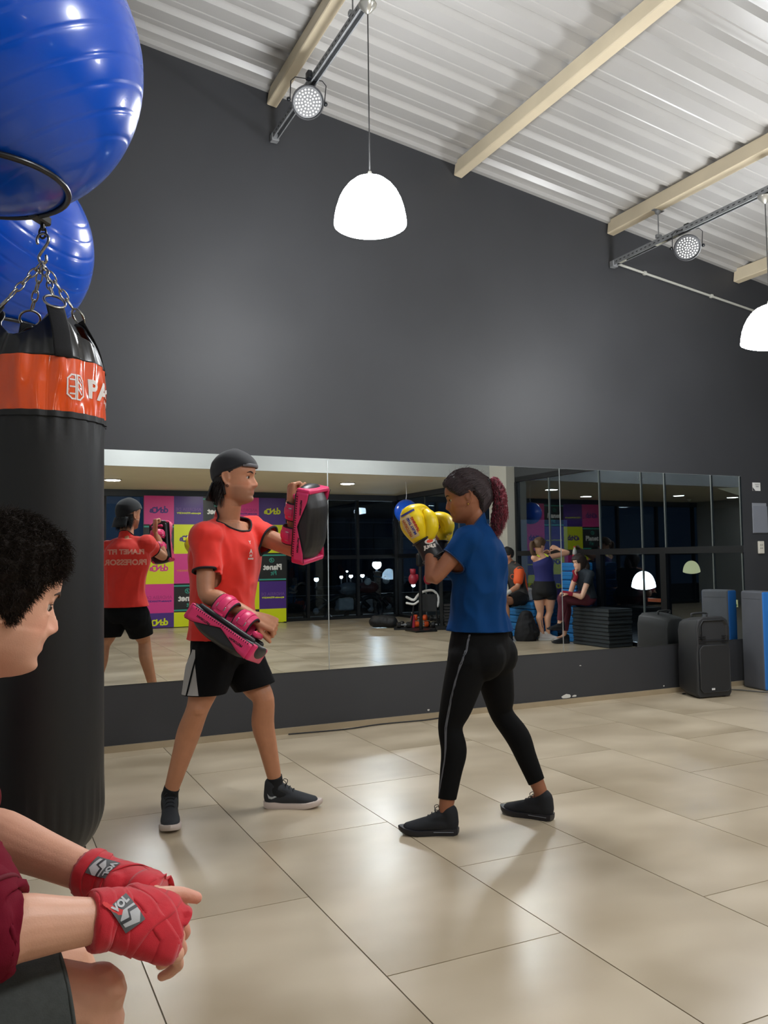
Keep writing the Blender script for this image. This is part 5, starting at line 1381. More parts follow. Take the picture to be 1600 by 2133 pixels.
# finger nails of both hands
# ================================================================== PUNCH BAG, BALL RACK, SPEAKER, PADS ON THE RIGHT
M_vinyl = mat('black_bag_vinyl', (19, 20, 22), .48, bump=.08, bscale=90, vary=.06, scale=5)
M_orange = mat('orange_bag_vinyl', (240, 84, 16), .22, coat=.6, vary=.05, scale=4)
M_chrome = mat('zinc_chain', (178, 176, 168), .25, metal=1.0)
M_strap = mat('black_webbing', (20, 20, 22), .85, bump=.4, bscale=700)
M_bluep = mat('blue_gym_ball', (2, 82, 205), .25, coat=.3, vary=.05, scale=3)
BX, BY = .1145, 2.09
def bag():
    t = empty('punching_bag', (BX, BY, .53), 'tall black punching bag with an orange band near its top, hung on chains', 'punching bag')
    R0 = .1425; n = 96
    zt, zb = 1.715, .540
    prof = []
    for z in np.linspace(0, 1, 60):
        prof.append(z)
    def rr(z, th):
        h = (z-zb)/(zt-zb)
        r = R0*(1+.012*math.sin(h*5+1))
        if h < .09: r *= math.sqrt(max(0.0, 1-((.09-h)/.09)**2*.62))
        if h > .90: r *= 1-.05*((h-.90)/.10)
        # folds: pulled cloth at the band, gathers near the bottom seam
        g = math.exp(-((h-.93)/.07)**2)
        r += g*(.0045*math.sin(th*9+h*14)+.003*math.sin(th*21-h*22))
        g2 = math.exp(-((h-.09)/.05)**2); r += g2*.0022*math.sin(th*34)
        g3 = math.exp(-((h-.84)/.035)**2); r += g3*.0028*math.sin(th*26+1.0)
        return r
    def shell_(z0, z1, m, name, m_=48, dr=0.0, parent=None, wav=None):
        V, fc = [], []
        zs = np.linspace(z0, z1, m_)
        for z in zs:
            for j in range(n):
                th = 2*math.pi*j/n; r = rr(z, th)+dr; zz = z+(wav(th) if wav else 0)*0
                V.append((BX+math.cos(th)*r, BY+math.sin(th)*r, z))
        for i in range(m_-1):
            for j in range(n): j2 = (j+1) % n; fc.append((i*n+j, i*n+j2, (i+1)*n+j2, (i+1)*n+j))
        return V, fc
    V, fc = shell_(zb, 1.532, M_vinyl, 'x', 70)
    fc.append(tuple(range(n-1, -1, -1)))
    # domed bottom
    body = obj('bag_body', (np.array(V), fc), M_vinyl, t, smooth=True)
    Vb = lathe([(0.001, zb-.012), (.06, zb-.010), (.10, zb-.004), (.1055, zb+.004)], (BX, BY, 0), 48); obj('bottom_cap', Vb, M_vinyl, t, smooth=True)
    V, fc = shell_(1.522, 1.535, None, 'x', 4, .004); obj('band_seam', (np.array(V), fc), M_vinyl, t, smooth=True)
    V, fc = shell_(1.535, 1.657, None, 'x', 24, .002); band = obj('orange_band', (np.array(V), fc), M_orange, t, smooth=True); bt = bvh((np.array(V), fc))
    # gathered black top with peaks under each strap
    V, fc = [], []; m_ = 16
    peaks = [math.radians(a) for a in (-75, 15, 105, 195)]
    for i in range(m_):
        q = i/(m_-1)
        for j in range(n):
            th = 2*math.pi*j/n; d = min(abs(math.atan2(math.sin(th-p), math.cos(th-p))) for p in peaks)
            pk = math.exp(-(d/.42)**2); z = 1.657+q*(.045+.075*pk); r = (rr(1.657, th)+.001)*(1-.10*q-.30*q*q*pk)+.003*math.sin(th*17)*q
            V.append((BX+math.cos(th)*r, BY+math.sin(th)*r, z))
    for i in range(m_-1):
        for j in range(n): j2 = (j+1) % n; fc.append((i*n+j, i*n+j2, (i+1)*n+j2, (i+1)*n+j))
    tp = obj('gathered_top', (np.array(V), fc), mat('glossy_black_vinyl', (22, 22, 24), .3, coat=.3), t, smooth=True); s = tp.modifiers.new('t', 'SOLIDIFY'); s.thickness = .003
    hook = np.array([BX, BY, 2.0])
    top = np.array([BX, BY, 1.908])
    for k_, p in enumerate(peaks):
        d = np.array([math.cos(p), math.sin(p), 0]); r_ = .062
        a = np.array([BX, BY, 1.655])+d*(R0+.004); b = np.array([BX, BY, 1.782])+d*(R0*.585+.006)
        obj('strap', tube([a, lerp(a, b, .5)+d*.010, b], [(.021, .0035)]*3, side=np.cross(d, UP), n=10, sub=3, caps='flat'), M_strap, t, smooth=True)
        ringc = b+UP*.012-d*.004
        R1 = np.stack([np.cross(d, UP), nrm(top-b), np.cross(np.cross(d, UP), nrm(top-b))], 1)
        obj('d_ring', torus(ringc, .024, .0030, R1, 24, 8, 1.0, .85), M_chrome, t, smooth=True)
        st = ringc+nrm(top-b)*.022; L = np.linalg.norm(top-st); nl = max(3, int(L/.022)); ax = nrm(top-st)
        for i in range(nl):
            cpt = st+(top-st)*((i+.5)/nl); s1 = nrm(np.cross(ax, [0.3, .8, .1])); s2 = np.cross(ax, s1)
            Rl = np.stack([ax, s1 if i % 2 else s2, np.cross(ax, s1 if i % 2 else s2)], 1)
            obj('chain_link', torus(cpt, .0085, .0022, Rl, 16, 6, L/nl/.0170*1.28, .85), M_chrome, t, smooth=True)
    # S hook
    S = []
    for a in np.linspace(-.4, 1, 24):
        pass
    rt = RH
    k_s = .62
    pts = [(a*k_s, b*k_s) for a, b in [(-.020, .028), (-.021, .045), (-.010, .062), (.008, .064), (.022, .050), (.020, .030), (.006, .008), (-.006, -.010), (-.014, -.028), (-.008, -.046), (.006, -.050), (.015, -.040), (.014, -.022)]]
    c0 = np.array([BX, BY, 1.938])
    obj('s_hook', tube([c0+rt*a+UP*b for a, b in pts], .0036, n=10, sub=4), M_chrome, t, smooth=True)
    # emblem and letters on the band
    tow = nrm(np.array([-BX, -BY, 0])+0); view = nrm(np.array([BX, BY, 0])); 
    def on(a, z): th = a; return np.array([BX+math.cos(th)*R0, BY+math.sin(th)*R0, z]), np.array([math.cos(th), math.sin(th), 0])
    M_print = mat('bag_white_print', (236, 226, 220), .4)
    base = math.atan2(-BY, -BX)
    def letter(G2, ang, z, name):
        p, nn = on(base+ang, z); rg = np.cross(UP, nn)
        decal(name, G2, p, rg, UP, bt, M_print, band, off=.0012, maxlen=.01)
    for s_, dg in (('P', 50.0), ('A', 65), ('N', 81), ('G', 97)): letter(text2d(s_, .058, .0022), math.radians(dg), 1.593, 'band_lettering')
    def line(pts_, wd=.0022):
        V_, f_ = [], []
        for (a, b) in zip(pts_[:-1], pts_[1:]):
            a = np.array(a); b = np.array(b); d_ = nrm(b-a); q = np.array([-d_[1], d_[0]])*wd; o_ = len(V_)
            for p_ in (a+q-d_*wd, b+q+d_*wd, b-q+d_*wd, a-q-d_*wd): V_.append((p_[0], p_[1], 0))
            f_.append((o_, o_+1, o_+2, o_+3))
        return np.array(V_), f_
    E_ = [line([(-.026, .022), (-.014, .034), (-.003, .034), (-.003, -.034), (-.014, -.034), (-.026, -.022), (-.026, .022)]),
          line([(.026, .022), (.014, .034), (.003, .034), (.003, -.034), (.014, -.034), (.026, -.022), (.026, .022)]),
          line([(-.018, .020), (-.003, .020)]), line([(-.018, .0), (-.003, .0)]), line([(-.018, -.020), (-.003, -.020)]),
          line([(.003, .018), (.018, .002)]), line([(.003, -.002), (.018, -.018)]), line([(.010, .024), (.018, .016)])]
    E2 = join(E_); letter((E2[0]*.80, E2[1]), math.radians(30), 1.592, 'band_emblem')
    return t
bag()

# wall rack: steel hoops carrying the gym balls
M_rack = mat('black_powder_coat', (18, 19, 24), .3, spec=.6)
def gym_ball(c, r, axis, label, group='blue gym balls on the wall rack'):
    c = np.array(c, float); A = nrm(axis); Rb = axes(np.cross(A, [0.1, .2, 1]), A)  # z = axis
    V, fc = [], []; nz, nt = 240, 64
    for i in range(nz+1):
        ph = math.pi*i/nz; z = math.cos(ph)
        gr = 0.0
        lat = (ph-math.pi/2)
        if abs(lat) < 1.15:
            q = (lat/.165) % 1.0; q = min(q, 1-q); gr = .0016*math.exp(-(q/.05)**2)
        rr_ = r*(1)-gr
        for j in range(nt): t_ = 2*math.pi*j/nt; V.append((rr_*math.sin(ph)*math.cos(t_), rr_*math.sin(ph)*math.sin(t_), rr_*z))
    for i in range(nz):
        for j in range(nt): j2 = (j+1) % nt; fc.append((i*nt+j, (i+1)*nt+j, (i+1)*nt+j2, i*nt+j2))
    V = np.array(V)@Rb.T+c
    o = obj('gym_ball', (V, fc), M_bluep, None, smooth=True); tag(o, label, 'gym ball', group)
    p = c+A*r*.998; obj('valve_plug', lathe([(.001, .004), (.007, .003), (.010, -.004)], p, 16, Rb), mat('blue_plug', (6, 44, 140), .4), o, smooth=True)
    return o
b1 = gym_ball((-.0075, 1.944, 2.295), .325, vdir(-.45, .85, -.3), 'big blue gym ball at the top, nearest, resting in the black hoop')
b2 = gym_ball((.011, 3.059, 2.27), .325, vdir(.72, .62, -.3), 'blue gym ball behind the first one, above the punching bag')
rk = empty('ball_rack', (-.55, 2.5, 2.0), 'black steel wall rack whose hoops hold the blue balls and the bag', 'rack')
def hoop(cx, cyy, z, R1=.166, hook=None):
    o = obj('hoop', torus((cx, cyy, z), R1, .0065, None, 48, 10), M_rack, rk, smooth=True)
    for dy in (-.09, .09): obj('arm', tube([(cx-math.sqrt(R1**2-.09**2), cyy+dy, z), (XL, cyy+dy, z)], .011, n=10, sub=1), M_rack, rk, smooth=True)
    obj('wall_plate', rbox((XL+.006, cyy, z), (.012, .40, .09), .003, seg=1), M_rack, rk)
    return o
hz = 2.295-math.sqrt(.3315**2-.166**2)
hoop(-.0075, 1.938, hz); hoop(.011, 3.055, 2.27-math.sqrt(.3315**2-.166**2))
hb = np.array([BX, BY, hz]); cc = np.array([-.0075, 1.938, hz]); dd = nrm((hb-cc)*np.array([1, 1, 0])); e0 = cc+dd*.164
obj('bag_bracket', rbox(lerp(e0, hb, .5)+dd*.004+UP*.004, (.024, np.linalg.norm(hb-e0)+.03, .022), .004, R=np.stack([np.cross(dd, UP), dd, UP], 1), seg=1), M_rack, rk)
obj('eye_bolt', tube([(BX, BY, hz-.004), (BX, BY, hz-.018)], .006, n=10, sub=1), M_rack, rk, smooth=True)
obj('eye_ring', torus((BX, BY, hz-.028), .008, .0028, np.stack([RH, UP, np.cross(RH, UP)], 1), 20, 8, 1, 1.6), M_rack, rk, smooth=True)

# ---- PA speaker standing on the floor against the mirror wall
M_spk = mat('black_speaker_shell', (40, 41, 43), .55, bump=.25, bscale=350); M_grl = mat('speaker_grille', (30, 31, 33), .6, bump=.5, bscale=900)
def speaker(c, f, label):
    R = axes(f, UP); t = empty('loudspeaker', c, label, 'loudspeaker')
    c = np.asarray(c, float); T = lambda G: (np.asarray(G[0])@R.T+c, G[1])
    prof = [(-.155, 0), (.155, 0), (.175, .03), (.175, .36), (.165, .44), (.17, .58), (.15, .645), (.10, .672), (-.10, .672), (-.15, .645), (-.17, .58), (-.165, .44), (-.175, .36), (-.175, .03)]
    V, fc = [], []; ys = [(-.15, .72), (-.13, .80), (.0, .94), (.12, 1.0), (.145, .985), (.15, .95)]
    n = len(prof)
    for y, s_ in ys:
        for x, z in prof: V.append((x*s_, y, .336+(z-.336)*(1-(1-s_)*.55)))
    for i in range(len(ys)-1):
        for j in range(n): j2 = (j+1) % n; fc.append((i*n+j, i*n+j2, (i+1)*n+j2, (i+1)*n+j))
    fc += [tuple(range(n-1, -1, -1)), tuple((len(ys)-1)*n+j for j in range(n))]
    Vb = np.array(V); Vb[:, 2] = np.maximum(Vb[:, 2], 0)
    o = obj('shell', T((Vb, fc)), M_spk, t); b = o.modifiers.new('b', 'BEVEL'); b.width = .012; b.segments = 3; autosmooth(o, 1.0)
    # grille over the woofer
    g = [(-.125, .045), (.125, .045), (.150, .075), (.150, .40), (.120, .43), (-.120, .43), (-.150, .40), (-.150, .075)]
    pr = prism(g, .150, .164); obj('woofer_grille', T(pr), M_grl, t)
    gr = tube(np.array([(x, .160, z) for x, z in g]), .006, n=8, closed=True); obj('grille_rim', T(gr), M_spk, t, smooth=True)
    # horn: recessed flare with louvres either side
    hv = [(-.13, .47), (.13, .47), (.135, .60), (.105, .64), (-.105, .64), (-.135, .60)]
    h2 = [(-.045, .53), (.045, .53), (.045, .58), (.04, .585), (-.04, .585), (-.045, .58)]
    V = [(x, .152, z) for x, z in hv]+[(x, .085, z) for x, z in h2]; fc = [(i, (i+1) % 6, (i+1) % 6+6, i+6) for i in range(6)]+[tuple(range(6, 12))]
    pr = prism(hv, .148, .156); obj('horn_frame', T(tube(np.array([(x, .153, z) for x, z in hv]), .006, n=8, closed=True)), M_spk, t, smooth=True)
    obj('horn', T((np.array(V)+np.array([0, .012, 0]), fc)), mat('horn_black', (20, 20, 22), .5), t)
    for sx in (-1, 1):
        for k_ in range(4): obj('louvre', T(rbox((sx*.118, .156, .455+k_*.018), (.07, .008, .007), .002, seg=1)), mat('horn_black', (20, 20, 22)), t)
    obj('badge', T(rbox((.03, .166, .07), (.034, .004, .016), .0015, seg=1)), mat('white_badge', (206, 206, 206), .4), t)
    obj('carry_handle', T(tube([(-.08, -.02, .668), (-.07, -.02, .690), (.07, -.02, .690), (.08, -.02, .668)], .009, n=10, sub=3)), M_spk, t, smooth=True)
    for sx in (-1, 1):
        for y_ in (-.10, .11): obj('foot', T(lathe([(.014, 0), (.016, .004), (.012, .008)], (sx*.12, y_, -.006), 12)), M_frame, t)
    return t
speaker((5.57, 5.36, .006), (-.12, -1, 0), 'black plastic loudspeaker standing on the floor at the right end of the mirror')
cbl = obj('speaker_cable', tube([(5.84, 5.46, .10), (5.90, 5.50, .22), (5.95, 5.50, .10), (5.97, 5.46, .012), (6.02, 5.36, .008), (6.08, 5.22, .008), (6.2, 5.14, .008), (6.45, 5.20, .008)], .006, n=8, sub=5), mat('grey_cable2', (92, 90, 86), .6), None, smooth=True)
tag(cbl, 'loose grey cable on the floor between the loudspeaker and the foam pad', 'cable')
wc = obj('floor_cable', tube([(1.9, 5.535, .008), (2.3, 5.50, .008), (2.6, 5.54, .008), (2.95, 5.52, .008), (3.2, 5.56, .008)], .005, n=8, sub=6), mat('black_cable', (24, 24, 26), .6), None, smooth=True)
tag(wc, 'thin black cable lying along the foot of the dark wall between the two fighters', 'cable')

# ---- upright foam pad, grey with blue faces
pad = empty('foam_pad', (6.275, 5.365, 0), 'tall rounded grey foam pad with blue faces leaning by the wall at the picture edge', 'pad')
Rpd = np.array(Matrix.Rotation(-.18, 3, 'Z')); PT = lambda G: (np.asarray(G[0])@Rpd.T+np.array([6.275, 5.365, 0]), G[1])
Vp, Fp = PT(rbox((0, 0, .435), (.145, .285, .87), .022, seg=6))
ly = (Vp-np.array([6.275, 5.365, 0]))@Rpd
isb = [abs(nrm(np.cross(ly[q[1]]-ly[q[0]], ly[q[2]]-ly[q[1]]))[1]) > .70 for q in Fp]
def pick(flag_fn):
    q = [f for k_, f in enumerate(Fp) if flag_fn(k_)]; u = sorted({a for f in q for a in f}); mp_x = {a: i_ for i_, a in enumerate(u)}
    return Vp[u], [tuple(mp_x[a] for a in f) for f in q]
obj('pad_core', pick(lambda k_: not isb[k_]), mat('grey_canvas', (84, 86, 92), .8, vary=.05, scale=8, bump=.2, bscale=500), pad, smooth=True, fix=False)
for sg in (-1, 1): obj('blue_face', pick(lambda k_: isb[k_] and ly[Fp[k_][0]][1]*sg > 0), mat('blue_canvas', (30, 108, 186), .7, bump=.2, bscale=500), pad, smooth=True, fix=False)
obj('top_seam', PT(tube([(-.0728, -.11, .80), (-.0730, 0, .80), (-.0728, .11, .80)], .0012, n=6)), mat('seam_thread', (60, 62, 66), .8), pad)
# ---- notices and holder on the wall beside the mirror
M_paper = mat('white_paper', (222, 222, 220), .6); M_ink = mat('print_ink', (40, 42, 50), .6)
nt_ = empty('paper_notice', (6.57, D, 1.83), 'small white printed notice on the dark wall, top right beside the mirror', 'notice')
obj('sheet', rbox((6.575, D+.001, 1.835), (.105, .0016, .078), .0006, seg=1), M_paper, nt_)
for k_, (x, z, s_, tx) in enumerate([(6.585, 1.858, .012, 'PLANET FIT'), (6.585, 1.842, .007, 'ATENDIMENTO'), (6.585, 1.832, .007, 'SOM E LUZ')]):
    v, f = text2d(tx, s_, .0004); obj('notice_lettering', (np.stack([x+v[:, 0], np.full(len(v), D-.0003), z+v[:, 1]], 1), f), M_ink, nt_, fix=False)
obj('black_corner', (np.array([(6.524, D-.0004, 1.797), (6.56, D-.0004, 1.797), (6.524, D-.0004, 1.83)]), [(0, 1, 2)]), M_ink, nt_)
hd_ = empty('acrylic_holder', (6.6, D, 1.4), 'clear acrylic document holder on the dark wall under the notice', 'holder')
obj('back_sheet', rbox((6.60, D-.001, 1.538), (.19, .003, .285), .001, seg=1), mat('frosted_acrylic', (138, 142, 150), .25, coat=.4), hd_)
obj('front_pocket', rbox((6.60, D-.010, 1.525), (.19, .003, .25), .001, seg=1), mat('frosted_acrylic2', (128, 132, 142), .15, coat=.5), hd_)
obj('side_wall', rbox((6.508, D-.0055, 1.525), (.003, .009, .25), .001, seg=1), mat('frosted_acrylic', (138, 142, 150)), hd_)
rm_ = empty('wall_switch', (6.6, D, 1.26), 'small white wall controller below the acrylic holder', 'switch')
obj('switch_plate', rbox((6.595, D-.008, 1.262), (.072, .020, .118), .006, seg=2), mat('ivory_plastic', (208, 204, 192), .5), rm_, smooth=False)
for k_ in range(4): obj('button', rbox((6.578+.022*(k_ % 2), D-.020, 1.285-.03*(k_//2)), (.012, .006, .010), .002, seg=1), mat('grey_button', (150, 148, 140), .5), rm_)
# ================================================================== SEEN IN THE MIRROR: banner, street, gear
M_bp = mat('banner_pink', (226, 62, 148), .35, bump=.08, bscale=6); M_bu = mat('banner_purple', (80, 48, 138), .35, bump=.08, bscale=6)
M_by = mat('banner_yellow', (226, 236, 20), .35, bump=.08, bscale=6); M_bk = mat('banner_charcoal', (40, 42, 42), .35, bump=.08, bscale=6)
M_bt = mat('banner_teal', (62, 168, 150), .4); M_bw = mat('banner_white', (238, 238, 236), .4); M_bo = mat('banner_orange', (226, 140, 70), .4)
ban = empty('photo_backdrop', (3.93, YB+.16, 0), 'large printed backdrop of pink, yellow, purple and charcoal squares, seen in the mirror', 'backdrop')
BYy = YB+.16; T0 = .538
obj('banner_sheet', span((2.58, BYy-.006, .012), (5.29, BYy-.001, 2.405)), M_bk, ban)
lay = [['pd', 'kP', 'yd', 'pa', 'ud'], ['ua', 'yd', 'pf', 'kP', 'yd'], ['kP', 'ua', 'yd', 'ud', 'pa'], ['pa', 'pd', 'ua', 'yd', 'kP'], ['ud', 'yd', 'kP', 'ua', 'yd']]
MT = {'p': M_bp, 'u': M_bu, 'y': M_by, 'k': M_bk}
def flat_text(s_, x, z, size, m, parent, bold=.0, sp=1.0, dy=.0, rot=0.0, name='banner_lettering'):
    v, f = text2d(s_, size, bold, sp); c_, s2 = math.cos(rot), math.sin(rot)
    a = v[:, 0]*c_-v[:, 1]*s2; b = v[:, 0]*s2+v[:, 1]*c_
    return obj(name, (np.stack([x-a, np.full(len(v), BYy+.0035+dy), z+b], 1), f), m, parent, fix=False)
zb_ = [2.405, 1.885, 1.345, .800, .275, .012]
for c in range(5):
    x0 = 2.59+T0*c; xc = x0+T0/2
    for r in range(5):
        code = lay[c][r]; z1, z0 = zb_[r], zb_[r+1]; zc = z1-.265
        sq = obj('banner_square', span((x0, BYy-.0005, z0), (x0+T0, BYy+.0022, z1)), MT[code[0]], ban)
        k = code[1]; tc_ = {'p': M_bu, 'y': M_bp if c == 0 else M_bu, 'u': M_by}.get(code[0], M_bw)
        if r == 4 and k != 'd': continue
        if k == 'd':
            if r == 4 and code[0] == 'y': continue
            zz = zc if r < 4 else .10
            for i, (ch, dz, sz, ro) in enumerate([('d', .008, .17, .05), ('o', -.006, .13, -.1), ('N', .004, .14, .08), ('C', -.004, .15, -.05), ('e', .002, .14, .12)]):
                flat_text(ch, xc+.125-.064*i, zz+dz, sz, tc_, sq, .006, dy=.0005*i, rot=ro)
        elif k == 'P':
            for zz in (z1-.035, z0+.045): obj('teal_band', span((x0, BYy+.0022, zz-.022), (x0+T0, BYy+.0035, zz+.004)), M_bt, sq)
            flat_text('Planet', xc, zc-.01, .150, M_bw, sq, .006); flat_text('Fit', xc+.02, zc-.125, .115, M_bt, sq, .002, rot=-.05)
            obj('ring_logo', (lambda t: (t[0]*np.array([1, .3, 1])+np.array([0, BYy*.7+.0012, 0]), t[1]))(torus((xc-.02, BYy+.004, zc+.125), .045, .006, np.stack([(1, 0, 0), (0, 0, 1), (0, -1, 0)], 1), 20, 6, 1, .9)), M_bt, sq)
            flat_text('K', xc-.03, zc+.12, .085, M_bt, sq, .001, rot=-.4)
        else:
            mm2 = M_bo if code == 'pf' else (M_by if code[0] == 'u' else M_bu)
            if k == 'a': flat_text('ANDREIA DE', xc, zc+.02, .082, mat('banner_dim_violet', (120, 84, 160), .4) if code[0] == 'u' else mat('banner_dim_magenta', (190, 50, 130), .4), sq, .001)
            obj('play_mark', span((xc+.20, BYy+.0022, zc-.060), (xc+.225, BYy+.0035, zc-.035)), mm2, sq)
            flat_text('/youtube FITDANCETV', xc-.01, zc-.047, .042, mm2, sq, .002)
for x in (2.62, 3.93, 5.25): obj('stand_foot', span((x-.02, BYy-.10, 0), (x+.02, BYy+.05, .02)), M_frame, ban); 
for x in (2.62, 5.25): obj('stand_pole', tube([(x, BYy-.03, .01), (x, BYy-.03, 2.38)], .014, n=8, sub=1), M_frame, ban)

# ---- the street beyond the back glazing
bl = struct('building_wall', span((4.2, YB-9.2, -.4), (7.15, YB-9.0, 1.75)), mat('pale_render', (140, 134, 116), .8, vary=.1, scale=1.5))
obj('window_grille', span((5.9, YB-8.99, .35), (6.5, YB-8.93, .95)), mat('dark_grille', (20, 20, 22), .7), bl)
for k_ in range(6): obj('grille_bar', span((5.92+.1*k_, YB-8.93, .35), (5.95+.1*k_, YB-8.9, .95)), mat('pale_bar', (110, 110, 108), .6), bl)
struct('boundary_wall', span((-6, YB-3.1, -.4), (13, YB-2.9, .36)), mat('dark_wall_out', (24, 25, 27), .8))
struct('kerb_strip', span((-6, YB-1.5, -.17), (13, YB-1.3, -.02)), mat('kerb_grey', (110, 108, 104), .8))
b2_ = struct('building_dark', span((7.8, YB-12.2, -.4), (15.5, YB-12.0, 3.6)), mat('dark_render', (36, 38, 42), .8, vary=.2, scale=1))
for k_, z in enumerate((1.55, 1.95, 2.5)): obj('balcony_rail', span((8.0, YB-12.0, z), (14.8, YB-11.9, z+.05)), mat('rail_grey', (70, 72, 76), .6), b2_)
for k_ in range(5): obj('dark_window', span((8.4+k_*1.3, YB-12.0, .3), (9.1+k_*1.3, YB-11.96, 1.2)), mat('dark_pane', (12, 16, 22), .1), b2_)
def street_lamp(p, r, strength, label, group='street lights beyond the back glazing', h=None):
    t = empty('street_lamp', (p[0], p[1], -.16), label, 'street lamp', group)
    obj('lamp_head', ball(p, r, 14), emat('street_bulb_%d' % int(strength), (.92, .96, 1.0), strength), t, smooth=True)
    obj('pole', tube([(p[0], p[1]-.02, -.16), (p[0], p[1]-.02, p[2]-r*.8)], .028, n=8, sub=1), M_frame, t, smooth=True)
    obj('lamp_hood', lathe([(.001, r*1.5), (r*.7, r*1.3), (r*1.1, r*.7), (r*1.15, r*.6)], p, 16), M_frame, t, smooth=True)
street_lamp(atm(785, 1176, 21.0), .11, 160, 'brightest cold white street lamp seen in the mirror between the two fighters')
for k_, (x, y, d, r) in enumerate([(711, 1202, 24, .045), (731, 1200, 24, .055), (755, 1199, 24, .055), (723, 1190, 25, .03), (659, 1207, 22, .06), (861, 1219, 22, .05)]):
    street_lamp(atm(x, y, d), r, 40, ['small street light left of the trio in the mirror', 'small street light in the middle of the trio', 'small street light at the end of the trio', 'tiny street light above the trio', 'small street light by the pale building wall', 'small street light low behind the woman\'s glove arm'][k_])
tr = empty('stone_pillar', atm(786, 1262, 20.0)*np.array([1, 1, 0])-UP*.16, 'narrow speckled stone pillar under the brightest street lamp', 'pillar')
tb = atm(786, 1262, 20.0); tt = atm(786, 1192, 20.0); tb[2] = -.16; tb[:2] = tt[:2]
obj('shaft', rbox(lerp(tb, tt, .5), (.13, .13, tt[2]-tb[2]), .01, seg=1), mat('speckled_stone', (168, 146, 124), .9, vary=.45, scale=30), tr)
obj('capital', rbox(tt, (.17, .17, .04), .01, seg=1), mat('speckled_stone', (168, 146, 124)), tr)
def moto(p, label, col):
    t = empty('motorcycle', p, label, 'motorcycle', 'motorcycles parked in the street')
    p = np.asarray(p, float); mk = mat('moto_%d%d' % col[:2], col, .4)
    for dx in (-.62, .62):
        w_ = obj('wheel', torus(p+np.array([dx, 0, .30]), .26, .05, np.stack([(1, 0, 0), (0, 0, 1), (0, -1, 0)], 1), 24, 8), M_frame, t, smooth=True)
        obj('hub', ball(p+np.array([dx, 0, .30]), .07, 10), M_galv, w_)
    obj('frame', tube([p+np.array([-.62, 0, .30]), p+np.array([-.2, 0, .55]), p+np.array([.25, 0, .60]), p+np.array([.62, 0, .30])], .05, n=8), M_frame, t, smooth=True)
    obj('fuel_tank', ball(p+np.array([.12, 0, .74]), (.26, .13, .14), 14), mk, t, smooth=True); obj('saddle', rbox(p+np.array([-.36, 0, .76]), (.55, .22, .09), .04), M_frame, t, smooth=True)
    obj('engine', rbox(p+np.array([.02, 0, .42]), (.34, .24, .26), .04), M_galv, t); obj('handlebar', tube([p+np.array([.40, -.3, .98]), p+np.array([.46, 0, .95]), p+np.array([.40, .3, .98])], .018, n=8), M_galv, t, smooth=True)
    obj('headlight', ball(p+np.array([.56, 0, .88]), .08, 12), mat('headlight_glass', (200, 200, 200), .1), t, smooth=True)
moto(atm(716, 1248, 17.6)*np.array([1, 1, 0])-UP*.16+np.array([0, 0, 0]), 'parked motorcycle with silver engine below the trio of street lights', (90, 92, 96))
moto(atm(757, 1245, 18.4)*np.array([1, 1, 0])-UP*.16, 'parked motorcycle with a dull red tank beside the stone pillar', (110, 60, 50))

# ---- the neighbouring hall beyond the right glazing: two pendants and signs
M_shade2 = emat('lit_opal_shade_far', (0.93, 0.96, 1.0), 22.0); M_shade3 = mat('amber_opal_shade', (214, 200, 120), .4, emit=(.95, .85, .45), estr=.75)
pA = atm(1340, 1190, 14.0); pB = atm(1440, 1168, 19.5)
pendant(pA[0], pA[1], 2.5, pA[2], 'bright white dome pendant beyond the right glazing, seen in the mirror', 'dome pendants in the neighbouring hall', M_shade2)
pendant(pB[0], pB[1], 2.5, pB[2], 'dim yellowish dome pendant beyond the right glazing, seen in the mirror', 'dome pendants in the neighbouring hall', M_shade3)
struct('ceiling_hall', span((8.6, -14, 2.56), (20, 6, 2.62)), mat('hall_dark_ceiling', (30, 32, 34), .8))
q1, q2 = atm(1392, 984, 18.0), atm(1600, 1052, 16.5)
hs = struct('ceiling_slab', (np.array([q1+UP*0, q2, q2+UP*1.6, q1+UP*1.2, q1+vdir(0, 0, 1)*.1, q2+vdir(0, 0, 1)*.1, q2+UP*1.6+vdir(0, 0, 1)*.1, q1+UP*1.2+vdir(0, 0, 1)*.1]), [(0, 1, 2, 3), (7, 6, 5, 4), (0, 4, 5, 1), (1, 5, 6, 2), (2, 6, 7, 3), (3, 7, 4, 0)]), mat('hall_cream_glow_slab', (170, 160, 128), .8, emit=(.85, .78, .58), estr=.10))  # slight glow in the material stands in for light on the slab
hs.hide_render = False
struct('wall_hall', span((19.6, -14, -.4), (20, 6, 2.56)), mat('hall_dark_wall', (26, 30, 36), .8))
sg_ = empty('exit_sign', atm(1533, 1251, 9.2), 'tiny green and cream sign behind the foam pad, seen in the mirror', 'sign')
e0_ = atm(1534, 1257, 9.0)
obj('sign_plate', rbox(e0_, (.012, .045, .078), .002, seg=1), mat('cream_sign', (196, 200, 150), .5), sg_)
obj('sign_mark', rbox(e0_-np.array([.008, 0, .018]), (.006, .024, .024), .002, seg=1), mat('green_sign', (40, 110, 50), .5), sg_)
og = atm(1363, 1250, 13.0); o_s = obj('hall_sign', rbox(og, (.03, .26, .055), .004, seg=1), mat('orange_red_sign', (200, 70, 40), .5, emit=(.8, .2, .08), estr=.25), None); tag(o_s, 'thin orange strip sign beyond the glazing, under the bright far pendant', 'sign')

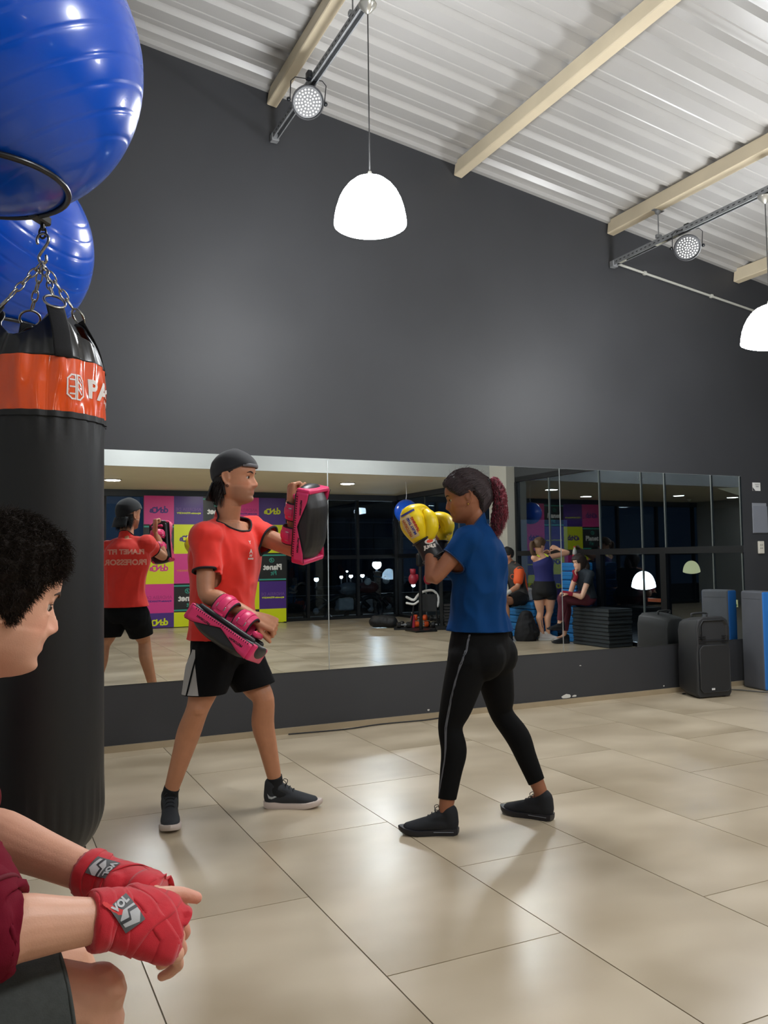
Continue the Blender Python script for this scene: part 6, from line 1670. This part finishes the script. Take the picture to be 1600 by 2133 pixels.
# ---- blue balloon, built as a small gym ball, hung near the glazed wall
cB = np.array([6.52, ry(12.76), 2.01])
b3 = gym_ball(cB, .205, (.3, .3, .9), 'small blue balloon-like ball hanging from the low ceiling, seen in the mirror above the gloves', group='far blue balloon')
rib_ = [cB+np.array([0, 0, .205]), cB+np.array([.01, 0, .30]), np.array([6.52, cB[1], ZC])]
obj('hanging_cord', tube(rib_, .004, n=6), M_bw, b3); obj('ribbon_tail', tube([cB+np.array([.19, -.05, .06]), cB+np.array([.215, -.06, -.02]), cB+np.array([.20, -.06, -.09]), cB+np.array([.175, -.06, -.17])], [(.012, .002)]*4, n=6), M_bw, b3)

# ---- gear on the floor by the far corner
def gp_(px, py, depth): return atm(px, py, depth)
bgp = gp_(799, 1299, 14.6); bgp[2] = 0
t = empty('gym_bag', bgp, 'black gym bag on the floor below the brightest street lamp, seen in the mirror', 'bag')
RX = np.array([.9026, .4305, 0])          # picture-right in the mirrored view
obj('bag_body', wrinkle(remesh(tube([bgp-RX*.15+UP*.11, bgp+UP*.115, bgp+RX*.15+UP*.10], [(.12, .105)]*3, side=np.cross(RX, UP), n=20), .012, 3), .012, 9), mat('black_nylon', (22, 23, 26), .6), t, smooth=True)
obj('handle', tube([bgp-RX*.08+UP*.20, bgp-RX*.04+UP*.25, bgp+RX*.05+UP*.25, bgp+RX*.09+UP*.20], [(.012, .003)]*4, n=8), M_strap, t, smooth=True)
obj('bag_label', rbox(bgp-RX*.08+UP*.13-np.cross(RX, UP)*-.118, (.05, .006, .012), .001, seg=1), M_bw, t)
obj('shoulder_strap', tube([bgp+RX*.16+UP*.12, bgp+RX*.26+UP*.05, bgp+RX*.36+UP*.03, bgp+RX*.42+UP*.01], [(.014, .004)]*4, n=8), M_strap, t, smooth=True)
mp_ = gp_(872, 1303, 14.3); mp_[2] = 0
mt = obj('rubber_mat', rbox(mp_+UP*.012, (.85, .42, .024), .008, R=np.stack([RX, np.cross(UP, RX), UP], 1)), mat('black_rubber_mat', (18, 18, 20), .7), None); tag(mt, 'black rubber mat under the gear in the far corner, seen in the mirror', 'mat')
def dumbbell(p, ax, k, label, m=None):
    p = np.asarray(p, float); R2 = axes(np.cross(ax, UP), ax); t = empty('dumbbell', p, label, 'dumbbell', 'dumbbells on the rubber mat')
    R2 = np.stack([nrm(np.cross(ax, UP)), nrm(np.cross(nrm(np.cross(ax, UP)), ax))*-1, nrm(ax)], 1)
    obj('grip', tube([p-nrm(ax)*.06*k, p+nrm(ax)*.06*k], .014*k, n=10, sub=1), M_galv, t, smooth=True)
    for s_ in (-1, 1):
        obj('weight', lathe([(.001, -.035*k), (.042*k, -.033*k), (.052*k, -.02*k), (.052*k, .02*k), (.042*k, .033*k), (.001, .035*k)], p+nrm(ax)*s_*.085*k, 14, R2), m or mat('dumbbell_black', (24, 24, 26), .5), t)
M_or2 = mat('orange_rubber', (236, 90, 30), .5); M_pk2 = mat('pink_rubber', (206, 60, 90), .5)
for i, (dx, dz, dyy, m, lb) in enumerate([(-.26, .05, .1, None, 'black dumbbell at the near end of the mat in the far corner'), (-.20, .05, -.08, None, 'black dumbbell with a steel grip in front on the far mat'), (.05, .055, .02, M_or2, 'lower orange dumbbell on the far mat'), (.03, .165, .02, M_or2, 'upper orange dumbbell stacked on another'), (.25, .05, -.08, None, 'black dumbbell right of the orange ones, front row'), (.33, .05, .10, None, 'black dumbbell right of the orange ones, back row'), (.30, .155, .0, None, 'black dumbbell stacked on the two right-hand ones')]):
    dumbbell(mp_+RX*dx+np.cross(UP, RX)*dyy+UP*(.026+dz), RX*.9+np.cross(UP, RX)*(.3 if i % 2 else -.2), 1.0, lb, m)
bt_ = mp_+RX*-.10+np.cross(UP, RX)*.05
t = empty('water_bottle', bt_+UP*.024, 'pink bottle standing on the rubber mat in the far corner', 'bottle')
obj('bottle_body', lathe([(.001, 0), (.034, 0), (.036, .01), (.036, .16), (.03, .19), (.015, .21), (.015, .235), (.001, .236)], bt_+UP*.024, 16), M_pk2, t, smooth=True); obj('bottle_cap', lathe([(.001, .236), (.018, .236), (.018, .262), (.001, .264)], bt_+UP*.024, 14), M_bw, t)
# white slatted abdominal chair
wcx = mp_+RX*.10+np.cross(UP, RX)*.14+UP*.028; t = empty('exercise_chair', wcx*np.array([1, 1, 0]), 'white framed exercise seat with a dark ribbed fan back in the far corner', 'exercise chair')
Pc = lambda a, b: wcx+RX*a+UP*b
obj('seat_frame', tube([Pc(-.30, .52), Pc(-.18, .47), Pc(-.10, .56), Pc(.02, .62), Pc(.16, .62), Pc(.24, .50), Pc(.22, .36)], [(.035, .022)]*7, n=10), M_bw, t, smooth=True)
obj('seat_pad', tube([Pc(-.30, .42), Pc(-.18, .40), Pc(-.10, .45)], [(.05, .02)]*3, n=10), M_bw, t, smooth=True)
for k_ in range(6): obj('back_rib', tube([Pc(-.10+k_*.055, .30), Pc(-.08+k_*.055, .46), Pc(-.04+k_*.045, .58)], .012, n=8), M_frame, t, smooth=True)
obj('back_shell', rbox(Pc(.06, .42)+np.cross(UP, RX)*.03, (.30, .03, .30), .012, R=np.stack([RX, np.cross(UP, RX), UP], 1)), mat('dark_shell', (24, 26, 30), .5), t)
for a in (-.18, .18):
    obj('leg', tube([Pc(a, .40), Pc(a*1.3, .02)], .016, n=8, sub=1), M_frame, t, smooth=True)
# red gloves hung on a post
pp = mp_+RX*.02+np.cross(UP, RX)*.50
t = empty('equipment_post', pp*np.array([1, 1, 0]), 'black upright post in the far corner with red gloves hung on it', 'post')
obj('post', tube([pp*np.array([1, 1, 0])+UP*.0, pp*np.array([1, 1, 0])+UP*1.30], .03, n=10, sub=1), M_frame, t, smooth=True); obj('post_base', rbox(pp*np.array([1, 1, 0])+UP*.015, (.4, .4, .03), .01), M_frame, t); obj('post_head', rbox(pp*np.array([1, 1, 0])+UP*1.18, (.12, .10, .22), .03), M_frame, t)
M_rg = mat('red_glove_leather', (150, 30, 50), .45)
for k_, a in enumerate((-.12, .13)):
    c = pp*np.array([1, 1, 0])+RX*a+UP*.86-np.cross(UP, RX)*.06
    t2 = empty('hanging_glove', c, ['dark red glove hanging on the post, the left of the pair', 'dark red glove hanging on the post, the right of the pair'][k_], 'boxing glove', 'red gloves hanging on the post')
    obj('glove_fist', remesh(join([ball(c, (.08, .07, .10), 14), ball(c+RX*.07+UP*.03, (.03, .03, .06), 10)]), .012, 3), M_rg, t2, smooth=True); obj('cuff', tube([c+UP*.08, c+UP*.17], [.045, .05], n=12, sub=1, caps='flat'), M_rg, t2, smooth=True)
# black cable machine frame
mx = mp_+RX*.50+np.cross(UP, RX)*.25; t = empty('weight_machine', mx*np.array([1, 1, 0]), 'black upright machine frame in the far corner, half hidden by the woman', 'machine')
Pm = lambda a, b, c=0: mx*np.array([1, 1, 0])+RX*a+UP*b+np.cross(UP, RX)*c
for a in (-.12, .16): obj('upright', rbox(Pm(a, .45), (.06, .06, .9), .008, R=np.stack([RX, np.cross(UP, RX), UP], 1), seg=1), M_frame, t)
obj('base_beam', rbox(Pm(.02, .035), (.5, .10, .07), .01, R=np.stack([RX, np.cross(UP, RX), UP], 1), seg=1), M_frame, t); obj('top_beam', rbox(Pm(.02, .90), (.40, .07, .06), .01, R=np.stack([RX, np.cross(UP, RX), UP], 1), seg=1), M_frame, t)
for k_ in range(7): obj('weight_plate', rbox(Pm(.02, .11+.05*k_), (.20, .10, .042), .006, R=np.stack([RX, np.cross(UP, RX), UP], 1), seg=1), mat('dumbbell_black', (24, 24, 26)), t)

# ---- stacks of foam mats by the right wall, under the people
M_bm = mat('blue_foam_mat', (24, 112, 176), .6, bump=.1, bscale=60); M_bm2 = mat('blue_mat_edge', (14, 66, 112), .7); M_km = mat('black_step_mat', (28, 34, 38), .6, vary=.1, scale=20)
def stack(x0, x1, yv0, yv1, n, h, m, label_fmt, grp, jit=.012, seam=None):
    rr_ = np.random.RandomState(n+int(x0*10)); y0, y1 = ry(yv1), ry(yv0)
    for i in range(n):
        dx, dy = rr_.uniform(-jit, 0), rr_.uniform(-jit, jit)
        o = obj('foam_mat', rbox(((x0+x1)/2+dx, (y0+y1)/2+dy, h*(i+.5)), (x1-x0, y1-y0, h*.94), h*.16, seg=2), m, None)
        pos = 'topmost' if i == n-1 else ('lowest' if i == 0 else ['second', 'third', 'fourth', 'fifth', 'sixth', 'seventh', 'eighth', 'ninth', 'tenth'][i-1]+' from the floor')
        tag(o, label_fmt % pos, 'mat', grp)
        obj('edge_seam', rbox(((x0+x1)/2+dx, (y0+y1)/2+dy, h*(i+.5)), (x1-x0+.003, y1-y0+.003, h*.08), h*.03, seg=1), seam or M_bm2, o)
stack(7.24, 7.66, 10.12, 10.95, 5, .108, M_bm, 'blue foam mat, %s in the low stack the man sits on', 'blue mats in the low stack')
stack(7.45, 7.75, 9.40, 9.74, 9, .124, M_bm, 'blue foam mat, %s in the tall stack behind the seated woman', 'blue mats in the tall stack')
stack(7.34, 7.74, 8.62, 9.36, 10, .0505, M_km, 'black exercise mat, %s in the stack under the seated woman', 'black mats in the dark stack', seam=mat('grey_mat_edge', (70, 84, 92), .5))
# ================================================================== PEOPLE SEEN ONLY IN THE MIRROR
RM = np.array([.9026, .4305, 0]); DM = np.array([.4305, -.9026, 0])     # picture right / away, in mirrored space
def md(r, u, d=0.0): return nrm(RM*r+UP*u+DM*d)
def mheadR(r, d, u): f = nrm(RM*r+DM*d+UP*u); return axes(f, UP)
def V_(J, name, px, py, dp): J[name] = atm(px, py, dp)
M_skD = mat('skin_far', (206, 156, 128), .5, attr='tone'); 
def far_hair(J, root, m, mask, thick=.016, bumps=.004):
    return obj('hair', scalp_cap(J, thick, mask, zmin=-.12, nth=48, nz=44, bumps=bumps, bs=45), m, root, smooth=True)
def short(t, z):
    a = abs(t); lim = .05 if a < .8 else (.03 if a < 1.3 else (-.01 if a < 1.9 else -.04)); return 1.0 if z > lim else 0.0
# --- woman standing, navy tank top, arms raised, back to the room
J = dict(k=.90, hk=1.02, fem=True, wide=1.06); dp = 12.05
V_(J, 'pelvis', 1134, 1232, dp); V_(J, 'waist', 1134, 1204, dp); V_(J, 'chest', 1131, 1174, dp); V_(J, 'neck', 1124, 1155, dp)
V_(J, 'head', 1124, 1136, dp); J['HR'] = mheadR(.75, .6, -.1)
J['hipL'] = J['pelvis']-RM*.09; J['hipR'] = J['pelvis']+RM*.09
fz = lambda px, y: (lambda q: np.array([q[0], q[1], 0]))(atm(px, y, dp))
gA, gB = fz(1130, 1328), fz(1142, 1328)
for s_, g_ in (('L', gA), ('R', gB)):
    J['an'+s_] = g_+UP*.10; J['kn'+s_] = lerp(J['hip'+s_], J['an'+s_], .50)+md(.1, 0, .3)*.015; J['to'+s_] = g_+RM*.09+UP*.04; J['back'+s_] = -RM
V_(J, 'shL', 1112, 1162, dp-.05); V_(J, 'shR', 1147, 1160, dp+.02)
J['elL'] = J['shL']+md(.3, -.2, .9)*.22; J['wrL'] = J['elL']+md(.6, .5, .6)*.20
V_(J, 'elR', 1183, 1152, dp+.1); V_(J, 'wrR', 1160, 1142, dp+.28)
t = empty('person', (J['pelvis'][0], J['pelvis'][1], 0), 'woman in navy tank top and black shorts standing with raised bent arm', 'person')
hd = [hand(J['wrR'], md(-.9, .3, .3), md(0, .6, -.8), 1, .16, curl=(60, 70, 50)), hand(J['wrL'], md(.8, .4, .3), md(0, .6, .8), 1, .16, curl=(40, 50, 30))]
B = remesh(person_G(J, hd), .009, 2); bo = smooth_obj('body', B, M_skD, t); setcol(bo, skin_cols(B[0], J, (222, 168, 136)))
tp = leggings
def tube_cloth(name, J, root, m, lo, hi, infl, vox=.010, extra=None):
    G = torso_G(J, infl, hi, lo); G = remesh(G, vox, 3); return obj(name, G, m, root, smooth=True, fix=False)
M_navy = mat('navy_tank', (38, 40, 104), .8); M_blk2 = mat('black_shorts_far', (16, 16, 18), .8)
tube_cloth('tank_top', J, t, M_navy, 1, 7, .012)
for sx in (-.05, .05): obj('shoulder_strap', tube([J['chest']+RM*sx*1.2+UP*.10-DM*.105*.9, J['neck']+RM*sx*1.3+UP*.012-DM*.02, J['chest']+RM*sx*1.1+UP*.11+DM*.10], [(.012, .003)]*3, side=RM, n=8), mat('neon_yellow_strap', (214, 236, 60), .6), t, smooth=True)
so2, g2_, _ = shorts(J, t, M_blk2, infl=.014, frac=(.36, .36), rad=.100, rad_end=.092, voxel=.011, wr=.004)
far_hair(J, t, mat('brown_blonde_hair', (90, 66, 44), .6), short)
obj('ponytail', remesh(tube([J['head']+md(-.9, .5, -.4)*.11, J['head']+md(-1, .2, -.5)*.15, J['head']+md(-.8, -.8, -.4)*.17, J['head']+md(-.5, -1.6, -.4)*.15], [.018, .028, .030, .012], n=10), .009, 2), mat('brown_blonde_hair', (90, 66, 44)), t, smooth=True)
for g_ in (gA, gB): shoe(t, 'shoe', g_, RM+DM*-.1, .25, (mat('white_trainer', (206, 200, 196), .6), mat('white_trainer_sole', (216, 214, 210), .5), mat('white_trainer', (206, 200, 196))), laces=False)
tt = obj('calf_tattoo', tube([lerp(J['knL'], J['anL'], .35)-DM*.047+RM*-.01, lerp(J['knL'], J['anL'], .7)-DM*.037], [(.012, .003)]*2, n=8, sub=3), mat('tattoo_ink', (110, 96, 90), .6), t, smooth=True)
# --- woman seated on the black mats
J = dict(k=.93, hk=1.0, fem=True); dp = 11.45
V_(J, 'pelvis', 1222, 1246, dp+.02); V_(J, 'waist', 1221, 1226, dp); V_(J, 'chest', 1215, 1202, dp); V_(J, 'neck', 1212, 1184, dp)
V_(J, 'head', 1206, 1172, dp-.02); J['HR'] = mheadR(-.85, -.35, -.12)
J['hipL'] = J['pelvis']+md(-.2, 0, -.95)*.08; J['hipR'] = J['pelvis']-md(-.2, 0, -.95)*.08
V_(J, 'knL', 1170, 1245, dp-.12); V_(J, 'knR', 1178, 1252, dp+.15)
V_(J, 'anL', 1166, 1297, dp-.05); V_(J, 'anR', 1176, 1322, dp+.12)
J['toL'] = J['anL']+md(-.8, -.5, 0)*.10; J['toR'] = J['anR']+md(-.9, -.35, 0)*.11; J['backL'] = md(1, 0, 0); J['backR'] = md(1, 0, 0)
V_(J, 'shL', 1230, 1196, dp-.16); V_(J, 'shR', 1202, 1192, dp+.14); V_(J, 'elL', 1212, 1243, dp-.25); V_(J, 'wrL', 1184, 1236, dp-.22)
V_(J, 'elR', 1188, 1236, dp-.02); V_(J, 'wrR', 1200, 1200, dp-.10)
t = empty('person', (J['pelvis'][0], J['pelvis'][1], 0), 'woman sitting on the dark mats, chin on her hand, maroon trousers', 'person')
hd = [hand(J['wrL'], md(-.95, .2, .1), md(0, .9, -.3), 1, .16, curl=(40, 50, 30)), hand(J['wrR'], md(-.3, .9, 0), md(-.9, -.2, 0), 1, .15, curl=(70, 80, 50))]
B = remesh(person_G(J, hd), .009, 2); bo = smooth_obj('body', B, M_skD, t); setcol(bo, skin_cols(B[0], J, (226, 178, 152)))
M_dk = mat('dark_teal_tee', (30, 40, 50), .8); M_mar2 = mat('maroon_trousers', (92, 34, 50), .8)
shirt(J, t, M_dk, None, infl=.013, sleeve=(.45, .45), srad=.058, bottom=J['pelvis'], voxel=.011, wr=.006, neck_tilt=.8, neck_up=.0)
leggings(J, t, M_mar2, name='trousers', infl=.012, frac=.88, voxel=.010, top=J['waist'])
def longh(t_, z):
    a = abs(t_); lim = .05 if a < .7 else (.0 if a < 1.3 else -.10); return 1.0 if z > lim else 0.0
far_hair(J, t, mat('dark_brown_far', (40, 28, 24), .6), longh, .022, .006)
obj('loose_hair', remesh(tube([J['head']+md(.5, .3, .3)*.08, J['head']+md(.9, -.4, .3)*.12, J['head']+md(.8, -1.2, .2)*.14, J['head']+md(.7, -2.0, .1)*.12], [.05, .055, .045, .02], n=12), .010, 2), mat('dark_brown_far', (40, 28, 24)), t, smooth=True)
M_rw = mat('red_cotton_wrap', (206, 26, 44)); 
for w_, e_, d_ in (('wrL', 'elL', md(-.95, .2, .1)), ('wrR', 'elR', md(-.3, .9, 0))): obj('hand_wrap', remesh(tube([lerp(J[w_], J[e_], .22), J[w_], J[w_]+d_*.07], [(.034, .032), (.034, .030), (.040, .026)], n=12), .008, 2), mat('dark_red_wrap', (150, 24, 50), .8), t, smooth=True)
face_bits(J, t)
shoe(t, 'shoe', np.array([J['anR'][0], J['anR'][1], 0]), -RM, .25, (M_up2, M_sole2, M_l2), laces=False)
sL = shoe(t, 'shoe', J['anL']-UP*.10, -RM+DM*-.1, .25, (M_up2, M_sole2, M_l2), laces=False)
# --- man seated on the blue mats, charcoal and orange shirt
J = dict(k=.97, hk=1.0); dp = 12.45
V_(J, 'pelvis', 1080, 1246, dp); V_(J, 'waist', 1078, 1222, dp); V_(J, 'chest', 1072, 1196, dp-.03); V_(J, 'neck', 1064, 1173, dp-.06)
V_(J, 'head', 1056, 1156, dp-.08); J['HR'] = mheadR(-.88, -.15, .0)
J['hipL'] = J['pelvis']+md(.5, 0, -.8)*.085; J['hipR'] = J['pelvis']-md(.5, 0, -.8)*.085
V_(J, 'knL', 1048, 1254, dp-.42); V_(J, 'knR', 1034, 1254, dp-.2); V_(J, 'anL', 1058, 1306, dp-.45); V_(J, 'anR', 1040, 1306, dp-.2)
J['toL'] = J['anL']+md(-.7, -.5, -.5)*.11; J['toR'] = J['anR']+md(-.8, -.5, -.2)*.11; J['backL'] = md(1, 0, 0); J['backR'] = md(1, 0, 0)
V_(J, 'shL', 1082, 1190, dp-.22); V_(J, 'shR', 1050, 1190, dp+.06); V_(J, 'elL', 1078, 1222, dp-.34); V_(J, 'wrL', 1056, 1236, dp-.42)
V_(J, 'elR', 1042, 1222, dp-.08); V_(J, 'wrR', 1044, 1240, dp-.30)
t = empty('person', (J['pelvis'][0], J['pelvis'][1], 0), 'man in a charcoal and orange shirt sitting on the low blue mats', 'person')
hd = [hand(J['wrL'], md(-.7, -.6, -.2), md(-.2, .5, -.8), 1, .18, curl=(40, 50, 30)), hand(J['wrR'], md(-.2, -.9, -.2), md(-.2, .3, -.8), 1, .18, curl=(40, 50, 30))]
B = remesh(person_G(J, hd), .009, 2); bo = smooth_obj('body', B, M_skD, t); setcol(bo, skin_cols(B[0], J, (190, 136, 106), beard=.3))
M_cg = mat('charcoal_tee', (62, 60, 58), .8); M_os = mat('orange_sleeve', (232, 92, 40), .75)
o_, G_, _ = shirt(J, t, M_cg, None, infl=.016, sleeve=(.18, .18), srad=.062, bottom=J['pelvis']-UP*.02, voxel=.011, wr=.006)
for s_ in 'LR': obj('sleeve', remesh(tube([lerp(J['sh'+s_], J['chest'], .12), J['sh'+s_]-UP*.01, lerp(J['sh'+s_], J['el'+s_], .62)], [.078, .076, .074], n=16), .010, 2), M_os, t, smooth=True)
obj('side_panel', remesh(tube([J['pelvis']+md(.8, .1, -.5)*.10, J['waist']+md(.8, 0, -.5)*.10, J['chest']+md(.8, 0, -.5)*.12], [(.06, .06), (.06, .055), (.06, .05)], n=14), .010, 3), M_os, t, smooth=True)
c_ = J['chest']+md(-.35, -.25, -.9)*.135; tw_ = bvh(G_)
nn_ = md(-.35, 0, -.94); rt_ = nrm(np.cross(UP, nn_))
rg = torus((0, 0, 0), .034, .006, None, 24, 6); decal('chest_emblem', (rg[0]*np.array([1, 1, .1]), rg[1]), c_, rt_, UP, tw_, mat('salmon_print', (226, 120, 90), .6), o_, off=.004)
shorts(J, t, M_blk2, infl=.014, frac=(.72, .72), rad=.100, rad_end=.092, voxel=.011, wr=.004)
far_hair(J, t, mat('black_far_hair', (22, 20, 20), .7), short, .012)
face_bits(J, t)
obj('hand_wrap', remesh(tube([lerp(J['wrL'], J['elL'], .25), J['wrL'], J['wrL']+md(-.7, -.6, -.2)*.07], [(.036, .034), (.036, .032), (.042, .028)], n=12), .008, 2), mat('white_wrap', (200, 196, 188), .8), t, smooth=True)
for s_ in 'LR':
    shoe(t, 'shoe', np.array([J['an'+s_][0], J['an'+s_][1], 0]), -RM+DM*-.4, .27, (M_up2, M_sole2, M_l2), laces=False)
    obj('sock', tube([J['an'+s_]+UP*.06, np.array([J['an'+s_][0], J['an'+s_][1], .05])], [.036, .034], n=12, sub=2), M_sock, t, smooth=True)
# bags and clothes left on the mats
bp_ = atm(1098, 1250, 12.55); bp_[2] = .54
w_ = obj('towel', wrinkle(remesh(rbox(bp_+UP*.10, (.12, .16, .20), .03), .012, 3), .012, 14), mat('white_towel', (206, 204, 204), .9), None, smooth=True); tag(w_, 'white towel heaped on the low blue mats behind the seated man', 'towel')
bk_ = atm(1096, 1323, 12.0); bk_[2] = 0
t = empty('backpack', bk_, 'black backpack slumped on the floor against the low blue mats, seen in the mirror', 'backpack')
obj('pack_body', wrinkle(remesh(join([tube([bk_+UP*.06+md(.1, 0, 0)*.0, bk_+UP*.20, bk_+UP*.36], [(.17, .12), (.16, .12), (.10, .08)], side=RM, n=18), ball(bk_+UP*.12+RM*.10, (.10, .10, .10), 12)]), .012, 3), .012, 8), mat('black_backpack', (18, 18, 22), .75), t, smooth=True)
obj('top_loop', tube([bk_+UP*.38-RM*.03, bk_+UP*.43, bk_+UP*.38+RM*.03], .006, n=6), M_strap, t, smooth=True)
pb = atm(1192, 1168, 12.0)
bo_ = np.array([pb[0]-.02, ry(9.60), 1.116])
t = empty('soda_bottle', bo_, 'clear plastic bottle with a red label on top of the tall blue stack', 'bottle')
obj('bottle_body', lathe([(.001, 0), (.030, 0), (.033, .01), (.033, .14), (.028, .17), (.013, .20), (.013, .215)], bo_, 14), mat('clear_pet', (160, 160, 156), .15, coat=.3), t, smooth=True); obj('bottle_label', lathe([(.0345, .05), (.0345, .11)], bo_, 14), mat('red_label', (180, 40, 44), .5), t, smooth=True); obj('bottle_cap', lathe([(.001, .232), (.015, .230), (.015, .213)], bo_, 12), mat('red_label', (180, 40, 44)), t)
